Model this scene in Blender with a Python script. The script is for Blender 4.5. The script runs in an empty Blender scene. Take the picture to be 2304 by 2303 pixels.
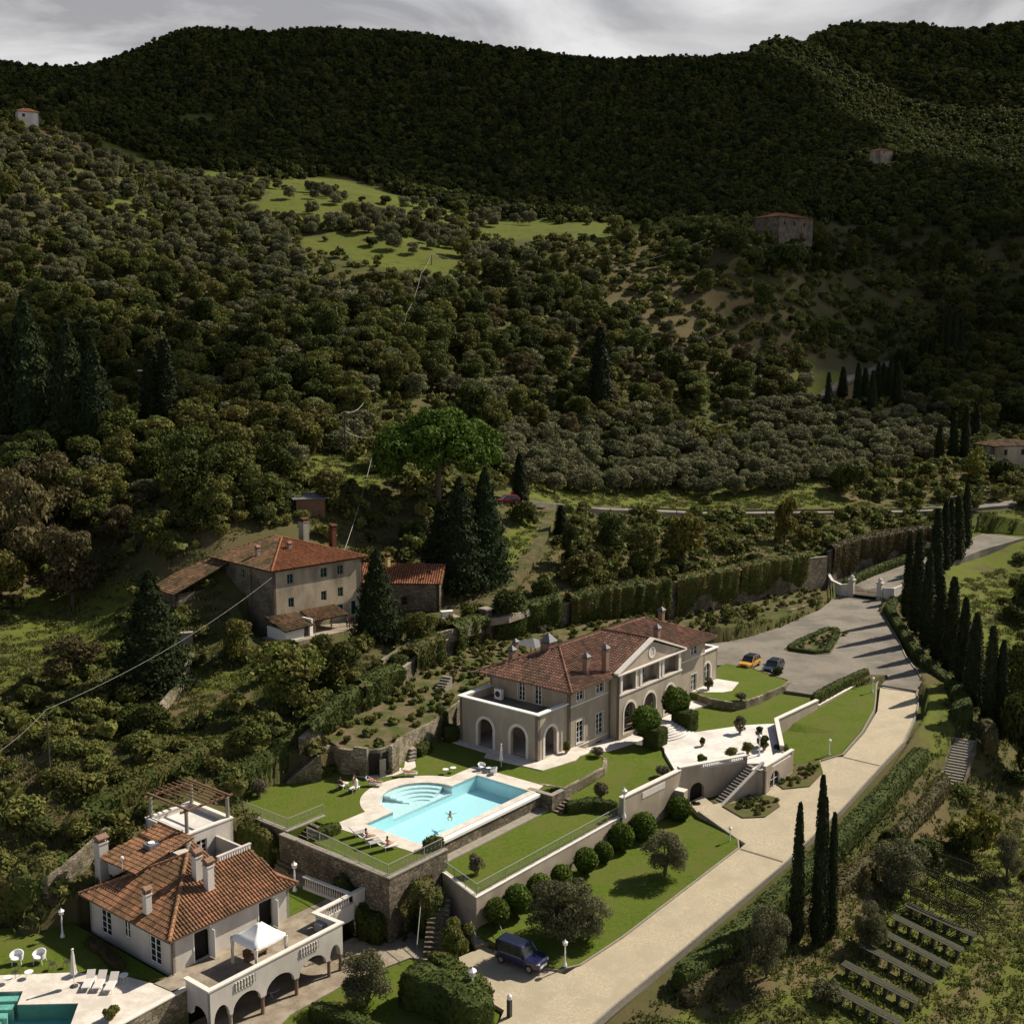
import bpy, math, random
import numpy as np
from mathutils import Vector
from mathutils.geometry import tessellate_polygon
R = math.radians
random.seed(7)
rng = np.random.default_rng(11)
scene = bpy.context.scene
COL = scene.collection
# ------------------------------------------------------------------ camera, sky, sun, exposure
PITCH, CAMZ, FOC = R(8.3), 45.0, 2624.0
cam = bpy.data.cameras.new('camera')
cam.sensor_width = 36.0
cam.lens = 36.0 * FOC / 2304.0
cam.clip_start, cam.clip_end = 1.0, 9000.0
camo = bpy.data.objects.new('camera', cam)
COL.objects.link(camo)
camo.location = (0, 0, CAMZ)
camo.rotation_euler = (R(90) - PITCH, 0, 0)
scene.camera = camo
SUN_AZ = (0.84, 0.54)
SUN_EL = R(42)
_sl = math.hypot(*SUN_AZ)
SUNV = Vector((SUN_AZ[0] / _sl * math.cos(SUN_EL), SUN_AZ[1] / _sl * math.cos(SUN_EL), math.sin(SUN_EL)))
sun = bpy.data.lights.new('sun', 'SUN')
sun.energy = 4.9
sun.angle = R(0.5)
sun.color = (1.0, 0.91, 0.75)
suno = bpy.data.objects.new('sun', sun)
COL.objects.link(suno)
suno.location = (200, 100, 300)
suno.rotation_euler = SUNV.to_track_quat('Z', 'Y').to_euler()
world = bpy.data.worlds.new('World')
scene.world = world
world.use_nodes = True
wn, wl = world.node_tree.nodes, world.node_tree.links
wn.clear()
w_out = wn.new('ShaderNodeOutputWorld')
w_bg = wn.new('ShaderNodeBackground')
w_bg.inputs[1].default_value = 0.05
w_sky = wn.new('ShaderNodeTexSky')
w_sky.sky_type = 'NISHITA'
w_sky.sun_disc = False
w_sky.sun_elevation = SUN_EL
w_sky.sun_rotation = math.atan2(SUN_AZ[0], SUN_AZ[1])
w_tc = wn.new('ShaderNodeTexCoord')
w_map = wn.new('ShaderNodeMapping')
w_map.inputs['Scale'].default_value = (1.0, 1.0, 3.2)
w_map.inputs['Rotation'].default_value = (0.12, 0.1, 0.3)
w_n = wn.new('ShaderNodeTexNoise')
w_n.inputs['Scale'].default_value = 3.4
w_n.inputs['Detail'].default_value = 7
w_n.inputs['Roughness'].default_value = 0.55
w_n.inputs['Distortion'].default_value = 0.5
w_r = wn.new('ShaderNodeValToRGB')
w_r.color_ramp.elements[0].position = 0.40
w_r.color_ramp.elements[0].color = (5.2, 5.15, 5.4, 1)
w_r.color_ramp.elements[1].position = 0.60
w_r.color_ramp.elements[1].color = (11.2, 11.1, 11.1, 1)
w_sep = wn.new('ShaderNodeSeparateXYZ')
w_up = wn.new('ShaderNodeMapRange')
w_up.inputs['From Min'].default_value = 0.24
w_up.inputs['From Max'].default_value = 0.52
w_mix = wn.new('ShaderNodeMixRGB')
wl.new(w_tc.outputs['Generated'], w_map.inputs['Vector'])
wl.new(w_map.outputs[0], w_n.inputs['Vector'])
wl.new(w_n.outputs['Fac'], w_r.inputs['Fac'])
wl.new(w_tc.outputs['Generated'], w_sep.inputs[0])
wl.new(w_sep.outputs['Z'], w_up.inputs['Value'])
wl.new(w_up.outputs[0], w_mix.inputs['Fac'])
wl.new(w_r.outputs['Color'], w_mix.inputs[1])
wl.new(w_sky.outputs['Color'], w_mix.inputs[2])
wl.new(w_mix.outputs['Color'], w_bg.inputs[0])
wl.new(w_bg.outputs[0], w_out.inputs[0])
scene.view_settings.view_transform = 'Standard'
scene.view_settings.look = 'None'
scene.view_settings.exposure = 0.55
scene.view_settings.gamma = 1.0
scene.render.engine = 'CYCLES'
scene.cycles.max_bounces = 5
scene.cycles.diffuse_bounces = 2
scene.cycles.transparent_max_bounces = 8
# ------------------------------------------------------------------ the estate's own axes: a runs along the villa front, b into the hill
A0 = R(51)
CU, SU = math.cos(A0), math.sin(A0)
def W(a, b, z=0.0):
 return Vector((a * CU - b * SU, a * SU + b * CU, z))
def AB(x, y):
 return (x * CU + y * SU, -x * SU + y * CU)
_cp, _sp = math.cos(PITCH), math.sin(PITCH)
def ray(px, py):
 u = (px - 1152) / FOC; v = (1151.5 - py) / FOC
 return (u, _cp + v * _sp, -_sp + v * _cp)
def on_plane(px, py, z):
 d = ray(px, py); t = (z - CAMZ) / d[2]
 return (d[0] * t, d[1] * t)
# ------------------------------------------------------------------ materials
MATS = {}
def mk(name, c1, c2=None, scale=4.0, rough=0.85, bump=0.0, bscale=25.0, spec=0.25, detail=5, coords='pos',
  tone=None, rand=0.0, c3=None, s3=0.4, trans=0.0, metal=0.0, stretch=None, lo=0.35, hi=0.65):
 m = bpy.data.materials.new(name); m.use_nodes = True
 n, l = m.node_tree.nodes, m.node_tree.links
 p = n['Principled BSDF']
 p.inputs['Roughness'].default_value = rough
 p.inputs['Specular IOR Level'].default_value = spec
 p.inputs['Metallic'].default_value = metal
 c2 = c2 or tuple(x * 0.8 for x in c1)
 if coords == 'pos':
  co = n.new('ShaderNodeNewGeometry').outputs['Position']
 else:
  co = n.new('ShaderNodeTexCoord').outputs['Object']
 if stretch:
  mp = n.new('ShaderNodeMapping'); mp.inputs['Scale'].default_value = stretch
  l.new(co, mp.inputs['Vector']); co = mp.outputs[0]
 def noise(s, d=detail):
  t = n.new('ShaderNodeTexNoise'); t.inputs['Scale'].default_value = s; t.inputs['Detail'].default_value = d
  t.inputs['Roughness'].default_value = 0.65
  l.new(co, t.inputs['Vector']); return t.outputs['Fac']
 def ramp(fac, ca, cb, a=lo, b=hi):
  r = n.new('ShaderNodeValToRGB'); e = r.color_ramp.elements
  e[0].position, e[1].position = a, b
  e[0].color, e[1].color = (*ca, 1), (*cb, 1)
  l.new(fac, r.inputs['Fac']); return r.outputs['Color']
 col = ramp(noise(scale), c1, c2)
 if c3:
  mx = n.new('ShaderNodeMixRGB'); r = ramp(noise(s3, 3), (0, 0, 0), (1, 1, 1), 0.42, 0.62)
  l.new(r, mx.inputs['Fac']); l.new(col, mx.inputs[1]); mx.inputs[2].default_value = (*c3, 1)
  col = mx.outputs['Color']
 if tone:
  at = n.new('ShaderNodeAttribute'); at.attribute_name = 'tone'
  r = n.new('ShaderNodeValToRGB'); e = r.color_ramp.elements
  while len(e) < len(tone): e.new(0.5)
  for i, cc in enumerate(tone):
   e[i].position = i / (len(tone) - 1); e[i].color = (*cc, 1)
  l.new(at.outputs['Fac'], r.inputs['Fac'])
  mx = n.new('ShaderNodeMixRGB'); mx.blend_type = 'MULTIPLY'; mx.inputs['Fac'].default_value = 1
  l.new(col, mx.inputs[1]); l.new(r.outputs['Color'], mx.inputs[2]); col = mx.outputs['Color']
 if rand:
  oi = n.new('ShaderNodeObjectInfo')
  hs = n.new('ShaderNodeHueSaturation')
  mr = n.new('ShaderNodeMapRange'); mr.inputs['To Min'].default_value = 1 - rand; mr.inputs['To Max'].default_value = 1 + rand
  l.new(oi.outputs['Random'], mr.inputs['Value']); l.new(mr.outputs[0], hs.inputs['Value'])
  mh = n.new('ShaderNodeMapRange'); mh.inputs['To Min'].default_value = 0.5 + rand * 0.04; mh.inputs['To Max'].default_value = 0.5 - rand * 0.06
  mu = n.new('ShaderNodeMath'); mu.operation = 'MULTIPLY'; mu.inputs[1].default_value = 7.31
  fr = n.new('ShaderNodeMath'); fr.operation = 'FRACT'
  l.new(oi.outputs['Random'], mu.inputs[0]); l.new(mu.outputs[0], fr.inputs[0]); l.new(fr.outputs[0], mh.inputs['Value'])
  l.new(mh.outputs[0], hs.inputs['Hue'])
  l.new(col, hs.inputs['Color']); col = hs.outputs['Color']
 l.new(col, p.inputs['Base Color'])
 if bump:
  b = n.new('ShaderNodeBump'); b.inputs['Strength'].default_value = bump; b.inputs['Distance'].default_value = 0.08
  l.new(noise(bscale, 6), b.inputs['Height']); l.new(b.outputs[0], p.inputs['Normal'])
 if trans:
  out = n['Material Output']; tr = n.new('ShaderNodeBsdfTranslucent'); mxs = n.new('ShaderNodeMixShader')
  mxs.inputs[0].default_value = trans
  l.new(col, tr.inputs[0]); l.new(p.outputs[0], mxs.inputs[1]); l.new(tr.outputs[0], mxs.inputs[2])
  l.new(mxs.outputs[0], out.inputs[0])
 MATS[name] = m
 return m
def mk_stone(name, ca, cb, cc, mortar, scale=2.6, bump=0.9, moss=None):
 m = bpy.data.materials.new(name); m.use_nodes = True
 n, l = m.node_tree.nodes, m.node_tree.links
 p = n['Principled BSDF']; p.inputs['Roughness'].default_value = 0.95; p.inputs['Specular IOR Level'].default_value = 0.15
 g = n.new('ShaderNodeNewGeometry'); mp = n.new('ShaderNodeMapping'); mp.inputs['Scale'].default_value = (1, 1, 1.9)
 l.new(g.outputs['Position'], mp.inputs['Vector'])
 nz = n.new('ShaderNodeTexNoise'); nz.inputs['Scale'].default_value = 3; l.new(mp.outputs[0], nz.inputs['Vector'])
 ad = n.new('ShaderNodeMixRGB'); ad.blend_type = 'ADD'; ad.inputs['Fac'].default_value = 0.12
 l.new(mp.outputs[0], ad.inputs[1]); l.new(nz.outputs['Color'], ad.inputs[2])
 v = n.new('ShaderNodeTexVoronoi'); v.inputs['Scale'].default_value = scale; l.new(ad.outputs[0], v.inputs['Vector'])
 v2 = n.new('ShaderNodeTexVoronoi'); v2.feature = 'DISTANCE_TO_EDGE'; v2.inputs['Scale'].default_value = scale; l.new(ad.outputs[0], v2.inputs['Vector'])
 sp = n.new('ShaderNodeSeparateXYZ'); l.new(v.outputs['Color'], sp.inputs[0])
 r = n.new('ShaderNodeValToRGB'); e = r.color_ramp.elements
 e[0].color, e[1].color = (*ca, 1), (*cc, 1); x = e.new(0.5); x.color = (*cb, 1)
 l.new(sp.outputs[0], r.inputs['Fac'])
 r2 = n.new('ShaderNodeValToRGB'); r2.color_ramp.elements[0].position = 0.015; r2.color_ramp.elements[1].position = 0.06
 l.new(v2.outputs['Distance'], r2.inputs['Fac'])
 mx = n.new('ShaderNodeMixRGB'); mx.inputs[1].default_value = (*mortar, 1)
 l.new(r2.outputs['Color'], mx.inputs['Fac']); l.new(r.outputs['Color'], mx.inputs[2])
 n2 = n.new('ShaderNodeTexNoise'); n2.inputs['Scale'].default_value = 0.5; n2.inputs['Detail'].default_value = 6
 l.new(g.outputs['Position'], n2.inputs['Vector'])
 r3 = n.new('ShaderNodeValToRGB'); r3.color_ramp.elements[0].position = 0.4; r3.color_ramp.elements[1].position = 0.7
 l.new(n2.outputs['Fac'], r3.inputs['Fac'])
 m2 = n.new('ShaderNodeMixRGB'); m2.inputs[2].default_value = (*(moss or tuple(x * 0.45 for x in cb)), 1)
 l.new(r3.outputs['Color'], m2.inputs['Fac']); l.new(mx.outputs['Color'], m2.inputs[1])
 l.new(m2.outputs['Color'], p.inputs['Base Color'])
 b = n.new('ShaderNodeBump'); b.inputs['Strength'].default_value = bump; b.inputs['Distance'].default_value = 0.1
 l.new(r2.outputs['Color'], b.inputs['Height']); l.new(b.outputs[0], p.inputs['Normal'])
 MATS[name] = m
 return m
m_lawn = mk('mown_grass', (0.064, 0.102, 0.011), (0.112, 0.152, 0.019), 3.2, 0.95, 0.8, 34, 0.08, c3=(0.110, 0.125, 0.026), s3=0.3, detail=12)
m_lawn2 = mk('rough_grass', (0.060, 0.083, 0.018), (0.105, 0.120, 0.034), 1.3, 0.95, 0.9, 9, 0.08, c3=(0.125, 0.095, 0.05), s3=0.13, detail=9)
m_soil = mk('dry_soil', (0.16, 0.11, 0.075), (0.09, 0.085, 0.035), 1.2, 0.95, 0.8, 9, 0.08, c3=(0.055, 0.075, 0.018), s3=0.5, detail=9)
m_gravel = mk('pale_gravel', (0.40, 0.335, 0.24), (0.56, 0.475, 0.345), 5.0, 0.95, 0.8, 30, 0.1, c3=(0.42, 0.36, 0.26), s3=0.35, detail=14)
m_asph = mk('worn_paving', (0.165, 0.145, 0.12), (0.27, 0.24, 0.20), 4.5, 0.95, 0.5, 30, 0.1, c3=(0.15, 0.135, 0.115), s3=0.18, detail=10)
m_white = mk('white_gravel', (0.60, 0.57, 0.54), (0.75, 0.72, 0.69), 3.0, 0.95, 0.5, 30, 0.1, c3=(0.54, 0.51, 0.48), s3=0.3, detail=10)
m_deck = mk('travertine', (0.56, 0.50, 0.44), (0.68, 0.62, 0.56), 2.2, 0.8, 0.2, 20, 0.2, c3=(0.50, 0.45, 0.39), s3=0.6, detail=9)
m_stucco = mk('beige_render', (0.37, 0.31, 0.245), (0.42, 0.36, 0.29), 0.9, 0.95, 0.25, 14, 0.1, c3=(0.315, 0.265, 0.205), s3=0.35, detail=9, stretch=(1, 1, 0.45))
m_stuccow = mk('off_white_render', (0.54, 0.50, 0.455), (0.60, 0.56, 0.52), 1.0, 0.95, 0.25, 14, 0.1, c3=(0.47, 0.43, 0.385), s3=0.35, detail=9, stretch=(1, 1, 0.45))
m_stuccof = mk('old_stained_render', (0.36, 0.30, 0.215), (0.42, 0.355, 0.26), 0.8, 0.95, 0.5, 7, 0.1, c3=(0.19, 0.16, 0.115), s3=0.22, detail=9, stretch=(1, 1, 0.5))
m_trim = mk('pale_stone_trim', (0.60, 0.55, 0.49), (0.68, 0.63, 0.58), 2, 0.8, 0.15, 20, 0.2)
m_whitep = mk('white_paint', (0.74, 0.73, 0.70), (0.80, 0.79, 0.77), 3, 0.5, 0, 20, 0.4)
m_glass = mk('dark_window_glass', (0.012, 0.016, 0.018), (0.025, 0.03, 0.03), 1, 0.08, 0, 20, 0.6)
m_dark = mk('shade_black', (0.02, 0.017, 0.014), (0.03, 0.025, 0.02), 1, 0.9)  # near-black colour stands in for the shade inside openings
m_metal = mk('pale_railing_metal', (0.25, 0.25, 0.225), (0.30, 0.29, 0.26), 3, 0.5, 0, 20, 0.4)
m_iron = mk('dark_iron', (0.03, 0.03, 0.028), (0.05, 0.045, 0.04), 3, 0.6, 0, 20, 0.4)
m_copper = mk('brown_gutter', (0.09, 0.055, 0.035), (0.12, 0.08, 0.05), 3, 0.6, 0, 20, 0.4)
m_tile_v = mk('villa_roof_tile', (0.235, 0.135, 0.10), (0.18, 0.11, 0.085), 2.0, 0.9, 0.2, 20, 0.1, tone=[(0.35, 0.33, 0.35), (0.75, 0.7, 0.68), (1.35, 1.15, 1.05)], c3=(0.14, 0.095, 0.07), s3=0.3)
m_tile_c = mk('cottage_roof_tile', (0.33, 0.178, 0.108), (0.265, 0.15, 0.095), 2.0, 0.9, 0.2, 20, 0.1, tone=[(0.3, 0.3, 0.3), (0.8, 0.78, 0.75), (1.3, 1.12, 1.0)], c3=(0.19, 0.12, 0.07), s3=0.35)
m_tile_f = mk('new_farmhouse_tile', (0.31, 0.138, 0.072), (0.235, 0.115, 0.066), 2.0, 0.9, 0.2, 20, 0.1, tone=[(0.35, 0.33, 0.33), (0.8, 0.75, 0.72), (1.2, 1.1, 1.0)], c3=(0.25, 0.11, 0.06), s3=0.3)
m_tile_o = mk('old_farmhouse_tile', (0.22, 0.13, 0.085), (0.17, 0.115, 0.075), 2.0, 0.95, 0.3, 20, 0.1, tone=[(0.25, 0.25, 0.25), (0.8, 0.75, 0.7), (1.5, 1.35, 1.2)], c3=(0.10, 0.085, 0.05), s3=0.4)
m_brick = mk('chimney_brick', (0.20, 0.125, 0.09), (0.26, 0.165, 0.12), 5, 0.95, 0.4, 30, 0.1)
m_lead = mk('lead_cap', (0.10, 0.10, 0.115), (0.16, 0.16, 0.17), 3, 0.6, 0, 20, 0.3)
m_wood = mk('weathered_timber', (0.13, 0.075, 0.045), (0.20, 0.12, 0.075), 6, 0.9, 0.3, 30, 0.1)
m_gwood = mk('grey_bleached_timber', (0.036, 0.037, 0.025), (0.072, 0.07, 0.05), 6, 0.9, 0.3, 30, 0.1)
m_conc = mk('concrete', (0.30, 0.27, 0.225), (0.22, 0.20, 0.165), 3, 0.95, 0.3, 20, 0.1)
m_pave = mk('old_brick_paving', (0.27, 0.22, 0.165), (0.18, 0.15, 0.11), 5, 0.95, 0.6, 20, 0.1, c3=(0.33, 0.28, 0.22), s3=0.5)
m_stone = mk_stone('fieldstone', (0.30, 0.245, 0.175), (0.20, 0.165, 0.12), (0.12, 0.10, 0.075), (0.07, 0.06, 0.045), 2.3)
m_stonel = mk_stone('pale_fieldstone', (0.37, 0.315, 0.24), (0.28, 0.235, 0.175), (0.19, 0.16, 0.12), (0.15, 0.125, 0.095), 2.2, moss=(0.09, 0.085, 0.04))
def fol(name, c1, c2, rand=0.25, tr=0.25, scale=0.9, c3=None):
 return mk(name, c1, c2, scale, 0.75, 0, 20, 0.12, coords='obj', rand=rand, trans=tr, detail=3, c3=c3, s3=0.5, lo=0.3, hi=0.7)
m_olive = fol('olive_leaves', (0.098, 0.104, 0.048), (0.152, 0.148, 0.075), 0.30)
m_oak = fol('oak_leaves', (0.040, 0.056, 0.012), (0.072, 0.085, 0.018), 0.38)
m_broad = fol('broad_leaves', (0.064, 0.086, 0.016), (0.115, 0.130, 0.026), 0.40, c3=(0.115, 0.10, 0.03))
m_bush = fol('bush_leaves', (0.085, 0.102, 0.024), (0.150, 0.148, 0.042), 0.38)
m_dark_l = fol('dark_evergreen_leaves', (0.016, 0.026, 0.009), (0.030, 0.044, 0.013), 0.2)
m_cyp = fol('cypress_leaves', (0.016, 0.022, 0.008), (0.030, 0.038, 0.012), 0.2, 0.1)
m_pine = fol('stone_pine_needles', (0.045, 0.080, 0.010), (0.080, 0.125, 0.016), 0.1)
m_topi = fol('clipped_bright_leaves', (0.050, 0.085, 0.012), (0.105, 0.150, 0.022), 0.2)
m_hedge = fol('clipped_hedge_leaves', (0.040, 0.058, 0.014), (0.075, 0.092, 0.022), 0.15)
m_ivy = fol('ivy_leaves', (0.040, 0.062, 0.014), (0.090, 0.110, 0.024), 0.15, c3=(0.11, 0.095, 0.03))
m_russet = fol('russet_leaves', (0.070, 0.060, 0.026), (0.105, 0.085, 0.036), 0.25)
m_yellow = fol('yellow_green_leaves', (0.105, 0.105, 0.018), (0.150, 0.140, 0.028), 0.25)
m_mixh = fol('mottled_hedge_leaves', (0.050, 0.062, 0.020), (0.12, 0.085, 0.045), 0.15, scale=2.0)
m_bark = mk('bark', (0.075, 0.058, 0.042), (0.12, 0.095, 0.07), 4, 0.95, 0.4, 20, 0.1, coords='obj')
# ------------------------------------------------------------------ mesh builder
class MB:
 def __init__(s):
  s.v, s.f, s.t, s.m = [], [], [], []
  s.tone = 0.5; s.mi = 0
 def face(s, pts, tone=None):
  i = len(s.v); s.v.extend([tuple(p) for p in pts]); s.f.append(tuple(range(i, i + len(pts))))
  s.t.append(s.tone if tone is None else tone); s.m.append(s.mi)
 def mesh(s, vs, fs, tone=None):
  i = len(s.v); s.v.extend([tuple(p) for p in vs])
  for f in fs:
   s.f.append(tuple(i + k for k in f)); s.t.append(s.tone if tone is None else tone); s.m.append(s.mi)
 def hexa(s, c):
  s.mesh(c, [(0, 3, 2, 1), (4, 5, 6, 7), (0, 1, 5, 4), (1, 2, 6, 5), (2, 3, 7, 6), (3, 0, 4, 7)])
 def box(s, x0, y0, z0, x1, y1, z1):
  s.hexa([(x0, y0, z0), (x1, y0, z0), (x1, y1, z0), (x0, y1, z0), (x0, y0, z1), (x1, y0, z1), (x1, y1, z1), (x0, y1, z1)])
 def obox(s, o, d, s0, s1, e0, e1, z0, z1, z2=None, z3=None):
  n = (d[1], -d[0]); z2 = z0 if z2 is None else z2; z3 = z1 if z3 is None else z3
  q = lambda u, e, z: (o[0] + d[0] * u + n[0] * e, o[1] + d[1] * u + n[1] * e, z)
  s.hexa([q(s0, e1, z0), q(s1, e1, z2), q(s1, e0, z2), q(s0, e0, z0), q(s0, e1, z1), q(s1, e1, z3), q(s1, e0, z3), q(s0, e0, z1)])
 def prism(s, poly, z0, z1, holes=(), bottom=False):
  fz = z1 if callable(z1) else (lambda a, b: z1)
  gz = z0 if callable(z0) else (lambda a, b: z0)
  loops = [list(poly)] + [list(h) for h in holes]
  flat = [p for lp in loops for p in lp]
  top = [(p[0], p[1], fz(p[0], p[1])) for p in flat]
  tris = tessellate_polygon([[Vector((p[0], p[1], 0)) for p in lp] for lp in loops])
  fs = []
  for t in tris:
   a, b, c = (flat[k] for k in t)
   cr = (b[0] - a[0]) * (c[1] - a[1]) - (b[1] - a[1]) * (c[0] - a[0])
   fs.append(t if cr > 0 else (t[0], t[2], t[1]))
  s.mesh(top, fs)
  if bottom:
   s.mesh([(p[0], p[1], gz(p[0], p[1])) for p in flat], [(f[0], f[2], f[1]) for f in fs])
  for lp in loops:
   for i in range(len(lp)):
    p, q = lp[i], lp[(i + 1) % len(lp)]
    s.face([(p[0], p[1], gz(*p[:2])), (q[0], q[1], gz(*q[:2])), (q[0], q[1], fz(*q[:2])), (p[0], p[1], fz(*p[:2]))])
 def tube(s, pts, rad, n=6, cap=True):
  pts = [Vector(p) for p in pts]
  rad = rad if isinstance(rad, (list, tuple)) else [rad] * len(pts)
  base = len(s.v); up = Vector((0, 0, 1))
  for i, p in enumerate(pts):
   d = (pts[min(i + 1, len(pts) - 1)] - pts[max(i - 1, 0)]).normalized()
   x = d.cross(up)
   if x.length < 0.05: x = d.cross(Vector((1, 0, 0)))
   x.normalize(); y = d.cross(x)
   for k in range(n):
    an = 2 * math.pi * k / n
    s.v.append(tuple(p + (x * math.cos(an) + y * math.sin(an)) * rad[i]))
  for i in range(len(pts) - 1):
   for k in range(n):
    a = base + i * n + k; b = base + i * n + (k + 1) % n
    s.f.append((a, a + n, b + n, b)); s.t.append(s.tone); s.m.append(s.mi)
  if cap:
   s.f.append(tuple(base + k for k in range(n))); s.t.append(s.tone); s.m.append(s.mi)
   s.f.append(tuple(base + (len(pts) - 1) * n + k for k in reversed(range(n)))); s.t.append(s.tone); s.m.append(s.mi)
 def lathe(s, prof, c=(0, 0, 0), n=12):
  base = len(s.v)
  for r, z in prof:
   for k in range(n):
    an = 2 * math.pi * k / n
    s.v.append((c[0] + r * math.cos(an), c[1] + r * math.sin(an), c[2] + z))
  for i in range(len(prof) - 1):
   for k in range(n):
    a = base + i * n + k; b = base + i * n + (k + 1) % n
    s.f.append((a, b, b + n, a + n)); s.t.append(s.tone); s.m.append(s.mi)
  s.f.append(tuple(base + k for k in reversed(range(n)))); s.t.append(s.tone); s.m.append(s.mi)
  s.f.append(tuple(base + (len(prof) - 1) * n + k for k in range(n))); s.t.append(s.tone); s.m.append(s.mi)
 def ball(s, c, r, seg=10, rings=7, sq=(1, 1, 1), jit=0.0):
  vs = [(c[0], c[1], c[2] - r * sq[2])]
  for i in range(1, rings):
   ph = math.pi * i / rings - math.pi / 2
   for k in range(seg):
    an = 2 * math.pi * k / seg; rr = r * (1 + random.uniform(-jit, jit))
    vs.append((c[0] + rr * sq[0] * math.cos(ph) * math.cos(an), c[1] + rr * sq[1] * math.cos(ph) * math.sin(an), c[2] + rr * sq[2] * math.sin(ph)))
  vs.append((c[0], c[1], c[2] + r * sq[2]))
  fs = [(0, 1 + (k + 1) % seg, 1 + k) for k in range(seg)]
  for i in range(rings - 2):
   for k in range(seg):
    a = 1 + i * seg + k; b = 1 + i * seg + (k + 1) % seg
    fs.append((a, b, b + seg, a + seg))
  L = len(vs) - 1
  fs += [(L, L - seg + k, L - seg + (k + 1) % seg) for k in range(seg)]
  s.mesh(vs, fs)
 def wall(s, p0, p1, z0, z1, ops=(), t=0.3, top=True):
  """a wall face from p0 to p1 (outside on the right), with rectangular or arched openings (s0, s1, za, zb, arched)"""
  dx, dy = p1[0] - p0[0], p1[1] - p0[1]; L = math.hypot(dx, dy); d = (dx / L, dy / L); n = (d[1], -d[0])
  q = lambda u, e, z: (p0[0] + d[0] * u - n[0] * e, p0[1] + d[1] * u - n[1] * e, z)
  def topf(o, u):
   if not o[4]: return o[3]
   w = (o[1] - o[0]) / 2; x = (u - o[0] - w) / w
   return o[3] - w + w * math.sqrt(max(0, 1 - x * x))
  br = {0.0, L}
  for o in ops:
   br |= {o[0], o[1]}
   if o[4]:
    w = (o[1] - o[0]) / 2
    for k in range(1, 10): br.add(o[0] + w - w * math.cos(math.pi * k / 10))
  br = sorted(br)
  for e, flip in ((0, False), (t, True)):
   for sa, sb in zip(br, br[1:]):
    if sb - sa < 1e-5: continue
    mid = (sa + sb) / 2
    cov = sorted([o for o in ops if o[0] < mid < o[1]], key=lambda o: o[2])
    la, lb = z0, z0
    for o in cov + [None]:
     ua, ub = (o[2], o[2]) if o else (z1, z1)
     if ua - la > 1e-4 or ub - lb > 1e-4:
      qd = [q(sa, e, la), q(sb, e, lb), q(sb, e, ub), q(sa, e, ua)]
      s.face(qd[::-1] if flip else qd)
     if o: la, lb = topf(o, sa), topf(o, sb)
  for o in ops:
   s.face([q(o[0], 0, o[2]), q(o[0], t, o[2]), q(o[0], t, topf(o, o[0])), q(o[0], 0, topf(o, o[0]))])
   s.face([q(o[1], t, o[2]), q(o[1], 0, o[2]), q(o[1], 0, topf(o, o[1])), q(o[1], t, topf(o, o[1]))])
   s.face([q(o[0], 0, o[2]), q(o[1], 0, o[2]), q(o[1], t, o[2]), q(o[0], t, o[2])])
   us = [u for u in br if o[0] - 1e-6 <= u <= o[1] + 1e-6] if o[4] else [o[0], o[1]]
   for ua, ub in zip(us, us[1:]):
    s.face([q(ua, 0, topf(o, ua)), q(ua, t, topf(o, ua)), q(ub, t, topf(o, ub)), q(ub, 0, topf(o, ub))])
  if top:
   s.face([q(0, 0, z1), q(L, 0, z1), q(L, t, z1), q(0, t, z1)])
   s.face([q(0, 0, z0), q(0, 0, z1), q(0, t, z1), q(0, t, z0)])
   s.face([q(L, t, z0), q(L, t, z1), q(L, 0, z1), q(L, 0, z0)])
 def build(s, name, mat, parent=None, frame='estate', smooth=False, tones=False):
  """frame 'estate': vertices are (a, b, z); 'world': (x, y, z); 'own': already local to the parent"""
  if not s.v: return None
  v = np.array(s.v, dtype=np.float64)
  rot0 = 0.0
  if frame == 'estate':
   v = np.stack([v[:, 0] * CU - v[:, 1] * SU, v[:, 0] * SU + v[:, 1] * CU, v[:, 2]], 1)
  loc = np.zeros(3)
  if frame != 'own':
   if parent is None:
    loc = np.array([(v[:, 0].min() + v[:, 0].max()) / 2, (v[:, 1].min() + v[:, 1].max()) / 2, v[:, 2].min()])
    v = v - loc; rot0 = A0 if frame == 'estate' else 0
    c, q = math.cos(-rot0), math.sin(-rot0)
   else:
    w = world_of(parent); v = v - np.array(w[0]); c, q = math.cos(-w[1]), math.sin(-w[1])
   v = np.stack([v[:, 0] * c - v[:, 1] * q, v[:, 0] * q + v[:, 1] * c, v[:, 2]], 1)
  me = bpy.data.meshes.new(name)
  me.from_pydata(v.tolist(), [], s.f)
  mats = mat if isinstance(mat, (list, tuple)) else [mat]
  for m in mats: me.materials.append(m)
  if len(mats) > 1: me.polygons.foreach_set('material_index', s.m)
  if tones:
   at = me.attributes.new('tone', 'FLOAT', 'FACE'); at.data.foreach_set('value', s.t)
  if smooth: me.polygons.foreach_set('use_smooth', [True] * len(me.polygons))
  me.update()
  o = bpy.data.objects.new(name, me); COL.objects.link(o)
  o.location = loc.tolist(); o.rotation_euler = (0, 0, rot0)
  if parent: o.parent = parent
  return o
def world_of(o):
 if o is None: return ((0, 0, 0), 0.0)
 pl, pr = world_of(o.parent)
 c, q = math.cos(pr), math.sin(pr); x, y, z = o.location
 return ((pl[0] + x * c - y * q, pl[1] + x * q + y * c, pl[2] + z), pr + o.rotation_euler[2])
def tag(o, label=None, cat=None, group=None, kind=None):
 if label: o['label'] = label
 if cat: o['category'] = cat
 if group: o['group'] = group
 if kind: o['kind'] = kind
 return o
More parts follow.
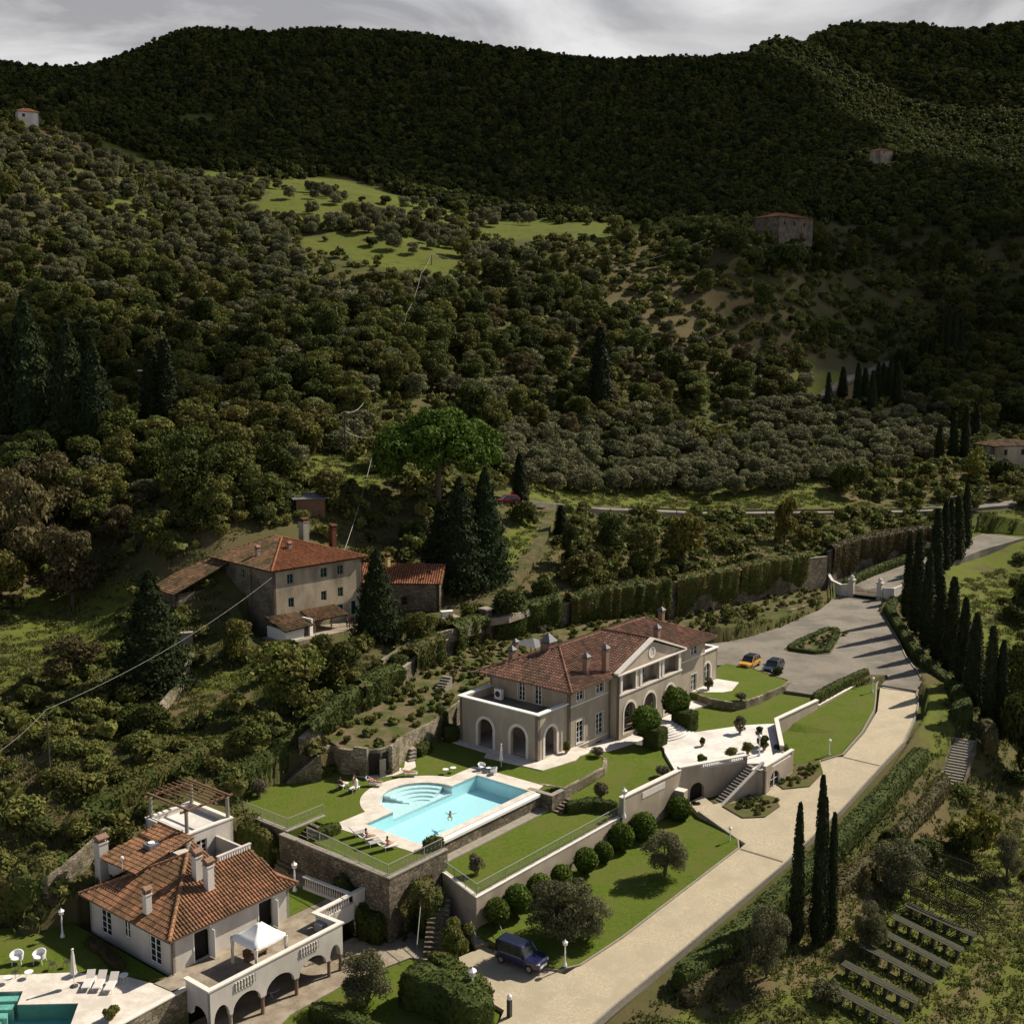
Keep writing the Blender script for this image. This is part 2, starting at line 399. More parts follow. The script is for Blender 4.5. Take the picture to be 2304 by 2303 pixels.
def thing(name, label, cat, a, b, z, rot=0.0, group=None, world=False):
 o = bpy.data.objects.new(name, None); COL.objects.link(o)
 o.empty_display_size = 0.3
 p = Vector((a, b, z)) if world else W(a, b, z)
 o.location = p; o.rotation_euler = (0, 0, rot if world else A0 + rot)
 return tag(o, label, cat, group)
def dup(root, loc, rz, label=None, group=None, scale=None):
 r = root.copy(); COL.objects.link(r); r.location = loc; r.rotation_euler = (0, 0, rz)
 if scale is not None: r.scale = (scale, scale, scale) if isinstance(scale, (int, float)) else scale
 if label: r['label'] = label
 if group: r['group'] = group
 for ch in list(root.children):
  c = ch.copy(); COL.objects.link(c); c.parent = r
  for g in list(ch.children):
   d = g.copy(); COL.objects.link(d); d.parent = c
 return r
def move(root, loc, rz, scale=None):
 root.location = loc; root.rotation_euler = (0, 0, rz)
 if scale is not None: root.scale = (scale, scale, scale) if isinstance(scale, (int, float)) else scale
 return root
# ------------------------------------------------------------------ foliage
def leaf_mesh(name, pts, nrm, size, mat, core=None, link=False, aspect=1.5):
 """one mesh of many small leaf tufts at pts, each lying roughly across nrm"""
 n = len(pts)
 nr = nrm + rng.normal(0, 0.55, (n, 3)); nr /= np.linalg.norm(nr, axis=1)[:, None] + 1e-9
 t = np.cross(nr, rng.normal(0, 1, (n, 3))); t /= np.linalg.norm(t, axis=1)[:, None] + 1e-9
 b = np.cross(nr, t)
 sz = (size * rng.uniform(0.6, 1.35, n))[:, None]
 t = t * sz * aspect / 2; b = b * sz / 2
 v = np.empty((n, 4, 3)); v[:, 0] = pts - t; v[:, 1] = pts - b * 0.8 + nr * sz * 0.1; v[:, 2] = pts + t; v[:, 3] = pts + b + nr * sz * 0.1
 v = v.reshape(-1, 3)
 f = np.arange(4 * n).reshape(-1, 4)
 if core is not None:
  cv = np.array(core.v); k = len(cv)
  cf = []
  for q in core.f:
   cf.append(q if len(q) <= 4 else q[:4])
  me = bpy.data.meshes.new(name)
  me.from_pydata(np.vstack([cv, v]).tolist(), [], cf + (f + k).tolist())
 else:
  me = bpy.data.meshes.new(name)
  me.vertices.add(4 * n); me.vertices.foreach_set('co', v.ravel())
  me.loops.add(4 * n); me.loops.foreach_set('vertex_index', f.ravel())
  me.polygons.add(n); me.polygons.foreach_set('loop_start', np.arange(0, 4 * n, 4)); me.polygons.foreach_set('loop_total', np.full(n, 4))
 me.materials.append(mat)
 me.update(); me.validate()
 return me
def blobs_points(blobs, n, shell=0.35, bottom=-0.55):
 """points and normals spread near the surface of a set of ellipsoids (x,y,z,rx,ry,rz)"""
 bl = np.array(blobs, dtype=float)
 w = (bl[:, 3] * bl[:, 4] + bl[:, 3] * bl[:, 5]) ; w /= w.sum()
 idx = rng.choice(len(bl), n, p=w); B = bl[idx]
 d = rng.normal(0, 1, (n, 3)); d /= np.linalg.norm(d, axis=1)[:, None]
 lowm = d[:, 2] < bottom; d[lowm, 2] *= -0.6
 d /= np.linalg.norm(d, axis=1)[:, None]
 r = 1 - shell * rng.random(n) ** 1.6
 r *= 1 + rng.normal(0, 0.06, n)
 return B[:, :3] + d * B[:, 3:] * r[:, None], d
def crown_blobs(R0, H0, zc, k, jit=0.55, br=(0.32, 0.5)):
 out = []
 for i in range(k):
  while True:
   p = np.array([random.uniform(-1, 1) for _ in range(3)])
   if np.dot(p, p) < 1: break
  rr = random.uniform(*br) * R0
  out.append((p[0] * R0 * (1 - br[0]) * 1.05, p[1] * R0 * (1 - br[0]) * 1.05, zc + p[2] * H0 * 0.55, rr, rr, rr * random.uniform(0.7, 1.0)))
 return out
def surf_points(mb, n):
 """random points and normals on a builder's faces"""
 P, N, A = [], [], []
 for f in mb.f:
  v = [np.array(mb.v[i]) for i in f]
  for k in range(1, len(v) - 1):
   c = np.cross(v[k] - v[0], v[k + 1] - v[0]); ar = np.linalg.norm(c) / 2
   if ar > 1e-6: P.append((v[0], v[k], v[k + 1])); N.append(c / (2 * ar)); A.append(ar)
 A = np.array(A); idx = rng.choice(len(A), n, p=A / A.sum()); P = np.array(P)[idx]; N = np.array(N)[idx]
 u = rng.random((n, 1)); w = rng.random((n, 1)); m = (u + w) > 1; u = np.where(m, 1 - u, u); w = np.where(m, 1 - w, w)
 return P[:, 0] + u * (P[:, 1] - P[:, 0]) + w * (P[:, 2] - P[:, 0]), N
def area(mb):
 s = 0
 for f in mb.f:
  v = [np.array(mb.v[i]) for i in f]
  for k in range(1, len(v) - 1): s += np.linalg.norm(np.cross(v[k] - v[0], v[k + 1] - v[0])) / 2
 return s
def leafy(mb, name, mat, leaf=0.22, dens=26, out=0.12, parent=None, frame='estate', label=None, cat=None, group=None, kind=None):
 """a clipped or creeping mass: the builder's solid shape under a coat of leaves"""
 n = int(area(mb) * dens)
 p, nr = surf_points(mb, n)
 p = p + nr * (rng.random((n, 1)) * out)
 o = MB(); o.v = mb.v; o.f = mb.f
 v = np.array(mb.v)
 if frame == 'estate':
  loc = W(v[:, 0].mean(), v[:, 1].mean(), v[:, 2].min()); off = np.array([v[:, 0].mean(), v[:, 1].mean(), v[:, 2].min()]); rz = A0
 elif frame == 'world':
  off = np.array([v[:, 0].mean(), v[:, 1].mean(), v[:, 2].min()]); loc = Vector(off); rz = 0
 else:
  off = np.zeros(3); loc = Vector((0, 0, 0)); rz = 0
 core = MB(); core.v = (v - off).tolist(); core.f = mb.f
 me = leaf_mesh(name, p - off, nr, leaf, mat, core)
 ob = bpy.data.objects.new(name, me); COL.objects.link(ob); ob.location = loc; ob.rotation_euler = (0, 0, rz)
 if parent:
  ob.parent = parent
  if frame != 'own':
   w = world_of(parent); d = np.array(loc) - np.array(w[0]); c, q = math.cos(-w[1]), math.sin(-w[1])
   ob.location = (d[0] * c - d[1] * q, d[0] * q + d[1] * c, d[2]); ob.rotation_euler = (0, 0, rz - w[1])
 return tag(ob, label, cat, group, kind)
def lumpy(path, w, h, step=0.8, jit=0.12, base=-0.4, nseg=7, hz=None):
 """a rounded hedge core following a list of (a, b, z) points"""
 mb = MB(); P = []
 for i in range(len(path) - 1):
  p, q = Vector(path[i]), Vector(path[i + 1]); k = max(1, int((q - p).length / step))
  for j in range(k): P.append(p.lerp(q, j / k))
 P.append(Vector(path[-1])); L = len(P)
 base_i = 0
 for i, p in enumerate(P):
  d = (P[min(i + 1, L - 1)] - P[max(i - 1, 0)]); d.z = 0; d.normalize(); n = Vector((d.y, -d.x, 0))
  ends = 0.72 if i in (0, L - 1) else 1.0
  for k in range(nseg):
   t = k / (nseg - 1); an = math.pi * t
   x = -math.copysign(abs(math.cos(an)) ** 0.5, math.cos(an)) * w / 2 * ends
   hh = (h if hz is None else hz(i / (L - 1))) * (1 + random.uniform(-jit, jit))
   z = base + (hh - base) * math.sin(an) ** 0.45 * (ends ** 0.4) if 0 < k < nseg - 1 else base
   v = p + n * (x + random.uniform(-jit, jit) * w * 0.5) ; v.z = p.z + z
   mb.v.append(tuple(v))
 for i in range(L - 1):
  for k in range(nseg - 1):
   a = i * nseg + k
   mb.f.append((a, a + 1, a + nseg + 1, a + nseg))
 mb.f.append(tuple(range(nseg))[::-1][:nseg]); mb.f.append(tuple((L - 1) * nseg + k for k in range(nseg)))
 fs = []
 for f in mb.f:
  if len(f) > 4: fs += [(f[0], f[k], f[k + 1]) for k in range(1, len(f) - 1)]
  else: fs.append(f)
 mb.f = fs
 mb.t = [0.5] * len(mb.f); mb.m = [0] * len(mb.f)
 return mb
# ------------------------------------------------------------------ terrain: heights known at spots seen in the photograph, smoothly joined
D2S = 2304 / 1932
KN = []
def k_r(px, py, r):
 d = ray(px * D2S, py * D2S); h = math.hypot(d[0], d[1])
 KN.append((math.atan2(d[0], d[1]), math.log(r), d[2] / h))
def k_z(px, py, z):
 d = ray(px * D2S, py * D2S); h = math.hypot(d[0], d[1])
 r = (z - CAMZ) / (d[2] / h); KN.append((math.atan2(d[0], d[1]), math.log(r), d[2] / h))
def k_ab(a, b, z):
 p = W(a, b, z); r = math.hypot(p.x, p.y); KN.append((math.atan2(p.x, p.y), math.log(r), (z - CAMZ) / r))
for q in [(-300, 2300, -7), (700, 2500, -6.5), (1400, 2500, -9), (2300, 2300, -12), (1300, 1932, -6.6), (1450, 1850, -6.2), (1560, 1780, -6.6), (1700, 1800, -7.6), (1800, 1900, -8.6), (1932, 1932, -10),
   (1932, 1700, -8.5), (1932, 1500, -7.5), (1860, 1372, -3.2), (1932, 1400, -6), (1932, 1300, -5), (1932, 1200, -3), (1850, 1060, 1.0), (1780, 1200, -0.6), (2200, 1300, -9), (2200, 1700, -12), 
   (1640, 1700, -6.6), 
   (1640, 1000, 7), (1500, 1020, 7.5), (1300, 1060, 8), (1100, 1080, 8.5), (940, 1150, 7.6), (860, 1180, 7.2), (700, 1190, 7.0), (450, 1250, 5.5), (560, 1210, 6.2),
   (600, 1290, 5.0), (350, 1290, 4.2), (130, 1140, 7.5), (100, 1250, 5), (100, 1400, 3.6), (200, 1460, 2.6), (100, 1600, 0.4), (330, 1480, 2.6), (30, 1735, -2.6), (-100, 1720, -2.6), (0, 1500, 2.2), (-300, 1500, 1.5), (-300, 1200, 6)]:
 k_z(*q)
for q in [(1850, 962, 276), (1700, 967, 266), (1300, 971, 236), (1030, 953, 214), (960, 950, 203), (1932, 952, 284), (2200, 960, 300), (830, 950, 192), (880, 1040, 178), (740, 1000, 182), (560, 985, 176), (400, 1000, 172), (652, 872, 212), (100, 1000, 195), (-200, 1000, 195), (0, 850, 238), (300, 850, 232), (-300, 850, 240),
   (0, 700, 292), (400, 700, 288), (800, 700, 292), (-300, 700, 300), (1100, 790, 300), (1000, 900, 240), (1250, 935, 250), (1500, 900, 282), (1700, 900, 300), (1932, 895, 322), (2200, 880, 340), (1932, 780, 385), (1700, 720, 410), (1550, 745, 372), (1400, 800, 330), (1200, 650, 375), (2200, 700, 430),
   (1600, 600, 470), (1932, 600, 510), (2200, 560, 560), (1000, 560, 400), (600, 590, 345), (200, 600, 345), (-300, 600, 360), (300, 450, 420), (700, 450, 430), (1100, 450, 470), (1475, 452, 480), (1932, 460, 580), (-300, 400, 430), (0, 380, 430),
   (50, 240, 520), (-300, 260, 520), (300, 330, 520), (700, 372, 530), (900, 412, 520), (1200, 430, 515), (1400, 420, 520), (1660, 305, 760), (600, 200, 790), (600, 66, 930), (1000, 92, 1000), (800, 66, 980), (1100, 112, 1020), (1000, 250, 790), (360, 86, 880), (255, 124, 850), (185, 152, 830), (0, 156, 790), (-300, 172, 780), (100, 164, 820),
   (1216, 126, 1060), (1381, 134, 1120), (1446, 114, 1250), (1500, 300, 800), (1932, 300, 900), (1700, 215, 1200), (1510, 106, 1400), (1556, 88, 1700), (1611, 78, 1850), (1706, 66, 1950), (1791, 84, 1980), (1841, 84, 1980), (1600, 140, 1380), (1800, 160, 1420), (1932, 74, 2000), (1932, 170, 1450), (2200, 70, 2100), (2200, 200, 1200), (2200, 350, 800), (1250, 300, 760)]:
 k_r(*q)
for px, py, r in [(560, 75, 930), (1000, 90, 1000), (800, 75, 980), (300, 112, 850), (0, 156, 790), (-300, 172, 780), (1290, 128, 1080)]:
 d = ray(px * D2S, py * D2S); t = d[2] / math.hypot(d[0], d[1])
 KN.append((math.atan2(d[0], d[1]), math.log(r * 1.25), t * 0.72)); KN.append((math.atan2(d[0], d[1]), math.log(r * 2.2), 0.05))
for px, py, r in [(1570, 88, 1650), (1700, 70, 1950), (1932, 84, 2000), (2200, 70, 2100)]:
 d = ray(px * D2S, py * D2S); t = d[2] / math.hypot(d[0], d[1])
 KN.append((math.atan2(d[0], d[1]), math.log(r * 1.3), t * 0.8)); KN.append((math.atan2(d[0], d[1]), math.log(r * 2.0), 0.05))
for q in [(66, 95, 3.2), (75, 93.5, 3.4), (85, 95, 4.4), (95, 98.2, 5.4), (105, 101.5, 6.2), (117, 104, 6.6), (130, 103, 6.6), (145, 100.5, 6.6), (160, 97.5, 6.6), (175, 94, 6.6), (190, 91.5, 6.6), (210, 88.5, 6.4), (55, 92, 1.5), (46, 90, -0.6), (35, 90, -1.8),
   (100, 110, 6.8), (90, 108, 6.0), (110, 112, 7.2), (80, 103, 4.6), (60, 108, 4.6),
   (60, 52, -6.2), (75, 40.5, -7.2), (90, 40, -6.8), (90, 44, -4.7), (105, 40.5, -6.3), (105, 44, -3.6), (120, 39.5, -6.2), (120, 43.6, -2.4), (131, 40.5, -5.9), (131, 44.5, -1.6), (139, 42.5, -2.3), (139, 45.5, -1.0), (150, 46, -0.9), (165, 60, -0.4), (180, 68, 0.0), (195, 72, 0.6), (210, 74, 1.6), (230, 78, 3.0), (120, 60, -3), (90, 70, -3), (140, 75, -1), (80, 75, -3), (60, 75, -5), (50, 60, -6.3), (40, 55, -6.8), (40, 70, -6.2), (105, 80, -2), (120, 85, 0), (165, 75, -0.6), (180, 78, -0.4)]:
 k_ab(*q)
KN = np.array(KN)
KS = 3.2
def _ker(d2): return 0.5 * d2 * np.log(d2 + 1e-12)
_X = KN[:, :2] * np.array([KS, 1.6]); _n = len(_X)
_K = _ker(((_X[:, None] - _X[None]) ** 2).sum(-1)) + np.eye(_n) * 2e-4
_Pm = np.hstack([np.ones((_n, 1)), _X])
_A = np.zeros((_n + 3, _n + 3)); _A[:_n, :_n] = _K; _A[:_n, _n:] = _Pm; _A[_n:, :_n] = _Pm.T
_sol = np.linalg.solve(_A, np.concatenate([KN[:, 2], np.zeros(3)]))
def base_h(x, y):
 x = np.asarray(x, float); y = np.asarray(y, float); shp = x.shape; x = x.ravel(); y = y.ravel()
 r = np.hypot(x, y) + 1e-9
 q = np.stack([np.arctan2(x, y) * KS, np.log(r) * 1.6], 1); out = np.empty(len(q))
 for i in range(0, len(q), 20000):
  s = q[i:i + 20000]
  out[i:i + 20000] = _ker(((s[:, None] - _X[None]) ** 2).sum(-1)) @ _sol[:_n] + _sol[_n] + s @ _sol[_n + 1:]
 z = CAMZ + out * r
 amp = np.clip((r - 130) / 200, 0, 1)
 z = z + amp * (1.1 * np.sin(x / 13.1 + 1.3 * np.sin(y / 17.0)) * np.sin(y / 11.7 + 0.7) + 0.02 * np.clip(r - 500, 0, 900) * np.sin(x / 61 + 2 * np.sin(y / 97)) * np.sin(y / 73))
 return z.reshape(shp)
def gh(x, y): return float(base_h(np.array([x]), np.array([y]))[0])
def gab(a, b):
 p = W(a, b); return gh(p.x, p.y)
def ground_at(px, py, near=45.0, far=3000.0):
 d = ray(px * D2S, py * D2S); h = math.hypot(d[0], d[1])
 rr = np.exp(np.linspace(math.log(near), math.log(far), 900))
 x = d[0] / h * rr; y = d[1] / h * rr; z = CAMZ + d[2] / h * rr
 k = np.nonzero(z < base_h(x, y))[0]
 i = k[0] if len(k) else len(rr) - 1
 return (x[i], y[i], gh(x[i], y[i]))
def to_px(x, y, z):
 dz = y * _cp - (z - CAMZ) * _sp; v = y * _sp + (z - CAMZ) * _cp
 return ((1152 + FOC * x / dz) / D2S, (1151.5 - FOC * v / dz) / D2S)
def inside(px, py, poly):
 px = np.asarray(px); py = np.asarray(py); r = np.zeros(px.shape, bool); n = len(poly)
 for i in range(n):
  x1, y1 = poly[i]; x2, y2 = poly[(i + 1) % n]
  if y1 == y2: continue
  c = ((y1 > py) != (y2 > py)) & (px < (x2 - x1) * (py - y1) / (y2 - y1) + x1)
  r ^= c
 return r
def zdrive(a, b=0):
 return float(np.interp(a, [40, 55, 62, 70, 78, 96, 109, 122, 135, 147, 154, 190, 197, 215, 240, 262], [-7.0, -6.1, -5.7, -5.2, -4.9, -3.8, -2.8, -1.5, -0.75, -0.3, 0.0, 0.15, 0.4, 1.5, 3.0, 4.3]))
POOL = [(72.6, 69.6), (88.75, 69.6), (88.75, 76.6), (84.8, 76.6)] + [(80.55 + 4.25 * math.cos(t), 76.6 + 4.35 * math.sin(t)) for t in np.linspace(0, math.pi, 17)[1:-1]] + [(76.3, 76.6), (72.6, 76.6)]
DECK_OUT = [(71.0, 68.9), (72.6, 68.9), (88.9, 68.9), (90.8, 69.4), (90.5, 78.5), (86.6, 78.5)] + [(80.5 + 6.3 * math.cos(t), 76.5 + 6.3 * math.sin(t)) for t in np.linspace(0.34, math.pi - 0.36, 19)] + [(74.6, 78.7), (70.2, 78.8)]
LAWN0 = [(66.0, 66.95), (72.9, 66.95), (72.9, 68.9), (88.9, 68.9), (90.8, 68.4), (91.7, 67.5), (95.0, 67.5), (98.8, 67.7), (101.0, 68.9), (102.1, 70.8), (102.2, 73.2), (101.2, 87.0), (95.3, 87.3), (93.0, 86.8), (88.3, 85.8), (86.2, 85.3), (84.4, 83.9), (82.5, 83.9), (80.9, 85.9), (80.7, 89.2), (77.3, 89.3), (75.6, 91.2), (67.4, 90.6), (67.0, 80.9), (70.1, 80.7), (70.1, 78.7), (66.9, 78.4)]
STRIP = [(70.85, 61.25), (92.4, 61.15), (92.0, 66.8), (89.0, 67.2), (88.9, 69.0), (72.9, 69.0), (72.5, 66.4)]
LAWN_E = [(91.8, 67.2), (92.4, 60.9), (102.8, 60.6), (108.3, 65.8), (109.6, 66.6), (109.0, 73.8), (102.3, 73.8), (102.2, 70.8), (101.0, 68.8), (98.8, 67.5), (95.0, 67.3)]
COURT = [(103.0, 60.75), (110.7, 57.0), (112.0, 55.5), (115.3, 55.1), (124.3, 60.2), (125.4, 60.4), (122.2, 63.3), (116.3, 66.5), (117.5, 68.6), (111.5, 69.9), (109.4, 66.4), (108.2, 65.6)]
LAWN_R = [(124.2, 60.2), (134.4, 59.6), (137.6, 61.4), (136.6, 65.2), (139.5, 67.5), (138.0, 73.6), (117.2, 73.9), (117.4, 68.9), (116.4, 66.5), (122.0, 63.4), (125.4, 60.4)]
LAWN_RU = [(127.3, 72.0), (126.6, 70.0), (126.9, 67.6), (128.5, 66.5), (131.0, 66.0), (137.6, 65.7), (140.0, 66.1), (142.3, 72.4), (142.4, 76.6), (134.8, 76.8), (134.8, 73.8), (127.3, 73.8)]
PARK = [(137.4, 61.4), (140.0, 60.4), (150.6, 59.4), (151.6, 56.8), (147.2, 56.2), (147.6, 51.6), (151.5, 52.2), (156.2, 54.9), (163, 59.0), (172, 63.6), (181, 68.6), (188.2, 72.8), (193.0, 74.4), (196.2, 75.6), (196.2, 83.6), (190.5, 82.8), (183.5, 81.2), (169.0, 80.8), (159.0, 81.9), (154, 83.4), (149, 83.8), (141, 83.8), (138.0, 82.0), (142.6, 77.0), (142.6, 72.3), (140.2, 65.8), (138.4, 65.4), (136.8, 64.9)]
LOWL = [(70.2, 60.7), (71.0, 61.0), (102.6, 60.8), (103.4, 59.4), (101.8, 57.6), (98.9, 51.4), (97.6, 50.5), (77.6, 51.0), (72.2, 51.4), (70.6, 52.4), (70.0, 53.6), (69.9, 58.4)]
DRIVE_L = [(44, 52.6), (55, 52.4), (62.3, 51.9), (70.4, 51.6), (78, 50.9), (97.6, 50.4), (100, 50.4), (110, 50.2), (122.0, 50.6), (130, 51.4), (138, 53.0), (143, 54.8), (147.2, 56.3)]
DRIVE_R = [(44, 46.6), (55, 46.4), (62.3, 46.2), (70.4, 46.1), (78, 46.0), (97.6, 45.6), (100, 45.7), (110, 45.7), (122.0, 46.2), (130, 46.7), (138, 48.4), (143, 49.8), (147.6, 51.7)]
CUTS = [([(130.2, 40.0), (139.9, 41.2), (139.8, 44.0), (130.4, 42.9)], 'st'), ([(194, 72), (262, 66), (262, 80), (238, 81.7), (224, 83.9), (210, 86.3), (198, 86.9), (194, 86)], 'up'), (LAWN0, -0.4), (DECK_OUT, -2.2), (STRIP, -2.2), (LAWN_E, -3.5), (COURT, -3.5), (LAWN_R, -2.2), (LAWN_RU, -0.8), (PARK, -0.5), (LOWL, -6.0),
  ([(44, 44.5), (97, 44.5), (122, 45), (140, 47.5), (149, 51), (149, 57), (140, 61), (112, 61), (96, 61), (78, 61), (62, 58), (44, 54)], None),
  ([(95, 73), (136, 73), (154, 82), (150, 90), (104, 91), (95, 87.5)], -1.2), ([(77, 90), (84.4, 84), (93, 87), (104, 90.5), (150, 89.6), (150, 96.4), (140, 99.1), (128, 101.2), (117, 101.8), (104, 98.9), (96.8, 96.2), (84, 93.2), (77.6, 90.7)], 2.0), ([(141, 84.2), (154, 86), (167, 83), (190.6, 83.2), (196, 84), (198, 86.7), (191, 87.9), (176, 90.9), (163, 93.5), (149.5, 96.6)], 0.9), ([(24, 69), (48.5, 69), (48.5, 86), (30, 90), (24, 90)], -4.8), ([(46, 52), (70.5, 57), (70.5, 67), (46, 67)], -6.6),
  ([(95.5, 113), (114, 112), (114.5, 118), (113, 133), (99, 134), (94, 119)], 6.4), ([(90, 109), (96, 113.5), (111, 112.5), (110, 107), (92, 106)], 5.9), ([(47.4, 66), (66, 66), (66, 86), (47.4, 86)], -6.5), ([(64.5, 66), (72, 66), (72, 81.5), (64.5, 81.5)], -4.4)]
def cut_ground(x, y, z):
 a, b = AB(x, y)
 near = (a > 20) & (a < 200) & (b > 40) & (b < 125)
 for poly, lv in CUTS:
  m = near & inside(a, b, poly)
  if lv == 'st':
   z = np.where(m, np.minimum(z, np.interp(a, [130.6, 139.6], [-6.5, -2.8])), z)
  elif lv == 'up':
   m = (a > 192) & inside(a, b, poly)
   z = np.where(m, np.minimum(z, np.interp(a, [190, 197, 215, 240, 262], [0.15, 0.4, 1.5, 3.0, 4.3]) - 0.3), z)
  elif lv is None:
   zz = np.interp(a, [40, 55, 62, 70, 78, 96, 109, 122, 135, 147, 154], [-7.0, -6.1, -5.7, -5.2, -4.9, -3.8, -2.8, -1.5, -0.75, -0.3, 0.0]) - 0.45
   z = np.where(m, np.minimum(z, zz), z)
  else: z = np.where(m, np.minimum(z, lv), z)
 return z
NA, NR = 620, 640
th = np.linspace(R(-37), R(37), NA)
rr = np.concatenate([np.exp(np.linspace(math.log(50), math.log(330), 400)), np.exp(np.linspace(math.log(332), math.log(3600), NR - 400))])
TH, RR = np.meshgrid(th, rr)
GX, GY = RR * np.sin(TH), RR * np.cos(TH)
GZ = cut_ground(GX, GY, base_h(GX, GY))
me = bpy.data.meshes.new('hillside')
me.vertices.add(NA * NR); me.vertices.foreach_set('co', np.stack([GX, GY, GZ], -1).ravel())
ii = (np.arange(NR - 1)[:, None] * NA + np.arange(NA - 1)[None]).ravel()
fq = np.stack([ii, ii + 1, ii + NA + 1, ii + NA], 1)
me.loops.add(fq.size); me.loops.foreach_set('vertex_index', fq.ravel())
me.polygons.add(len(fq)); me.polygons.foreach_set('loop_start', np.arange(0, fq.size, 4)); me.polygons.foreach_set('loop_total', np.full(len(fq), 4))
me.polygons.foreach_set('use_smooth', np.ones(len(fq), bool))
DZ = (GY * _cp - (GZ - CAMZ) * _sp); PX = (1152 + FOC * GX / DZ) / D2S; PY = (1151.5 - FOC * (GY * _sp + (GZ - CAMZ) * _cp) / DZ) / D2S
MEADOWS = [[(1600, 1560), (1735, 1400), (1742, 1310), (1765, 1285), (1800, 1325), (1800, 1400), (1700, 1500), (1640, 1570)], [(440, 395), (560, 345), (620, 330), (760, 372), (1000, 402), (1240, 415), (1250, 440), (1130, 452), (900, 450), (880, 428), (640, 415), (560, 425)], [(560, 445), (700, 440), (880, 462), (1000, 500), (820, 520), (700, 500), (580, 470)],
   [(150, 250), (420, 315), (620, 340), (560, 370), (400, 350), (200, 300)], [(60, 350), (240, 370), (300, 420), (180, 420)], [(1500, 700), (1590, 700), (1570, 760), (1490, 740)],
   [(980, 880), (1560, 880), (1620, 955), (1300, 962), (1040, 948), (960, 925)], [(60, 1110), (240, 1090), (260, 1160), (230, 1230), (0, 1300), (0, 1190)],
   [(230, 1240), (480, 1270), (480, 1300), (290, 1375), (230, 1370)], [(1700, 1000), (1932, 960), (1932, 1420), (1800, 1180), (1760, 1050)], [(560, 860), (720, 860), (720, 930), (560, 905)],
   [(320, 215), (400, 215), (430, 240), (330, 245)], [(780, 1090), (1040, 960), (1010, 1060), (860, 1130)]]
BROWN = [[(1300, 1893), (1500, 1790), (1640, 1650), (1740, 1500), (1790, 1500), (1770, 1570), (1640, 1760), (1600, 1830), (1480, 1870), (1340, 1925)], [(1870, 1785), (1905, 1790), (1880, 1850), (1790, 1932), (1740, 1932), (1790, 1880)], [(1120, 480), (1330, 470), (1500, 600), (1560, 680), (1340, 700), (1130, 560)], [(1500, 880), (1932, 850), (1932, 935), (1620, 955), (1560, 930)], [(260, 1330), (480, 1290), (470, 1330), (300, 1390)],
   [(1040, 1000), (1640, 985), (1600, 1060), (1300, 1120), (1040, 1130)], [(840, 1140), (960, 1120), (1010, 1180), (860, 1200)]]
w1 = np.zeros(PX.shape); w2 = np.zeros(PX.shape); w1 = np.maximum(w1, .8 * inside(PX, PY, [(1250, 1990), (1250, 1932), (1600, 1720), (1990, 1540), (1990, 1990)]))
for pz in MEADOWS: w1 = np.maximum(w1, inside(PX, PY, pz))
for pz in BROWN: w2 = np.maximum(w2, inside(PX, PY, pz))
for nm, ww in (('meadow', w1), ('brown', w2)):
 at = me.attributes.new(nm, 'FLOAT', 'POINT'); at.data.foreach_set('value', ww.astype(np.float32).ravel())
me.update()
m = mk('hillside_ground', (0.048, 0.060, 0.018), (0.085, 0.085, 0.030), 0.35, 0.95, 0.9, 2.2, 0.05, detail=9, c3=(0.10, 0.078, 0.040), s3=0.035)
n_, l_ = m.node_tree.nodes, m.node_tree.links
bsdf = n_['Principled BSDF']; src = bsdf.inputs['Base Color'].links[0].from_socket
for nm, cc in (('meadow', (0.098, 0.115, 0.022)), ('brown', (0.115, 0.09, 0.045))):
 at = n_.new('ShaderNodeAttribute'); at.attribute_name = nm
 nz = n_.new('ShaderNodeTexNoise'); nz.inputs['Scale'].default_value = 0.22; nz.inputs['Detail'].default_value = 9; nz.inputs['Roughness'].default_value = 0.7
 l_.new(n_.new('ShaderNodeNewGeometry').outputs['Position'], nz.inputs['Vector'])
 mr = n_.new('ShaderNodeMapRange'); mr.inputs['From Min'].default_value = 0.36; mr.inputs['From Max'].default_value = 0.50
 l_.new(nz.outputs['Fac'], mr.inputs['Value'])
 mm = n_.new('ShaderNodeMath'); mm.operation = 'MULTIPLY'; l_.new(at.outputs['Fac'], mm.inputs[0]); l_.new(mr.outputs[0], mm.inputs[1])
 mx = n_.new('ShaderNodeMixRGB'); l_.new(mm.outputs[0], mx.inputs['Fac']); l_.new(src, mx.inputs[1]); mx.inputs[2].default_value = (*cc, 1)
 src = mx.outputs['Color']
l_.new(src, bsdf.inputs['Base Color'])
me.materials.append(m)
ter = bpy.data.objects.new('hillside', me); COL.objects.link(ter); tag(ter, kind='structure')
# ------------------------------------------------------------------ made ground
def slab(name, poly, z, mat, z0=None, kind='structure', holes=()):
 mb = MB(); mb.prism(poly, (z0 if z0 is not None else (lambda a, b: (z(a, b) if callable(z) else z) - 1.2)), z, holes)
 return tag(mb.build(name, mat), kind=kind)
lawn_hole = [p for p in DECK_OUT]
slab('pool_lawn', LAWN0, 0.0, m_lawn, -1.0, holes=[[(70.95, 69.05), (73.2, 69.05), (88.5, 69.05), (90.6, 69.45), (90.4, 78.4), (86.4, 78.4), (83.8, 81.8), (80.5, 82.6), (77.4, 81.9), (74.9, 78.8), (71.0, 78.7)]])
slab('pool_deck', DECK_OUT, 0.03, m_deck, -0.3, holes=[POOL])
slab('grass_strip', STRIP, -1.65, m_lawn, -4.0)
def z_le(a, b): return float(np.interp(a, [91.5, 99, 109.6], [-0.95, -0.75, -0.85])) - 0.7 * max(0, min(1, (68 - b) / 6)) * max(0.0, min(1.0, (104 - a) / 8))
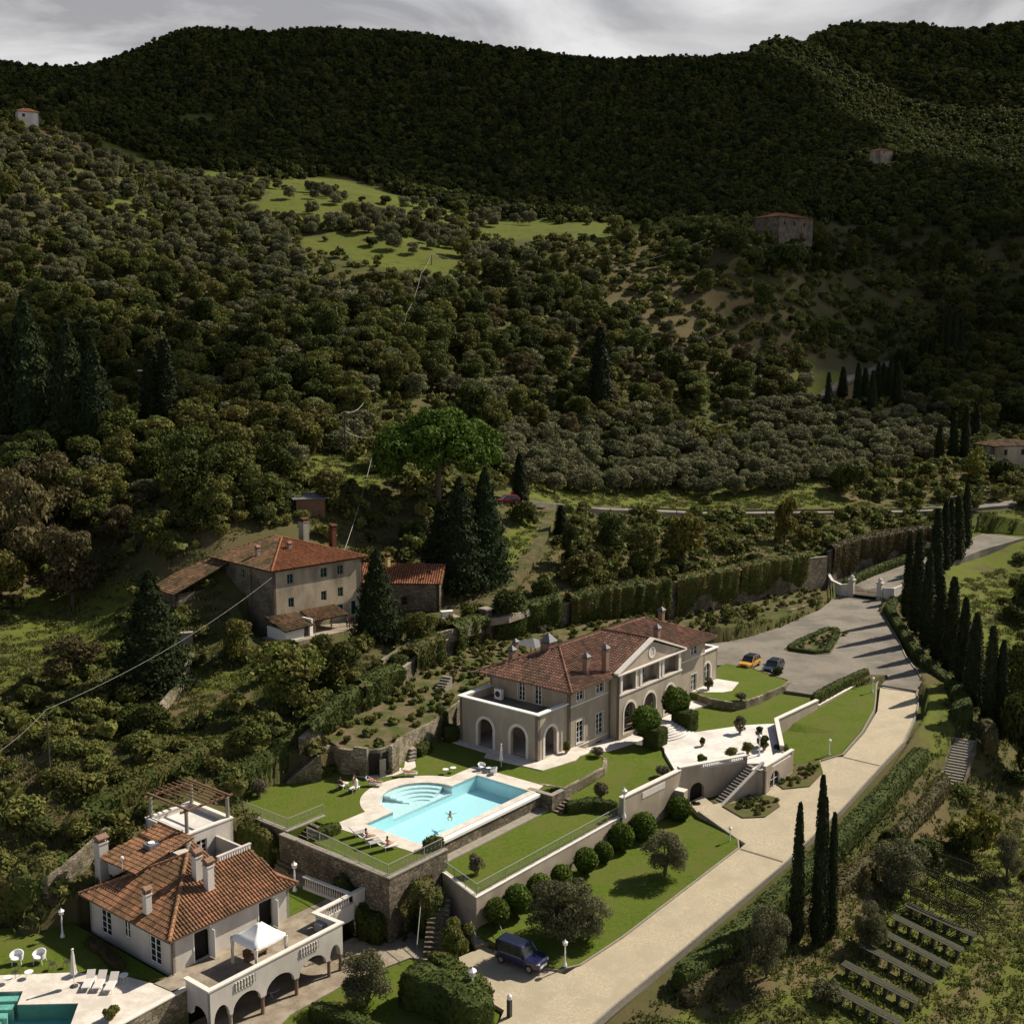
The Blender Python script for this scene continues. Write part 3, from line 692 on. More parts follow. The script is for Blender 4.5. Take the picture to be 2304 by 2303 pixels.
def grid_slab(name, poly, zf, mat, step=1.5, kind='structure'):
 """a gently shaped lawn: the polygon cut into small cells"""
 import bmesh
 bm = bmesh.new(); vs = [bm.verts.new((p[0], p[1], 0)) for p in poly]; bm.faces.new(vs)
 bmesh.ops.triangulate(bm, faces=bm.faces[:])
 for ax in (0, 1):
  lo, hi = min(p[ax] for p in poly), max(p[ax] for p in poly); t = lo + step
  while t < hi:
   nn = (1, 0, 0) if ax == 0 else (0, 1, 0)
   bmesh.ops.bisect_plane(bm, geom=bm.verts[:] + bm.edges[:] + bm.faces[:], plane_co=(t, 0, 0) if ax == 0 else (0, t, 0), plane_no=nn); t += step
 mb = MB(); bm.verts.ensure_lookup_table(); bm.verts.index_update(); bm.normal_update()
 mb.v = [(v.co.x, v.co.y, zf(v.co.x, v.co.y)) for v in bm.verts]
 for f in bm.faces:
  ix = [v.index for v in f.verts]
  mb.f.append(tuple(ix if f.normal.z > 0 else ix[::-1])); mb.t.append(.5); mb.m.append(0)
 bm.free()
 for i in range(len(poly)):
  p, q = poly[i], poly[(i + 1) % len(poly)]; k = max(1, int(math.dist(p, q) / step))
  for j in range(k):
   a = (p[0] + (q[0] - p[0]) * j / k, p[1] + (q[1] - p[1]) * j / k); c = (p[0] + (q[0] - p[0]) * (j + 1) / k, p[1] + (q[1] - p[1]) * (j + 1) / k)
   mb.face([(*a, zf(*a) - 1.3), (*c, zf(*c) - 1.3), (*c, zf(*c)), (*a, zf(*a))])
 return tag(mb.build(name, mat), kind=kind)
grid_slab('east_lawn', LAWN_E, z_le, m_lawn)
slab('forecourt', COURT, -0.5, m_white, -1.0)
def z_lr(a, b): return float(np.interp(a, [117, 122, 134, 139], [-0.62, -0.66, -0.5, -0.3]))
grid_slab('front_lawn', LAWN_R, z_lr, m_lawn)
slab('raised_lawn', LAWN_RU, 0.35, m_lawn, -0.9)
slab('parking_court', PARK, lambda a, b: max(0.0, (a - 150) * 0.002), m_asph, -1.2)
def z_ll(a, b):
 t = max(0.0, min(1.0, (60.7 - b) / 9.5)); return (-4.45 + 0.012 * (a - 70)) * (1 - t) + (zdrive(a) + 0.06) * t
grid_slab('lower_lawn', LOWL, z_ll, m_lawn)
mb = MB()
def strip(mb, Lp, Rp, zf, sub=3, drop=0.9):
 A_, B_ = [], []
 for i in range(len(Lp) - 1):
  for j in range(sub):
   t = j / sub
   A_.append((Lp[i][0] * (1 - t) + Lp[i + 1][0] * t, Lp[i][1] * (1 - t) + Lp[i + 1][1] * t)); B_.append((Rp[i][0] * (1 - t) + Rp[i + 1][0] * t, Rp[i][1] * (1 - t) + Rp[i + 1][1] * t))
 A_.append(Lp[-1]); B_.append(Rp[-1])
 for i in range(len(A_) - 1):
  l0, l1, r0, r1 = A_[i], A_[i + 1], B_[i], B_[i + 1]
  P = [(*r0, zf(*r0)), (*r1, zf(*r1)), (*l1, zf(*l1)), (*l0, zf(*l0))]
  mb.face(P)
  for p, q in ((P[0], P[1]), (P[2], P[3])):
   mb.face([(p[0], p[1], p[2] - drop), (q[0], q[1], q[2] - drop), q, p])
strip(mb, DRIVE_L, DRIVE_R, zdrive)
tag(mb.build('driveway', m_gravel), kind='structure')
UL = [(196.1, 83.4), (205, 83.2), (222, 80.8), (240, 78.6), (256, 77.2)]
UR = [(196.1, 75.8), (205, 75.2), (222, 74.4), (240, 72.6), (256, 68.5)]
mb = MB(); strip(mb, UL, UR, lambda a, b: zdrive(a) + 0.25, 4, 1.6)
tag(mb.build('upper_drive', m_asph), kind='structure')
def road_on(name, pts, w, mat, up=0.12, step=6, drop=1.0):
 """a road laid on the terrain through world points"""
 P = []
 for i in range(len(pts) - 1):
  k = max(1, int(math.dist(pts[i][:2], pts[i + 1][:2]) / step))
  for j in range(k):
   t = j / k; P.append([pts[i][c] * (1 - t) + pts[i + 1][c] * t for c in range(3)])
 P.append(list(pts[-1])); mb = MB(); prev = None
 for i, p in enumerate(P):
  a, b = P[max(0, i - 1)], P[min(len(P) - 1, i + 1)]; d = (b[0] - a[0], b[1] - a[1]); L = math.hypot(*d); n = (d[1] / L, -d[0] / L)
  z = p[2] + up
  cur = ((p[0] - n[0] * w / 2, p[1] - n[1] * w / 2, z), (p[0] + n[0] * w / 2, p[1] + n[1] * w / 2, z))
  if prev:
   mb.face([prev[1], cur[1], cur[0], prev[0]])
   for k in (0, 1):
    q = [prev[k], cur[k], (cur[k][0], cur[k][1], cur[k][2] - drop), (prev[k][0], prev[k][1], prev[k][2] - drop)]
    mb.face(q)
  prev = cur
 o = mb.build(name, mat, frame='world'); return tag(o, kind='structure'), P
def gr(px, py): return ground_at(px, py)
rp = [gr(960, 945), gr(1030, 952), gr(1120, 962), gr(1300, 969), (gr(1500, 968)), gr(1700, 965), gr(1800, 962), gr(1880, 955), gr(1960, 945)]
_, ROADP = road_on('public_road', rp, 5.5, m_asph, 0.25)
road_on('farm_track', [gr(862, 1170), gr(900, 1150), gr(940, 1118), gr(975, 1080), gr(1003, 1035), gr(1020, 995), gr(1030, 960)], 3.6, m_soil, 0.3)
road_on('farm_yard', [gr(835, 1165), gr(880, 1168), gr(930, 1160), gr(965, 1148)], 7, m_pave, 0.25)
road_on('hill_track', [gr(1335, 808), gr(1390, 798)], 4, m_soil)
road_on('hill_road', [gr(1545, 755), gr(1560, 738), gr(1600, 715), gr(1650, 696), gr(1690, 684)], 5.5, m_asph, 0.4)
# ------------------------------------------------------------------ shared builders for walls, railings, openings, roofs
def unit(p, q):
 d = (q[0] - p[0], q[1] - p[1]); L = math.hypot(*d); return (d[0] / L, d[1] / L), L
def ribbon(mb, pts, w, z0, z1, off=0.0):
 """a wall of even thickness along (a, b) points, mitred at its corners; z0, z1: number or list"""
 n = len(pts); Z0 = z0 if isinstance(z0, (list, tuple)) else [z0] * n; Z1 = z1 if isinstance(z1, (list, tuple)) else [z1] * n
 closed = pts[0] == pts[-1]
 Ls, Rs = [], []
 for i, p in enumerate(pts):
  if i == 0: d1 = d2 = unit(pts[0], pts[1])[0]
  elif i == n - 1: d1 = d2 = unit(pts[-2], pts[-1])[0]
  else: d1, d2 = unit(pts[i - 1], p)[0], unit(p, pts[i + 1])[0]
  if closed and i in (0, n - 1): d1, d2 = unit(pts[-2], pts[-1])[0], unit(pts[0], pts[1])[0]
  nx, ny = d1[1] + d2[1], -(d1[0] + d2[0]); L = math.hypot(nx, ny) or 1; nx, ny = nx / L, ny / L
  k = 1 / max(0.4, nx * d1[1] + ny * -d1[0])
  Rs.append((p[0] + nx * k * (off + w / 2), p[1] + ny * k * (off + w / 2))); Ls.append((p[0] + nx * k * (off - w / 2), p[1] + ny * k * (off - w / 2)))
 for i in range(n - 1):
  mb.hexa([(*Rs[i], Z0[i]), (*Rs[i + 1], Z0[i + 1]), (*Ls[i + 1], Z0[i + 1]), (*Ls[i], Z0[i]), (*Rs[i], Z1[i]), (*Rs[i + 1], Z1[i + 1]), (*Ls[i + 1], Z1[i + 1]), (*Ls[i], Z1[i])])
def lst(z, n): return list(z) if isinstance(z, (list, tuple)) else [z] * n
def masonry(name, label, cat, pts, w, z0, z1, mat, cope=None, cw=0.12, ch=0.12, group=None):
 a, b = pts[len(pts) // 2]; t = thing(name, label, cat, pts[0][0], pts[0][1], lst(z0, 2)[0], 0, group)
 mb = MB(); ribbon(mb, pts, w, z0, z1); mb.build('wall', mat, t)
 if cope:
  z = lst(z1, len(pts)); mb = MB(); ribbon(mb, pts, w + cw, [q + 0.003 for q in z], [q + ch for q in z]); mb.build('coping', cope, t)
 return t
def railing(label, pts, zs, h=1.0, gap=2.0, mat=None, group='metal railings round the garden terraces', bars=0.17, name='metal_railing'):
 mat = mat or m_metal; zs = lst(zs, len(pts))
 t = thing(name, label, 'railing', pts[0][0], pts[0][1], zs[0], 0, group)
 top = MB(); ribbon(top, pts, 0.06, [z + h for z in zs], [z + h + 0.05 for z in zs]); top.build('top_rail', mat, t)
 lo = MB(); ribbon(lo, pts, 0.035, [z + 0.08 for z in zs], [z + 0.115 for z in zs]); lo.build('bottom_rail', mat, t)
 for i in range(len(pts) - 1):
  d, L = unit(pts[i], pts[i + 1]); k = max(1, round(L / gap))
  for j in range(k + (i == len(pts) - 2)):
   u = L * j / k; z = zs[i] + (zs[i + 1] - zs[i]) * j / k
   p = MB(); p.obox(pts[i], d, u - 0.025, u + 0.025, -0.025, 0.025, z, z + h); p.build('post', mat, t)
  bp = MB(); nb = int(L / bars)
  for j in range(nb):
   u = L * (j + 0.5) / nb; z = zs[i] + (zs[i + 1] - zs[i]) * (j + 0.5) / nb
   bp.obox(pts[i], d, u - 0.007, u + 0.007, -0.007, 0.007, z + 0.115, z + h)
   if j % 3 == 1: bp.obox(pts[i], d, u - 0.05, u + 0.05, -0.008, 0.008, z + h * 0.55, z + h * 0.62)
  bp.build('bar_panel', mat, t)
 return t
BAL = {}
def baluster_mesh(h, r, mat):
 key = (round(h, 2), round(r, 3), mat.name)
 if key not in BAL:
  mb = MB(); mb.lathe([(r * .9, 0), (r * .9, h * .06), (r * .5, h * .1), (r, h * .32), (r * .75, h * .5), (r * .42, h * .72), (r * .45, h * .85), (r * .9, h * .92), (r * .9, h)], (0, 0, 0), 8)
  o = mb.build('baluster', mat, None, 'own', smooth=True); BAL[key] = o.data; bpy.data.objects.remove(o)
 return BAL[key]
def put(parent, name, mesh, a, b, z, rz=0.0):
 o = bpy.data.objects.new(name, mesh); COL.objects.link(o); o.parent = parent
 w = world_of(parent); p = W(a, b, z); d = (p.x - w[0][0], p.y - w[0][1]); c, q = math.cos(-w[1]), math.sin(-w[1])
 o.location = (d[0] * c - d[1] * q, d[0] * q + d[1] * c, p.z - w[0][2]); o.rotation_euler = (0, 0, A0 + rz - w[1]); return o
def balusters(parent, p, q, z, h=0.62, gap=0.3, r=0.075, mat=None, z2=None):
 d, L = unit(p, q); k = max(1, int(L / gap)); me = baluster_mesh(h, r, mat or m_trim); z2 = z if z2 is None else z2
 for j in range(k):
  u = L * (j + 0.5) / k; put(parent, 'baluster', me, p[0] + d[0] * u, p[1] + d[1] * u, z + (z2 - z) * u / L)
def arch_trim(mb, p0, d, s0, s1, z0, zb, w, pr=0.03):
 r = (s1 - s0) / 2; c = s0 + r; zc = zb - r
 mb.obox(p0, d, s0 - w, s0, 0.002, pr, z0, zc); mb.obox(p0, d, s1, s1 + w, 0.002, pr, z0, zc)
 n = (d[1], -d[0]); q = lambda u, e, z: (p0[0] + d[0] * u + n[0] * e, p0[1] + d[1] * u + n[1] * e, z)
 K = 10
 for k in range(K):
  t0, t1 = math.pi * (1 - k / K), math.pi * (1 - (k + 1) / K)
  f = lambda t, rad, e: q(c + rad * math.cos(t), e, zc + rad * math.sin(t))
  mb.hexa([f(t0, r, pr), f(t1, r, pr), f(t1, r, 0.002), f(t0, r, 0.002), f(t0, r + w, pr), f(t1, r + w, pr), f(t1, r + w, 0.002), f(t0, r + w, 0.002)])
def rect_trim(mb, p0, d, s0, s1, z0, z1, w=0.12, pr=0.03, sill=True):
 mb.obox(p0, d, s0 - w, s0, 0.002, pr, z0, z1); mb.obox(p0, d, s1, s1 + w, 0.002, pr, z0, z1)
 mb.obox(p0, d, s0 - w, s1 + w, 0.002, pr + 0.004, z1, z1 + w)
 if sill: mb.obox(p0, d, s0 - w, s1 + w, 0.002, pr + 0.05, z0 - 0.09, z0)
def window(parent, p0, d, s0, s1, z0, z1, cols=2, rows=3, st=0.12, fr=0.07, name='window', mat=None, pane=None, panel=0.0):
 mb = MB(); E = -st; mat = mat or m_whitep
 mb.obox(p0, d, s0 + .004, s0 + fr, E - .06, E, z0 + .004, z1 - .004); mb.obox(p0, d, s1 - fr, s1 - .004, E - .06, E, z0 + .004, z1 - .004)
 mb.obox(p0, d, s0 + fr, s1 - fr, E - .06, E, z0 + .004, z0 + fr + panel); mb.obox(p0, d, s0 + fr, s1 - fr, E - .06, E, z1 - fr, z1 - .004)
 for c in range(1, cols):
  u = s0 + (s1 - s0) * c / cols; w = 0.05 if c * 2 == cols else 0.02
  mb.obox(p0, d, u - w, u + w, E - .055, E + .005, z0 + fr + panel, z1 - fr)
 for r in range(1, rows):
  z = z0 + panel + (z1 - z0 - panel) * r / rows
  mb.obox(p0, d, s0 + fr, s1 - fr, E - .05, E - .01, z - .018, z + .018)
 w = mb.build(name, mat, parent)
 pn = MB(); pn.obox(p0, d, s0 + fr * .5, s1 - fr * .5, E - .05, E - .035, z0 + .02, z1 - .02); pn.build('pane', pane or m_glass, w)
 return w
def clip_y(poly, x):
 ys = []
 for i in range(len(poly)):
  (x1, y1), (x2, y2) = poly[i], poly[(i + 1) % len(poly)]
  if (x1 > x) != (x2 > x): ys.append(y1 + (y2 - y1) * (x - x1) / (x2 - x1))
 return sorted(ys)
def tiled(mb, poly, e0, e1, col=0.32, row=0.48, lift=0.0):
 """a roof slope: flat bed plus courses of half-round tiles, running up from the eave e0-e1"""
 P = [Vector(p) for p in poly]; e0, e1 = Vector(e0), Vector(e1)
 x = (e1 - e0).normalized(); n = Vector((0, 0, 0))
 for i in range(1, len(P) - 1): n += (P[i] - P[0]).cross(P[i + 1] - P[0])
 n.normalize()
 if n.z < 0: n = -n
 y = n.cross(x)
 if y.z < 0: y = -y; 
 q2 = [((p - e0).dot(x), (p - e0).dot(y)) for p in P]
 to = lambda u, v, h: tuple(e0 + x * u + y * v + n * h)
 pp = P if (P[1] - P[0]).cross(P[2] - P[0]).z > 0 else P[::-1]
 mb.face([tuple(p + n * lift) for p in pp], 0.05)  # bed toned shadow brown, so shade between tiles is in the colour
 mb.face([tuple(p + n * (lift - 0.12)) for p in reversed(pp)], 0.1)
 u = min(q[0] for q in q2) + col * 0.5; um = max(q[0] for q in q2)
 while u < um:
  ys = clip_y(q2, u)
  ctone = random.uniform(-0.08, 0.08)
  for k in range(0, len(ys) - 1, 2):
   a, b = ys[k], ys[k + 1]; v = a - 0.04
   while v < b - 0.06:
    v2 = min(v + row, b); w = col * 0.34; jt = random.uniform(-0.012, 0.012)
    h0, h1 = 0.115 + lift, 0.085 + lift
    c = [to(u - w + jt, v, 0.01 + lift), to(u - w * .55 + jt, v, h0), to(u + w * .55 + jt, v, h0), to(u + w + jt, v, 0.01 + lift),
      to(u - w * .9, v2, 0.0 + lift), to(u - w * .5, v2, h1 - .03), to(u + w * .5, v2, h1 - .03), to(u + w * .9, v2, 0.0 + lift)]
    tn = min(1, max(0.2, random.gauss(0.62, 0.2) + ctone))
    mb.mesh(c, [(0, 1, 5, 4), (1, 2, 6, 5), (2, 3, 7, 6), (0, 3, 2, 1)], tn)
    v = v2
  u += col
def ridge(mb, p, q, r=0.13, seg=0.45):
 p, q = Vector(p), Vector(q); L = (q - p).length; k = max(1, int(L / seg)); d = (q - p) / L
 s = d.cross(Vector((0, 0, 1))).normalized(); up = s.cross(d)
 for i in range(k):
  a = p + d * (L * i / k); b = p + d * (L * (i + 1) / k); vs = []
  for o, rr in ((a, r * 1.12), (b, r * 0.92)):
   for t in (-0.15, 0.25, 0.5, 0.75, 1.15):
    vs.append(tuple(o + s * math.cos(math.pi * t) * rr + up * (math.sin(math.pi * t) * rr + 0.03)))
  mb.mesh(vs, [(j, j + 1, j + 6, j + 5) for j in range(4)] + [(0, 1, 2, 3, 4)], random.uniform(0.5, 1.0))
def hip_roof(parent, a0, a1, b0, b1, z0, zr, mat, col=0.32, name='roof', base_h=0.14):
 """hipped roof over a rectangle with the ridge along the longer side"""
 mb = MB(); w = (b1 - b0) / 2 if (a1 - a0) >= (b1 - b0) else (a1 - a0) / 2
 if (a1 - a0) >= (b1 - b0): r0, r1 = (a0 + w, b0 + w, zr), (a1 - w, b0 + w, zr)
 else: r0, r1 = (a0 + w, b0 + w, zr), (a0 + w, b1 - w, zr)
 c = [(a0, b0, z0), (a1, b0, z0), (a1, b1, z0), (a0, b1, z0)]
 if (a1 - a0) >= (b1 - b0): S = [([c[0], c[1], r1, r0], c[0], c[1]), ([c[1], c[2], r1], c[1], c[2]), ([c[2], c[3], r0, r1], c[2], c[3]), ([c[3], c[0], r0], c[3], c[0])]
 else: S = [([c[0], c[1], r0], c[0], c[1]), ([c[1], c[2], r1, r0], c[1], c[2]), ([c[2], c[3], r1], c[2], c[3]), ([c[3], c[0], r0, r1], c[3], c[0])]
 for pl, e0, e1 in S: tiled(mb, pl, e0, e1, col)
 for k, r in zip(c, [r0, r1, r1, r0] if (a1 - a0) >= (b1 - b0) else [r0, r0, r1, r1]): ridge(mb, k, r)
 if math.dist(r0, r1) > 0.3: ridge(mb, r0, r1)
 return mb.build(name, mat, parent, tones=True)
def eaves(parent, a0, a1, b0, b1, z, inset, mat, name='eaves'):
 mb = MB(); mb.prism([(a0 + .04, b0 + .04), (a1 - .04, b0 + .04), (a1 - .04, b1 - .04), (a0 + .04, b1 - .04)], z - 0.16, z - 0.14, bottom=True)
 mb.build(name, mat, parent)
 g = MB(); ribbon(g, [(a0, b0), (a1, b0), (a1, b1), (a0, b1), (a0, b0)], 0.12, z - 0.17, z - 0.05); g.build('gutter', m_copper, parent)
def chimney(parent, a, b, z0, z1, w, d, mat, cap='lead', capm=None, bands=True, name='chimney'):
 mb = MB(); mb.box(a - w / 2, b - d / 2, z0, a + w / 2, b + d / 2, z1)
 mb.box(a - w / 2 - .06, b - d / 2 - .06, z1 - .12, a + w / 2 + .06, b + d / 2 + .06, z1 - .02)
 o = mb.build(name, mat, parent)
 c = MB()
 if cap == 'lead':
  h = w * 0.75; e = 0.14
  for sx, sy in ((-1, -1), (1, -1), (1, 1), (-1, 1)):
   c.box(a + sx * (w / 2 - .05) - .04, b + sy * (d / 2 - .05) - .04, z1 - .02, a + sx * (w / 2 - .05) + .04, b + sy * (d / 2 - .05) + .04, z1 + .16)
  q = [(a - w / 2 - e, b - d / 2 - e, z1 + .16), (a + w / 2 + e, b - d / 2 - e, z1 + .16), (a + w / 2 + e, b + d / 2 + e, z1 + .16), (a - w / 2 - e, b + d / 2 + e, z1 + .16)]
  t = (a, b, z1 + .2 + h)
  c.mesh(q + [t], [(0, 1, 4), (1, 2, 4), (2, 3, 4), (3, 0, 4), (3, 2, 1, 0)])
  c.build('chimney_cap', capm or m_lead, o)
 elif cap == 'brick':
  for k in range(4):
   u = -0.5 + (k + 0.5) / 4
   c.box(a + u * w - .04, b - d / 2, z1 - .02, a + u * w + .04, b - d / 2 + .1, z1 + .3); c.box(a + u * w - .04, b + d / 2 - .1, z1 - .02, a + u * w + .04, b + d / 2, z1 + .3)
  for k in (-1, 1): c.box(a + k * (w / 2 - .05) - .05, b - .05, z1 - .02, a + k * (w / 2 - .05) + .05, b + .05, z1 + .3)
  c.box(a - w / 2 - .1, b - d / 2 - .1, z1 + .3, a + w / 2 + .1, b + d / 2 + .1, z1 + .38)
  tl = [(a - w / 2 - .08, b - d / 2 - .12, z1 + .39), (a + w / 2 + .08, b - d / 2 - .12, z1 + .39), (a + w / 2 + .08, b, z1 + .62), (a - w / 2 - .08, b, z1 + .62), (a + w / 2 + .08, b + d / 2 + .12, z1 + .39), (a - w / 2 - .08, b + d / 2 + .12, z1 + .39)]
  c.mesh(tl, [(0, 1, 2, 3), (3, 2, 4, 5), (0, 3, 5), (1, 4, 2)])
  c.build('chimney_cap', capm or m_brick, o)
 return o
# ------------------------------------------------------------------ swimming pool
m_ptile = mk('pool_tile', (0.64, 0.87, 0.90), (0.74, 0.92, 0.94), 2.0, 0.5, 0, 20, 0.3, c3=(0.68, 0.89, 0.92), s3=0.6)
m_ptile2 = mk('shallow_pool_tile', (0.78, 0.85, 0.85), (0.84, 0.90, 0.89), 2.0, 0.5, 0, 20, 0.3)
m_ptile3 = mk('green_pool_tile', (0.26, 0.50, 0.48), (0.34, 0.58, 0.55), 2.0, 0.5, 0, 20, 0.3)
def water_mat(name, tint, wave=5.0, st=0.25, refl=0.5):
 m = bpy.data.materials.new(name); m.use_nodes = True; n, l = m.node_tree.nodes, m.node_tree.links; n.clear()
 out = n.new('ShaderNodeOutputMaterial'); tr = n.new('ShaderNodeBsdfTransparent'); tr.inputs[0].default_value = (*tint, 1)
 gl = n.new('ShaderNodeBsdfGlossy'); gl.inputs['Roughness'].default_value = 0.05; fr = n.new('ShaderNodeFresnel'); fr.inputs[0].default_value = 1.33
 g = n.new('ShaderNodeNewGeometry'); nz = n.new('ShaderNodeTexNoise'); nz.inputs['Scale'].default_value = wave; nz.inputs['Detail'].default_value = 4
 l.new(g.outputs['Position'], nz.inputs['Vector']); b = n.new('ShaderNodeBump'); b.inputs['Strength'].default_value = st; b.inputs['Distance'].default_value = 0.05
 l.new(nz.outputs['Fac'], b.inputs['Height']); l.new(b.outputs[0], gl.inputs['Normal']); l.new(b.outputs[0], fr.inputs['Normal'])
 mu = n.new('ShaderNodeMath'); mu.operation = 'MULTIPLY'; mu.inputs[1].default_value = refl; l.new(fr.outputs[0], mu.inputs[0])
 mx = n.new('ShaderNodeMixShader'); l.new(mu.outputs[0], mx.inputs[0]); l.new(tr.outputs[0], mx.inputs[1]); l.new(gl.outputs[0], mx.inputs[2]); l.new(mx.outputs[0], out.inputs[0])
 return m
m_water = water_mat('pool_water', (0.80, 0.97, 1.0), 6.0, 0.5, 0.5); m_water2 = water_mat('green_pool_water', (0.5, 0.9, 0.88), 3, 0.2)
t = thing('swimming_pool', 'turquoise infinity pool with a half round step end and a white overflow edge', 'swimming pool', 80, 73, -1.5)
mb = MB()
mb.prism([(72.6, 69.6), (88.75, 69.6), (88.75, 76.6), (72.6, 76.6)], -1.6, -1.5)
for p, q in (((72.6, 69.6), (88.75, 69.6)), ((88.75, 69.6), (88.75, 76.6)), ((72.6, 76.6), (72.6, 69.6))):
 mb.face([(*p, -1.5), (*p, 0.0), (*q, 0.0), (*q, -1.5)])
for p, q in (((88.75, 76.6), (84.8, 76.6)), ((76.3, 76.6), (72.6, 76.6))): mb.face([(*p, -1.5), (*p, 0.0), (*q, 0.0), (*q, -1.5)])
mb.face([(84.8, 76.6, -1.5), (84.8, 76.6, -0.75), (76.3, 76.6, -0.75), (76.3, 76.6, -1.5)])
mb.build('basin', m_ptile, t)
mb = MB(); arc = [(80.55 + 4.27 * math.cos(x), 76.6 + 4.37 * math.sin(x)) for x in np.linspace(0, math.pi, 25)]
mb.prism(arc, -1.0, -0.75)
for p, q in zip(arc, arc[1:]): mb.face([(*q, -0.75), (*q, 0.0), (*p, 0.0), (*p, -0.75)])
mb.build('half_round_basin', m_ptile2, t)
for k, (w0, zt) in enumerate(((0.7, -0.2), (1.4, -0.36), (2.1, -0.52), (2.8, -0.66))):
 mb = MB(); xs = np.linspace(0.25, math.pi * 0.62, 15)
 o_ = [(80.55 + 4.2 * math.cos(x), 76.6 + 4.3 * math.sin(x)) for x in xs]; i_ = [(80.55 + (4.2 - w0) * math.cos(x), 76.6 + (4.3 - w0) * math.sin(x)) for x in xs]
 mb.prism(o_ + i_[::-1], -0.75 - 0.002 * k, zt - .002); mb.build('pool_step', m_ptile2, t)
mb = MB(); mb.prism([(72.6, 69.55), (88.75, 69.55)] + POOL[2:], -0.12, -0.06); mb.build('water', m_water, t)
mb = MB(); mb.box(72.9, 68.30, -0.30, 88.95, 69.56, -0.035); mb.build('overflow_edge', m_whitep, t)
mb = MB(); mb.box(73.0, 68.42, -4.6, 90.0, 68.88, -0.302); w_ = mb.build('pool_wall', m_stone, t)
mb = MB(); mb.box(73.0, 67.35, -3.0, 89.4, 68.41, -1.5); tag(mb.build('gravel_path', m_conc), kind='structure')
# ------------------------------------------------------------------ terrace walls
masonry('terrace_wall', 'tall rough stone retaining wall under the pool lawn with two railings', 'wall', [(66.15, 81.0), (66.15, 67.0), (73.0, 67.0), (73.0, 68.4)], 0.5, -6.0, -0.02, m_stone, m_conc, 0.1, 0.12)
masonry('terrace_wall', 'stone retaining wall under the upper lawn behind the garden steps', 'wall', [(67.0, 90.5), (67.0, 81.1), (71.5, 81.1)], 0.4, -3.6, -0.02, m_stone, m_conc, 0.08, 0.1)
masonry('terrace_wall', 'long plain rendered retaining wall behind the row of round trees', 'wall', [(72.4, 66.4), (70.75, 61.15), (92.3, 61.1)], 0.35, -5.6, -1.68, m_stucco, m_trim, 0.08, 0.08)
t = masonry('garden_parapet', 'rendered parapet wall with short balustrade panel left of the grotto steps', 'wall', [(92.45, 61.0), (102.8, 60.5)], 0.4, -5.0, 0.25, m_stucco, m_trim, 0.14, 0.12)
mb = MB(); mb.obox((92.45, 61.0), unit((92.45, 61), (102.8, 60.5))[0], 3.4, 7.4, 0.202, 0.24, -0.75, -0.1); mb.build('balustrade_panel', m_trim, t)
masonry('curved_wall', 'low curved fieldstone wall holding the lawn beside the villa arches', 'wall', [(90.95, 69.9), (91.6, 67.35), (95.0, 67.3), (98.9, 67.5), (101.1, 68.75), (102.3, 70.7), (102.2, 72.6)], 0.4, -2.4, 0.06, m_stonel)
masonry('curved_wall', 'dark curved fieldstone wall round the raised lawn right of the villa', 'wall', [(127.15, 72.2), (126.5, 70.0), (126.8, 67.5), (128.4, 66.3), (131.0, 65.85), (137.6, 65.5), (140.2, 65.9), (142.4, 72.4)], 0.35, -1.6, 0.42, m_stonel)
masonry('stone_planter', 'small stone planter at the end of the pool overflow wall', 'planter', [(89.3, 70.1), (89.3, 67.2), (91.2, 67.2)], 0.5, -2.6, 0.0, m_stone, m_conc, 0.06, 0.06)
NW = [(77.4, 90.0), (80.6, 89.9), (80.3, 88.0), (80.9, 86.4), (82.6, 84.6), (84.4, 84.2), (86.2, 85.4), (88.6, 86.2), (93.0, 87.0), (97.5, 88.6), (104, 90.6), (114, 91.5), (128, 91.5)]
masonry('garden_wall', 'curving rubble wall with a tall niche behind the pool terrace', 'wall', NW, 0.45, -0.6, [2.7, 2.7, 2.7, 2.7, 2.8, 2.9, 2.8, 2.6, 2.5, 2.5, 2.6, 2.8, 2.8], m_stonel)
t = thing('niche', 'round dark stone niche set into the wall behind the half round pool steps', 'niche', 82.6, 84.6, 0)
mb = MB(); P = [(82.4 + 1.25 * math.cos(x), 84.9 + 1.2 * math.sin(x)) for x in np.linspace(R(205), R(335), 10)]
ribbon(mb, [(81.3, 85.2), (80.75, 86.7)], 0.5, -0.2, 3.1); mb.build('pier', m_stonel, t); mb = MB(); ribbon(mb, [(83.2, 83.8), (84.4, 84.0)], 0.5, -0.2, 3.1); mb.build('pier', m_stonel, t)
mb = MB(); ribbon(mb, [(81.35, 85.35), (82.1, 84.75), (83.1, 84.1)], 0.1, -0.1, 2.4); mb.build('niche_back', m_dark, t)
mb = MB(); mb.obox((82.1, 84.2), unit((82.1, 84.2), (83.0, 83.6))[0], -0.1, 0.55, 0.0, 0.25, 0.0, 1.9); mb.build('water_spout_slab', m_conc, t)
mb = MB(); mb.prism([(81.0, 87.2), (80.4, 86.6), (80.8, 85.0), (81.6, 84.0), (83.2, 83.2), (85.2, 83.0), (86.4, 83.2), (88.0, 84.9), (89.2, 86.6), (88.4, 87.0), (87.2, 85.8), (86.6, 85.0), (85.4, 84.0), (83.6, 83.8), (81.8, 84.9), (81.2, 86.2)], -0.2, 0.06)
tag(mb.build('stone_bench', m_deck), 'curved pale stone bench running round the foot of the niche wall', 'bench')
mb = MB()
for k in range(4): mb.prism([(86.9 + .35 * k, 84.7 + .2 * k), (87.7 + .3 * k, 84.4 + .25 * k), (88.2 + .25 * k, 85.6 + .2 * k), (87.3 + .25 * k, 86.0 + .1 * k)], -0.1, 0.2 + 0.28 * k)
tag(mb.build('garden_steps', m_conc), 'small curved stone steps right of the niche', 'steps')
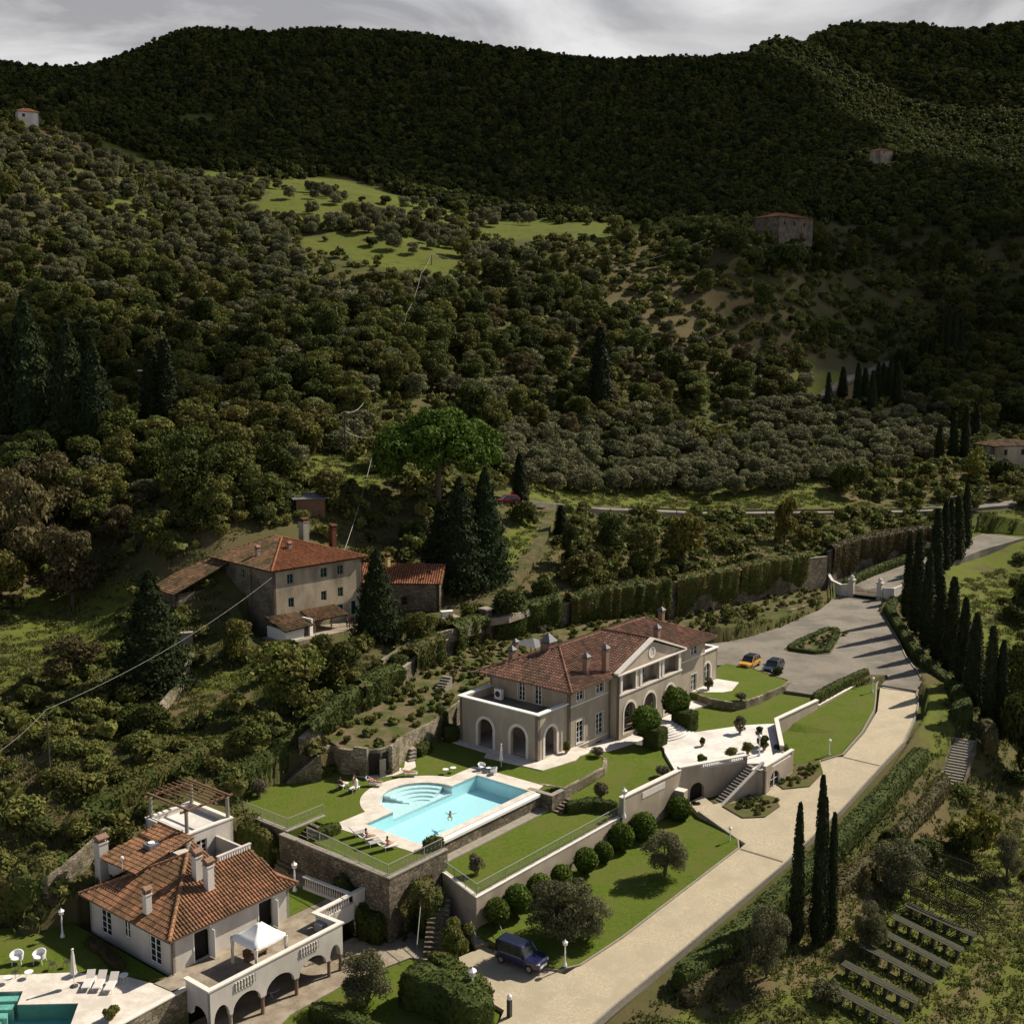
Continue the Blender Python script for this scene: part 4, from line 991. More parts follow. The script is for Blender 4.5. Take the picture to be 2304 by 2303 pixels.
PT = [(77.6, 90.2), (80.5, 90.1), (80.2, 88), (81, 86.2), (82.7, 84.8), (84.4, 84.4), (86.2, 85.6), (88.6, 86.4), (93, 87.2), (97.5, 88.8), (104, 90.8), (114, 91.7), (128, 91.7), (134, 92), (150, 89.8), (150, 97.2), (140, 98.5), (128, 100.6), (117, 101.2), (103, 98), (96, 95.6), (84, 92.6), (77, 91.8)]
slab('planted_terrace', PT, lambda a, b: 2.4 + 0.14 * max(0, b - 86) * (1 if a < 120 else 0.6), m_soil, -0.5)
slab('back_yard', [(101.0, 85.4), (101.2, 87.2), (93.0, 87.0), (97.5, 88.8), (104, 90.8), (114, 91.7), (134, 91.8), (150, 89.6), (154, 83.4), (141, 83.8), (136, 82), (134, 73.9), (131, 85.2)], 0.02, m_asph, -1.0)
IW = [(76.7, 90.4), (78.1, 90.6), (84.0, 92.9), (96.8, 95.9), (104, 98.6), (117, 101.5), (128, 100.9), (140, 98.8), (152, 95.6), (163, 93.2), (176, 90.6), (191, 87.6), (197, 86.4)]
IZ = [4.2, 4.6, 5.4, 6.0, 6.4, 6.9, 6.9, 6.9, 6.9, 6.9, 6.9, 6.9, 6.6]
masonry('ivied_wall', 'very long stone retaining wall hung with ivy behind villa and parking court', 'wall', IW, 0.5, -1.0, IZ, m_stone, m_conc, 0.06, 0.08)
masonry('ivied_wall', 'shorter ivied wall along the drive beyond the gate', 'wall', [(198.2, 86.6), (210, 86.0), (224, 83.6), (238, 81.4)], 0.5, -0.5, [7.4, 7.6, 7.6, 7.0], m_stone, m_conc, 0.06, 0.08)
PL = [(141, 84.2), (150.5, 86.4), (154, 87.0), (160, 84.6), (167, 83.3), (178.3, 82.2), (190.6, 83.4), (191.5, 87.0), (176, 90.2), (163, 92.6), (152, 95.2), (140, 97)]
slab('planter_bed', PL, 1.35, m_soil, -0.3)
masonry('planter_wall', 'low stone wall of the planted bed above the parking court', 'wall', [(141, 84.0), (150.5, 86.2), (154, 86.8), (160, 84.4), (167, 83.1), (178.3, 82.0), (190.6, 83.2)], 0.35, -0.4, 1.4, m_stonel)
railing('railing on the tall stone wall round the sunbathing corner of the pool lawn', [(67.0, 78.4), (66.1, 67.05), (72.8, 67.05)], 0.12)
railing('railing on the upper lawn corner above the dark hedge wall', [(67.1, 90.4), (67.1, 81.2), (71.5, 81.2)], 0.1)
railing('long railing along the grass strip above the row of round trees', [(72.3, 66.3), (70.8, 61.2), (92.3, 61.1)], -1.58)
def steps(name, label, p, q, w, z0, z1, n, mat, walls=None, cat='steps', wallh=0.0):
 d, L = unit(p, q); mb = MB(); t = thing(name, label, cat, p[0], p[1], min(z0, z1))
 for k in range(n):
  z = z0 + (z1 - z0) * (k + 1) / n; u0, u1 = L * k / n, L * (k + 1) / n
  mb.obox(p, d, u0, u1, -w / 2, w / 2, min(z0, z1) - 0.5, z)
  mb.obox(p, d, u0 - 0.04, u0 + 0.30, -w / 2 - .01, w / 2 + .01, z - 0.05, z + 0.012)
 mb.build('treads', mat, t)
 if walls:
  for e in (-1, 1):
   wb = MB(); wb.obox(p, d, -0.1, L + 0.1, e * (w / 2 + .18) - .13, e * (w / 2 + .18) + .13, min(z0, z1) - 0.5, z0 + wallh, min(z0, z1) - .5, z1 + wallh); wb.build('side_wall', walls, t)
 return t
steps('garden_steps', 'stone steps with rubble side wall climbing at the hedge left of the pool', (75.3, 91.0), (77.9, 88.8), 1.5, 0.0, 2.6, 13, m_stonel, m_stonel, wallh=0.25)
steps('garden_steps', 'narrow steps between the two stone terraces beside the cottage balustrade', (65.1, 79.9), (69.6, 79.8), 1.9, -2.8, 0.0, 12, m_stone)
steps('garden_steps', 'short steps down to the grass strip at the far right end of the pool wall', (89.2, 66.6), (91.8, 66.6), 1.3, -1.65, -0.95, 5, m_stone)
steps('garden_steps', 'little steps beside the left end of the ivied wall behind the villa', (99.6, 92.4), (102.4, 93.0), 1.2, 2.9, 4.6, 7, m_conc)
t = steps('garden_steps', 'brick steps with pale handrails climbing from beside the blue car', (70.0, 59.2), (73.0, 63.3), 2.2, -5.1, -4.2, 5, m_pave)
for e in (-1, 1):
 mb = MB(); d, L = unit((70, 59.2), (73, 63.3)); n = (d[1] * e * 1.15, -d[0] * e * 1.15)
 P = [(70 + n[0], 59.2 + n[1]), (73 + n[0], 63.3 + n[1])]
 mb.tube([(*P[0], -5.1), (*P[0], -4.0), (*P[1], -2.7), (*P[1], -4.0)], 0.035, 5); mb.build('handrail', m_metal, t)
t = steps('garden_steps', 'shaded steps with a pale handrail and small gate left of the tall shrub', (66.6, 62.3), (70.6, 65.2), 1.8, -5.6, -3.0, 12, m_stone)
mb = MB(); mb.tube([(65.5, 63.2, -5.7), (65.5, 63.2, -4.5), (68.6, 65.6, -2.3), (68.6, 65.6, -3.4)], 0.035, 5); mb.build('handrail', m_metal, t)
mb = MB(); mb.obox((68.7, 65.6), unit((68.7, 65.6), (70.5, 65.6))[0], 0, 1.7, -.02, .02, -3.2, -3.14); mb.obox((68.7, 65.6), unit((68.7, 65.6), (70.5, 65.6))[0], 0, 1.7, -.02, .02, -2.1, -2.04)
for k in range(8): mb.obox((68.7, 65.6), (1, 0), .02 + .24 * k, .05 + .24 * k, -.012, .012, -3.2, -2.05)
mb.build('small_gate', m_metal, t)
d_, L_ = unit((102.9, 60.45), (110.7, 56.7))
t = thing('forecourt_wall', 'rendered forecourt wall with dark arched grotto and balustrade above it', 'wall', 102.9, 60.4, -4.6)
mb = MB(); mb.wall((102.9, 60.45), (110.7, 56.7), -5.2, -0.15, [(1.3, 3.1, -4.4, -1.5, True)], 0.45); mb.build('wall', m_stucco, t)
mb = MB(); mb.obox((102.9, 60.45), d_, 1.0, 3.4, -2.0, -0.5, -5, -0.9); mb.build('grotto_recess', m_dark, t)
mb = MB(); mb.obox((102.9, 60.45), d_, -.05, 2.6, -.5, .05, -0.147, 0.42); mb.build('pier', m_stucco, t); mb = MB(); mb.obox((102.9, 60.45), d_, 8.4, 8.65, -.45, .03, -0.147, 0.42); mb.build('pier', m_stucco, t)
mb = MB(); mb.obox((102.9, 60.45), d_, 2.6, 8.4, -.38, -.06, -0.147, -0.06); mb.obox((102.9, 60.45), d_, -.1, 8.7, -.5, .08, 0.423, 0.55); mb.build('coping', m_trim, t)
balusters(t, (102.9 + d_[0] * 2.6 - .22 * d_[1], 60.45 + d_[1] * 2.6 + .22 * d_[0]), (102.9 + d_[0] * 8.4 - .22 * d_[1], 60.45 + d_[1] * 8.4 + .22 * d_[0]), -0.06, 0.48, 0.26, 0.07)
masonry('buttress', 'stubby rendered buttress beside the dark arched grotto', 'buttress', [(101.9, 60.3), (102.0, 59.2)], 0.9, -4.9, -1.5, m_stucco, m_trim, 0.06, 0.06)
t = steps('great_steps', 'long flight of stone steps rising to the white forecourt beside a sloped wall', (104.6, 57.6), (110.6, 55.7), 1.4, -4.3, -0.5, 18, m_conc)
mb = MB(); mb.obox((104.3, 56.55), unit((104.3, 56.55), (110.2, 54.65))[0], 0.0, 6.3, -.12, .18, -5.2, -3.5, -5.2, 0.3); mb.build('side_wall', m_stucco, t)
mb = MB(); mb.obox((104.3, 56.55), unit((104.3, 56.55), (110.2, 54.65))[0], -.05, 6.3, -.16, .22, -3.497, -3.40, 0.303, 0.40); mb.build('coping', m_trim, t)
t = thing('garden_room', 'garden room with arched glass door set under the forecourt balustrade', 'building', 112, 54.5, -4)
mb = MB(); G0, G1, G2 = (107.6, 54.75), (110.0, 53.7), (115.6, 54.1)
dg, Lg = unit((109.2, 53.75), (115.9, 53.75))
mb.wall((109.2, 53.75), (115.9, 53.75), -4.6, -0.2, [(1.1, 3.4, -3.4, -0.75, True)], 0.3)
mb.wall((115.9, 53.75), (116.3, 55.6), -4.0, -0.2, [], 0.3)
mb.wall((109.2, 54.9), (109.2, 53.75), -5.0, -0.2, [], 0.3); mb.build('wall', m_stucco, t)
mb = MB(); mb.prism([(109.2, 53.8), (115.9, 53.8), (116.2, 55.6), (109.2, 55.4)], -0.42, -0.30, bottom=True); mb.build('roof_terrace', m_white, t)
window(t, (109.2, 53.75), (1, 0), 1.1, 3.4, -3.4, -0.75, 2, 3, 0.1, 0.08, 'arched_door')
mb = MB(); mb.obox((109.2, 53.75), (1, 0), 0, 1.6, -.3, .02, -0.197, 0.3); mb.build('pier', m_stucco, t); mb = MB(); mb.obox((109.2, 53.75), (1, 0), 6.2, 6.72, -.3, .02, -0.197, 0.3); mb.build('pier', m_stucco, t)
mb = MB(); mb.obox((109.2, 53.75), (1, 0), -.05, 6.75, -.34, .06, 0.303, 0.42); mb.obox((109.2, 53.75), (1, 0), 1.6, 6.2, -.26, .0, -0.197, -0.1); mb.build('coping', m_trim, t)
balusters(t, (110.8, 53.88), (115.4, 53.88), -0.1, 0.40, 0.26, 0.065)
masonry('forecourt_parapet', 'white coped parapet stepping round the right edge of the forecourt', 'wall', [(116.2, 55.3), (124.3, 60.0), (134.4, 59.4)], 0.35, -4.4, [0.3, 0.35, 0.35], m_stucco, m_trim, 0.16, 0.14)
masonry('garden_wall', 'rendered wall running down from the parapet end under the clipped hedge', 'wall', [(134.6, 59.4), (151.0, 58.9)], 0.35, -2.5, [-0.35, -0.1], m_stucco, m_trim, 0.05, 0.06)
masonry('drive_kerb', 'stone kerb between the sloped grass and the curving drive', 'kerb', [(119.9, 52.2), (122.6, 50.9), (130, 51.7), (138, 53.4), (143, 55.2), (147.3, 56.9), (150.9, 57.8), (151.2, 58.6)], 0.16, [zdrive(x) - .4 for x in (120, 122, 130, 138, 143, 147, 151, 151)], [zdrive(x) + .13 for x in (120, 122, 130, 138, 143, 147, 151, 151)], m_conc)
GB = [(116.2, 54.9), (122.4, 51.1), (130, 51.9), (138, 53.5), (143, 55.3), (147.2, 57.0), (150.6, 57.9), (150.8, 58.7), (134.6, 59.2), (124.4, 59.8)]
grid_slab('sloped_lawn', GB, lambda a, b: zdrive(a) + 0.10 - (0.5 if a < 128 else 0.0) * max(0, (b - 54) / 6), m_lawn)
grid_slab('flower_bed', [(111.4, 52.7), (113.4, 50.6), (117.2, 50.8), (119.8, 52.4), (119.0, 54.0), (116.2, 54.2), (115.9, 53.6), (112, 53.6)], lambda a, b: zdrive(a) + 0.08, m_lawn2)
grid_slab('flower_bed', [(104.4, 56.2), (103.2, 53.2), (104.6, 51.4), (107.6, 51.2), (109.2, 52.6), (109.1, 53.9)], lambda a, b: zdrive(a) + 0.08, m_lawn2)
grid_slab('gravel_apron', [(98.6, 50.3), (112, 50.1), (122.2, 50.4), (119.8, 54.6), (116.4, 54.4), (109.1, 54.2), (104.4, 57.2), (105.5, 59.2), (103.4, 59.6), (101.7, 57.5)], lambda a, b: zdrive(a) - 0.03, m_gravel)
masonry('drive_kerb', 'long stone kerb between the lower lawn and the drive', 'kerb', [(69.95, 58.4), (69.95, 53.7), (70.6, 52.3), (72.2, 51.35), (77.6, 50.95), (97.4, 50.5), (98.9, 51.4), (101.9, 57.6)], 0.15, [zdrive(x) - .5 for x in (70, 70, 70, 72, 78, 97, 98, 102)], [zdrive(x) + .13 for x in (70, 70, 70, 72, 78, 97, 98, 102)], m_conc)
masonry('drive_kerb', 'stone kerb along the outer side of the drive next to the long hedge', 'kerb', [(x, y - .1) for x, y in DRIVE_R] + [(151.6, 52.0), (156.3, 54.7), (163, 58.8), (172, 63.4), (181, 68.4), (188.2, 72.6)], 0.16, [zdrive(x) - .6 for x, _ in DRIVE_R] + [-.5] * 6, [zdrive(x) + .12 for x, _ in DRIVE_R] + [.14] * 6, m_conc)
slab('drive_threshold', [(146.9, 55.9), (147.4, 52.0), (148.2, 52.3), (147.8, 56.3)], -0.2, m_trim, -0.8)
mb = MB(); mb.prism([(121.9, 50.5), (121.9, 46.3), (122.15, 46.3), (122.15, 50.5)], -2.0, zdrive(122) + .012); mb.prism([(97.2, 50.3), (97.2, 45.8), (97.5, 45.8), (97.5, 50.3)], -5, zdrive(97.3) + .015)
tag(mb.build('drain_strip', m_copper), kind='structure')
grid_slab('car_bay', [(62, 51.7), (70.5, 51.5), (70.0, 53.6), (69.8, 59.5), (66, 60.6), (64.6, 57.6), (64.0, 52.6)], lambda a, b: zdrive(a) - 0.02, m_gravel)
# ------------------------------------------------------------------ the villa
V0, V1, VB, VBK, VZ = 101.0, 130.9, 73.6, 85.1, 7.0
vt = thing('villa', 'large two storey beige villa with pedimented portico, arcaded wing and brown hipped tile roof', 'villa', 101, 73.6, -1.4)
dF = (1.0, 0.0)
ops = []
GWIN = [(1.35, 2.75, 0.3, 2.85), (5.15, 6.65, 0.3, 2.8), (26.5, 27.9, -0.15, 2.6)]
UWIN = [(1.35, 2.75, 5.25, 6.5), (5.15, 6.75, 5.2, 6.5), (26.3, 28.0, 5.1, 6.4)]
BWIN = [(5.3, 6.5, -1.15, -0.55), (26.8, 28.1, -1.1, -0.65)]
mb = MB()
mb.wall((V0, VB), (V1, VB), -1.9, VZ, [(*w, False) for w in GWIN + UWIN + BWIN] + [(10.2, 12.4, 0.3, 2.8, True), (13.5, 15.9, 0.3, 2.9, True), (17.0, 19.2, 0.3, 2.8, True), (8.9, 10.7, 4.7, 6.6, False), (13.6, 15.6, 4.7, 6.7, False), (18.5, 20.3, 4.7, 6.6, False)], 0.35)
mb.wall((V1, VB), (V1, VBK), -0.3, VZ, [], 0.35); mb.wall((V1, VBK), (V0, VBK), -0.3, VZ, [(6, 7.2, 5, 6.4, False), (14, 15.2, 5, 6.4, False), (22, 23.2, 5, 6.4, False)], 0.35)
SW = [(85.1 - 80.85, 85.1 - 79.9), (85.1 - 78.5, 85.1 - 77.55)]
mb.wall((V0, VBK), (V0, VB), -0.3, VZ, [(s0, s1, 4.35, 6.6, False) for s0, s1 in SW], 0.35)
mb.build('main_wall', m_stucco, vt)
for s0, s1, z0, z1 in GWIN:
 window(vt, (V0, VB), dF, s0, s1, z0, z1, 2, 4, 0.12, 0.08, 'french_window')
for s0, s1, z0, z1 in UWIN: window(vt, (V0, VB), dF, s0, s1, z0, z1, 2, 2, 0.12, 0.07)
for s0, s1, z0, z1 in BWIN: window(vt, (V0, VB), dF, s0, s1, z0, z1, 2, 1, 0.2, 0.04, 'basement_window', m_iron)
for s0, s1 in SW: window(vt, (V0, VBK), (0.0, -1.0), s0, s1, 4.35, 6.6, 2, 4, 0.12, 0.07, 'french_window')
for s0, s1 in ((6, 7.2), (14, 15.2), (22, 23.2)): window(vt, (V1, VBK), (-1.0, 0.0), s0, s1, 5, 6.4, 2, 2, 0.12, 0.07)
for s0, s1, z1 in ((10.2, 12.4, 2.8), (13.5, 15.9, 2.9), (17.0, 19.2, 2.8)): window(vt, (V0, VB), dF, s0, s1, 0.3, z1, 2, 3, 0.15, 0.09, 'arched_door')
for s0, s1, z1 in ((8.9, 10.7, 6.6), (13.6, 15.6, 6.7), (18.5, 20.3, 6.6)): window(vt, (V0, VB), dF, s0, s1, 4.7, z1, 2, 3, 0.12, 0.07, 'french_window')
tr = MB()
for s0, s1, z0, z1 in GWIN + UWIN: rect_trim(tr, (V0, VB), dF, s0, s1, z0, z1, 0.10, 0.03)
for s0, s1 in SW: rect_trim(tr, (V0, VBK), (0, -1), s0, s1, 4.35, 6.6, 0.1, 0.03)
tr.obox((V0, VB), dF, -.01, 7.8, 0.002, 0.06, 4.78, 4.95); tr.obox((V0, VB), dF, 21.7, 29.9, 0.002, 0.06, 4.7, 4.86)
tr.obox((V0, VB), dF, -.01, 7.8, 0.002, 0.06, -0.1, 0.06); tr.obox((V0, VB), dF, 21.7, 29.9, 0.002, 0.05, -0.5, -0.36)
tr.build('stone_trim', m_trim, vt)
hip_roof(vt, 99.75, 131.9, 72.35, 86.1, VZ + .05, 9.75, m_tile_v, 0.40)
eaves(vt, 99.75, 131.9, 72.35, 86.1, VZ + .1, 1.25, m_wood, 'eaves')
mb = MB()
for k in range(48):
 mb.obox((99.85 + 0.67 * k, 72.45), (0.0, 1.0), 0, 1.15, -.05, .05, VZ - 0.2, VZ - 0.07)
for k in range(20): mb.obox((99.85, 72.8 + 0.67 * k), (1.0, 0.0), 0, 1.15, -.05, .05, VZ - 0.2, VZ - 0.07)
mb.build('rafter_tails', m_wood, vt)
for (x, y) in ((101.0, 73.45), (108.7, 73.4), (122.9, 73.4)):
 mb = MB(); mb.tube([(x - .05, y, -1.2), (x - .05, y, VZ - .3), (x - .05, y - 1.0, VZ - .05)], 0.06, 6); mb.build('downpipe', m_copper, vt)
PB, P0, P1 = 72.2, 108.85, 122.6
mb = MB()
mb.wall((P0, PB), (P1, PB), -2.0, 7.15, [(1.0, 3.4, -0.3, 3.35, True), (5.2, 7.9, -0.5, 3.45, True), (9.9, 12.3, -0.3, 3.35, True), (0.55, 3.3, 4.75, 6.9, False), (4.95, 8.5, 4.75, 6.95, False), (9.85, 13.0, 4.75, 6.9, False)], 0.4)
mb.wall((P0, VB - .004), (P0, PB + .002), -2.0, 7.15, [], 0.4); mb.wall((P1, PB + .002), (P1, VB - .004), -2.0, 7.15, [], 0.4)
mb.box(P0 + .41, PB + .41, 4.45, P1 - .41, VB - .01, 4.62); mb.box(P0 + .41, PB + .41, 0.0, P1 - .41, VB - .01, 0.12)
mb.build('portico_wall', m_stucco, vt)
mb = MB()
for s in (3.3, 4.15, 8.5, 9.05): 
 mb2 = MB(); mb2.lathe([(.2, 0), (.2, .08), (.15, .14), (.16, 1.0), (.135, 1.95), (.19, 2.05), (.19, 2.15)], (P0 + s + (.25 if s in (3.3, 8.5) else .12), PB + .16, 4.76), 12); 
for s in (3.3, 4.3, 8.5, 9.2):
 c = MB(); c.box(P0 + s + .02, PB - .07, 4.76, P0 + s + .34, PB + .25, 6.9); c.box(P0 + s - .03, PB - .12, 6.78, P0 + s + .39, PB + .3, 6.898); c.box(P0 + s - .03, PB - .12, 4.762, P0 + s + .39, PB + .3, 4.88); c.build('column', m_trim, vt)
tm = MB()
arch_trim(tm, (P0, PB), dF, 1.0, 3.4, -0.3, 3.35, 0.28, 0.05); arch_trim(tm, (P0, PB), dF, 5.2, 7.9, -0.5, 3.45, 0.28, 0.05); arch_trim(tm, (P0, PB), dF, 9.9, 12.3, -0.3, 3.35, 0.28, 0.05)
tm.obox((P0, PB), dF, -.08, 13.83, 0.002, 0.12, 4.55, 4.75); tm.obox((P0, PB), dF, 0.15, 0.55, 0.002, 0.07, 4.752, 6.95); tm.obox((P0, PB), dF, 13.0, 13.5, 0.002, 0.07, 4.752, 6.95)
tm.obox((P0, PB), dF, -.15, 13.9, 0.002, 0.2, 6.96, 7.2)
tm.obox((P0, PB), dF, -.1, 13.85, 0.002, 0.1, -0.9, -0.72)
tm.build('portico_trim', m_trim, vt)
mid = (P0 + P1) / 2; zp = 9.95; e0, e1 = P0 - .75, P1 + .75
mb = MB(); f = PB + .02
zg = 7.203
mb.mesh([(P0 - .3, f, zg), (P1 + .3, f, zg), (mid, f, zp - .28), (P0 - .3, f + .35, zg), (P1 + .3, f + .35, zg), (mid, f + .35, zp - .28)], [(0, 1, 2), (3, 5, 4), (0, 3, 4, 1), (1, 4, 5, 2), (2, 5, 3, 0)])
mb.build('pediment', m_stucco, vt)
mb = MB()
for x0, x1 in ((e0, mid), (mid, e1)):
 za, zb = (7.2, zp) if x0 == e0 else (zp, 7.2)
 mb.mesh([(x0, f - .35, za), (x1, f - .35, zb), (x1, f + .3, zb), (x0, f + .3, za), (x0, f - .35, za + .22), (x1, f - .35, zb + .22), (x1, f + .3, zb + .22), (x0, f + .3, za + .22)], [(0, 3, 2, 1), (4, 5, 6, 7), (0, 1, 5, 4), (1, 2, 6, 5), (2, 3, 7, 6), (3, 0, 4, 7)])
mb.obox((P0, PB), dF, -.75, 14.5, 0.205, 0.36, 7.1, 7.24)
mb.build('raking_cornice', m_trim, vt)
mb = MB()
for k in range(20):
 t0, t1 = 2 * math.pi * k / 20, 2 * math.pi * (k + 1) / 20
 g = lambda t, r, e: (mid + r * math.cos(t), f - e, 8.35 + r * math.sin(t))
 mb.hexa([g(t0, .5, .06), g(t1, .5, .06), g(t1, .5, -.05), g(t0, .5, -.05), g(t0, .72, .06), g(t1, .72, .06), g(t1, .72, -.05), g(t0, .72, -.05)])
o = mb.build('round_window', m_trim, vt)
mb = MB(); mb.mesh([(mid + .52 * math.cos(2 * math.pi * k / 20), f - .008, 8.35 + .52 * math.sin(2 * math.pi * k / 20)) for k in range(20)], [tuple(range(20))]); mb.build('pane', m_stuccow, o)
mb = MB()
bk = lambda z: 72.35 + (z - 7.05) / (9.75 - 7.05) * 6.875
zr = zp + .06
tiled(mb, [(e0, f + .28, 7.28), (mid, f + .28, zr + .02), (mid, 79.6, zr + .02), (e0, bk(7.28) + .2, 7.28)], (e0, bk(7.28), 7.28), (e0, f + .28, 7.28), 0.40)
tiled(mb, [(e1, f + .28, 7.28), (mid, f + .28, zr + .02), (mid, 79.6, zr + .02), (e1, bk(7.28) + .2, 7.28)], (e1, f + .28, 7.28), (e1, bk(7.28), 7.28), 0.40)
ridge(mb, (mid, f + .28, zr + .06), (mid, 79.4, zr + .06))
mb.build('portico_roof', m_tile_v, vt, tones=True)
mb = MB()
mb.wall((95.65, 85.1), (95.65, 73.87), -0.3, 5.25, [(2.75, 4.9, 0.12, 3.35, True), (7.45, 9.6, 0.12, 3.45, True)], 0.4)
mb.wall((95.65, 73.87), (V0 - .004, 73.87), -0.3, 5.25, [(1.25, 3.35, 0.12, 3.45, True)], 0.4)
mb.wall((V0 - .004, 85.1), (95.65, 85.1), -0.3, 5.25, [], 0.4)
mb.build('wing_wall', m_stucco, vt)
mb = MB(); mb.box(96.06, 74.28, 4.25, V0 - .01, 84.69, 4.34); mb.build('wing_terrace', m_asph, vt)
mb = MB(); ribbon(mb, [(V0, 85.0), (95.75, 85.0), (95.75, 73.97), (V0, 73.97)], 0.6, 5.253, 5.38); mb.build('terrace_coping', m_whitep, vt)
for q_, d__, s_, e_, z_ in (((95.65, 85.1), (0, -1), 2.75, 4.9, 3.35), ((95.65, 85.1), (0, -1), 7.45, 9.6, 3.45), ((95.65, 73.87), dF, 1.25, 3.35, 3.45)): tm = MB(); arch_trim(tm, q_, d__, s_, e_, 0.12, z_, 0.34, 0.05); tm.build('arch_surround', m_trim, vt)
mb = MB(); mb.wall((V1, 73.9), (134.8, 73.9), -1.5, 4.7, [(0.35, 2.1, -0.2, 3.15, True)], 0.35); mb.wall((134.8, 73.9), (134.8, 82.0), -1.0, 4.7, [(3, 5, 0.1, 3.2, True)], 0.35); mb.wall((134.8, 82.0), (V1, 82.0), -0.6, 4.7, [], 0.35); mb.build('wing_wall', m_stucco, vt)
mb = MB(); mb.box(V1 + .01, 74.26, 3.95, 134.44, 81.64, 4.05); mb.build('wing_terrace', m_conc, vt)
mb = MB(); ribbon(mb, [(V1, 74.0), (134.7, 74.0), (134.7, 81.9), (V1, 81.9)], 0.5, 4.703, 4.84); mb.build('terrace_coping', m_whitep, vt)
window(vt, (V1, 73.9), dF, 0.35, 2.1, -0.2, 3.15, 2, 3, 0.12, 0.09, 'arched_door')
tm = MB(); arch_trim(tm, (V1, 73.9), dF, 0.35, 2.1, -0.2, 3.15, 0.3, 0.05); tm.build('arch_surround', m_trim, vt)
for (px, py, z, w, zt, big) in ((420, 400, 8.0, 0.62, 9.15, 0), (440, 330, 8.2, 0.5, 9.0, 0), (645, 380, 8.3, 1.35, 10.1, 1), (880, 470, 8.0, 0.62, 9.6, 0), (1000, 395, 9.0, 0.62, 10.2, 0), (1320, 265, 9.2, 0.62, 10.4, 0), (1347, 160, 9.0, 0.62, 10.4, 0)):
 x, y = on_plane(1000 + px * .3623, 1340 + py * .3623, z); a, b = AB(x, y)
 chimney(vt, a, b, z - 1.2, zt, w, w, m_brick)
o = MB(); o.box(97.9, 83.2, 4.36, 98.5, 84.3, 5.55)
ac = thing('air_conditioner', 'white air conditioning unit standing on the left wing terrace', 'air conditioner', 99.7, 82.7, 4.34)
o = MB(); o.box(99.5, 82.2, 4.4, 99.95, 83.2, 5.6); o.build('casing', m_whitep, ac); o = MB(); o.lathe([(.36, -.01), (.36, .01)], (0, 0, 0), 12); g = o.build('fan_grille', m_iron, ac, 'own'); g.location = (-.22, 0, .7); g.rotation_euler = (0, R(90), 0)
slab('patio', [(94.0, 71.9), (98.6, 71.0), (99.9, 71.4), (101.2, 71.2), (102.2, 71.6), (102.2, 73.6), (101, 73.8), (101, 85.2), (95.6, 85.2), (95.6, 87.6), (94.6, 87.5), (94.4, 80), (93.2, 79.4)], 0.10, m_deck, -0.6)
slab('patio', [(102.35, 73.6), (103.9, 72.9), (104.8, 71.3), (106.2, 70.9), (108.2, 70.6), (111.5, 70.0), (111.5, 72.2), (108.85, 72.2), (108.85, 73.6)], -0.72, m_white, -1.6)
slab('patio', [(134.8, 73.9), (135.2, 70.8), (131.2, 69.7), (129.9, 70.3), (128.3, 72.4), (127.6, 73.6), (131, 73.9)], 0.39, m_white, -0.3)
slab('patio', [(117.6, 72.2), (117.6, 70.6), (124, 71.0), (127.0, 70.4), (127.0, 73.5), (122.7, 73.5), (122.7, 72.2)], -0.45, m_white, -1.5)
fan = thing('fan_steps', 'wide fan shaped pale steps rising to the villa portico', 'steps', 114.2, 70, -0.5)
for k in range(6):
 mb = MB(); rad = 5.6 - 0.42 * k; P = [(114.2 + rad * math.sin(x), 72.15 - rad * math.cos(x)) for x in np.linspace(-0.52, 0.52, 9)]
 mb.prism([(114.2 - 1.2, 72.15)] + P + [(114.2 + 1.2, 72.15)], -0.9, -0.5 + 0.15 * (k + 1))
 mb.build('step', m_white, fan)
t = thing('roof_canopy', 'small grey pyramid canopy standing behind the villa roof', 'canopy', 112, 88.5, 2.5)
x, y = on_plane(1000 + 550 * .3623, 1340 + 285 * .3623, 6.2); a, b = AB(x, y)
mb = MB(); mb.mesh([(a - 1.8, b - 1.8, 6.0), (a + 1.8, b - 1.8, 6.0), (a + 1.8, b + 1.8, 6.0), (a - 1.8, b + 1.8, 6.0), (a, b, 6.7)], [(0, 1, 4), (1, 2, 4), (2, 3, 4), (3, 0, 4), (3, 2, 1, 0)]); mb.build('canopy_top', m_lead, t)
for sx in (-1, 1):
 for sy in (-1, 1): mb = MB(); mb.box(a + sx * 1.6 - .05, b + sy * 1.6 - .05, 2.4, a + sx * 1.6 + .05, b + sy * 1.6 + .05, 6.05); mb.build('post', m_iron, t)
# ------------------------------------------------------------------ the cottage
CZ = -2.9
ct = thing('cottage', 'pale single storey cottage with big terracotta pyramid roof and a roof terrace', 'cottage', 48.4, 72.6, CZ)
mb = MB()
CW = [(84.0 - 82.4, 84.0 - 80.9, 0.15, 2.7), (84.0 - 79.1, 84.0 - 78.2, 0.9, 2.4), (84.0 - 75.6, 84.0 - 74.1, 0.05, 2.7)]
mb.wall((48.4, 84.0), (48.4, 72.6), -3.3, 0.0, [(s0, s1, CZ + z0, CZ + z1, False) for s0, s1, z0, z1 in CW], 0.3)
CF = [(2.0, 3.5, 0.02, 2.45), (8.3, 9.8, 0.02, 2.45)]
mb.wall((48.4, 72.6), (59.9, 72.6), -3.3, 0.0, [(s0, s1, CZ + z0, CZ + z1, False) for s0, s1, z0, z1 in CF], 0.3)
mb.wall((59.9, 72.6), (59.9, 84.0), -3.3, 0.0, [], 0.3); mb.wall((59.9, 84.0), (48.4, 84.0), -3.3, 0.0, [], 0.3)
mb.build('wall', m_stuccow, ct)
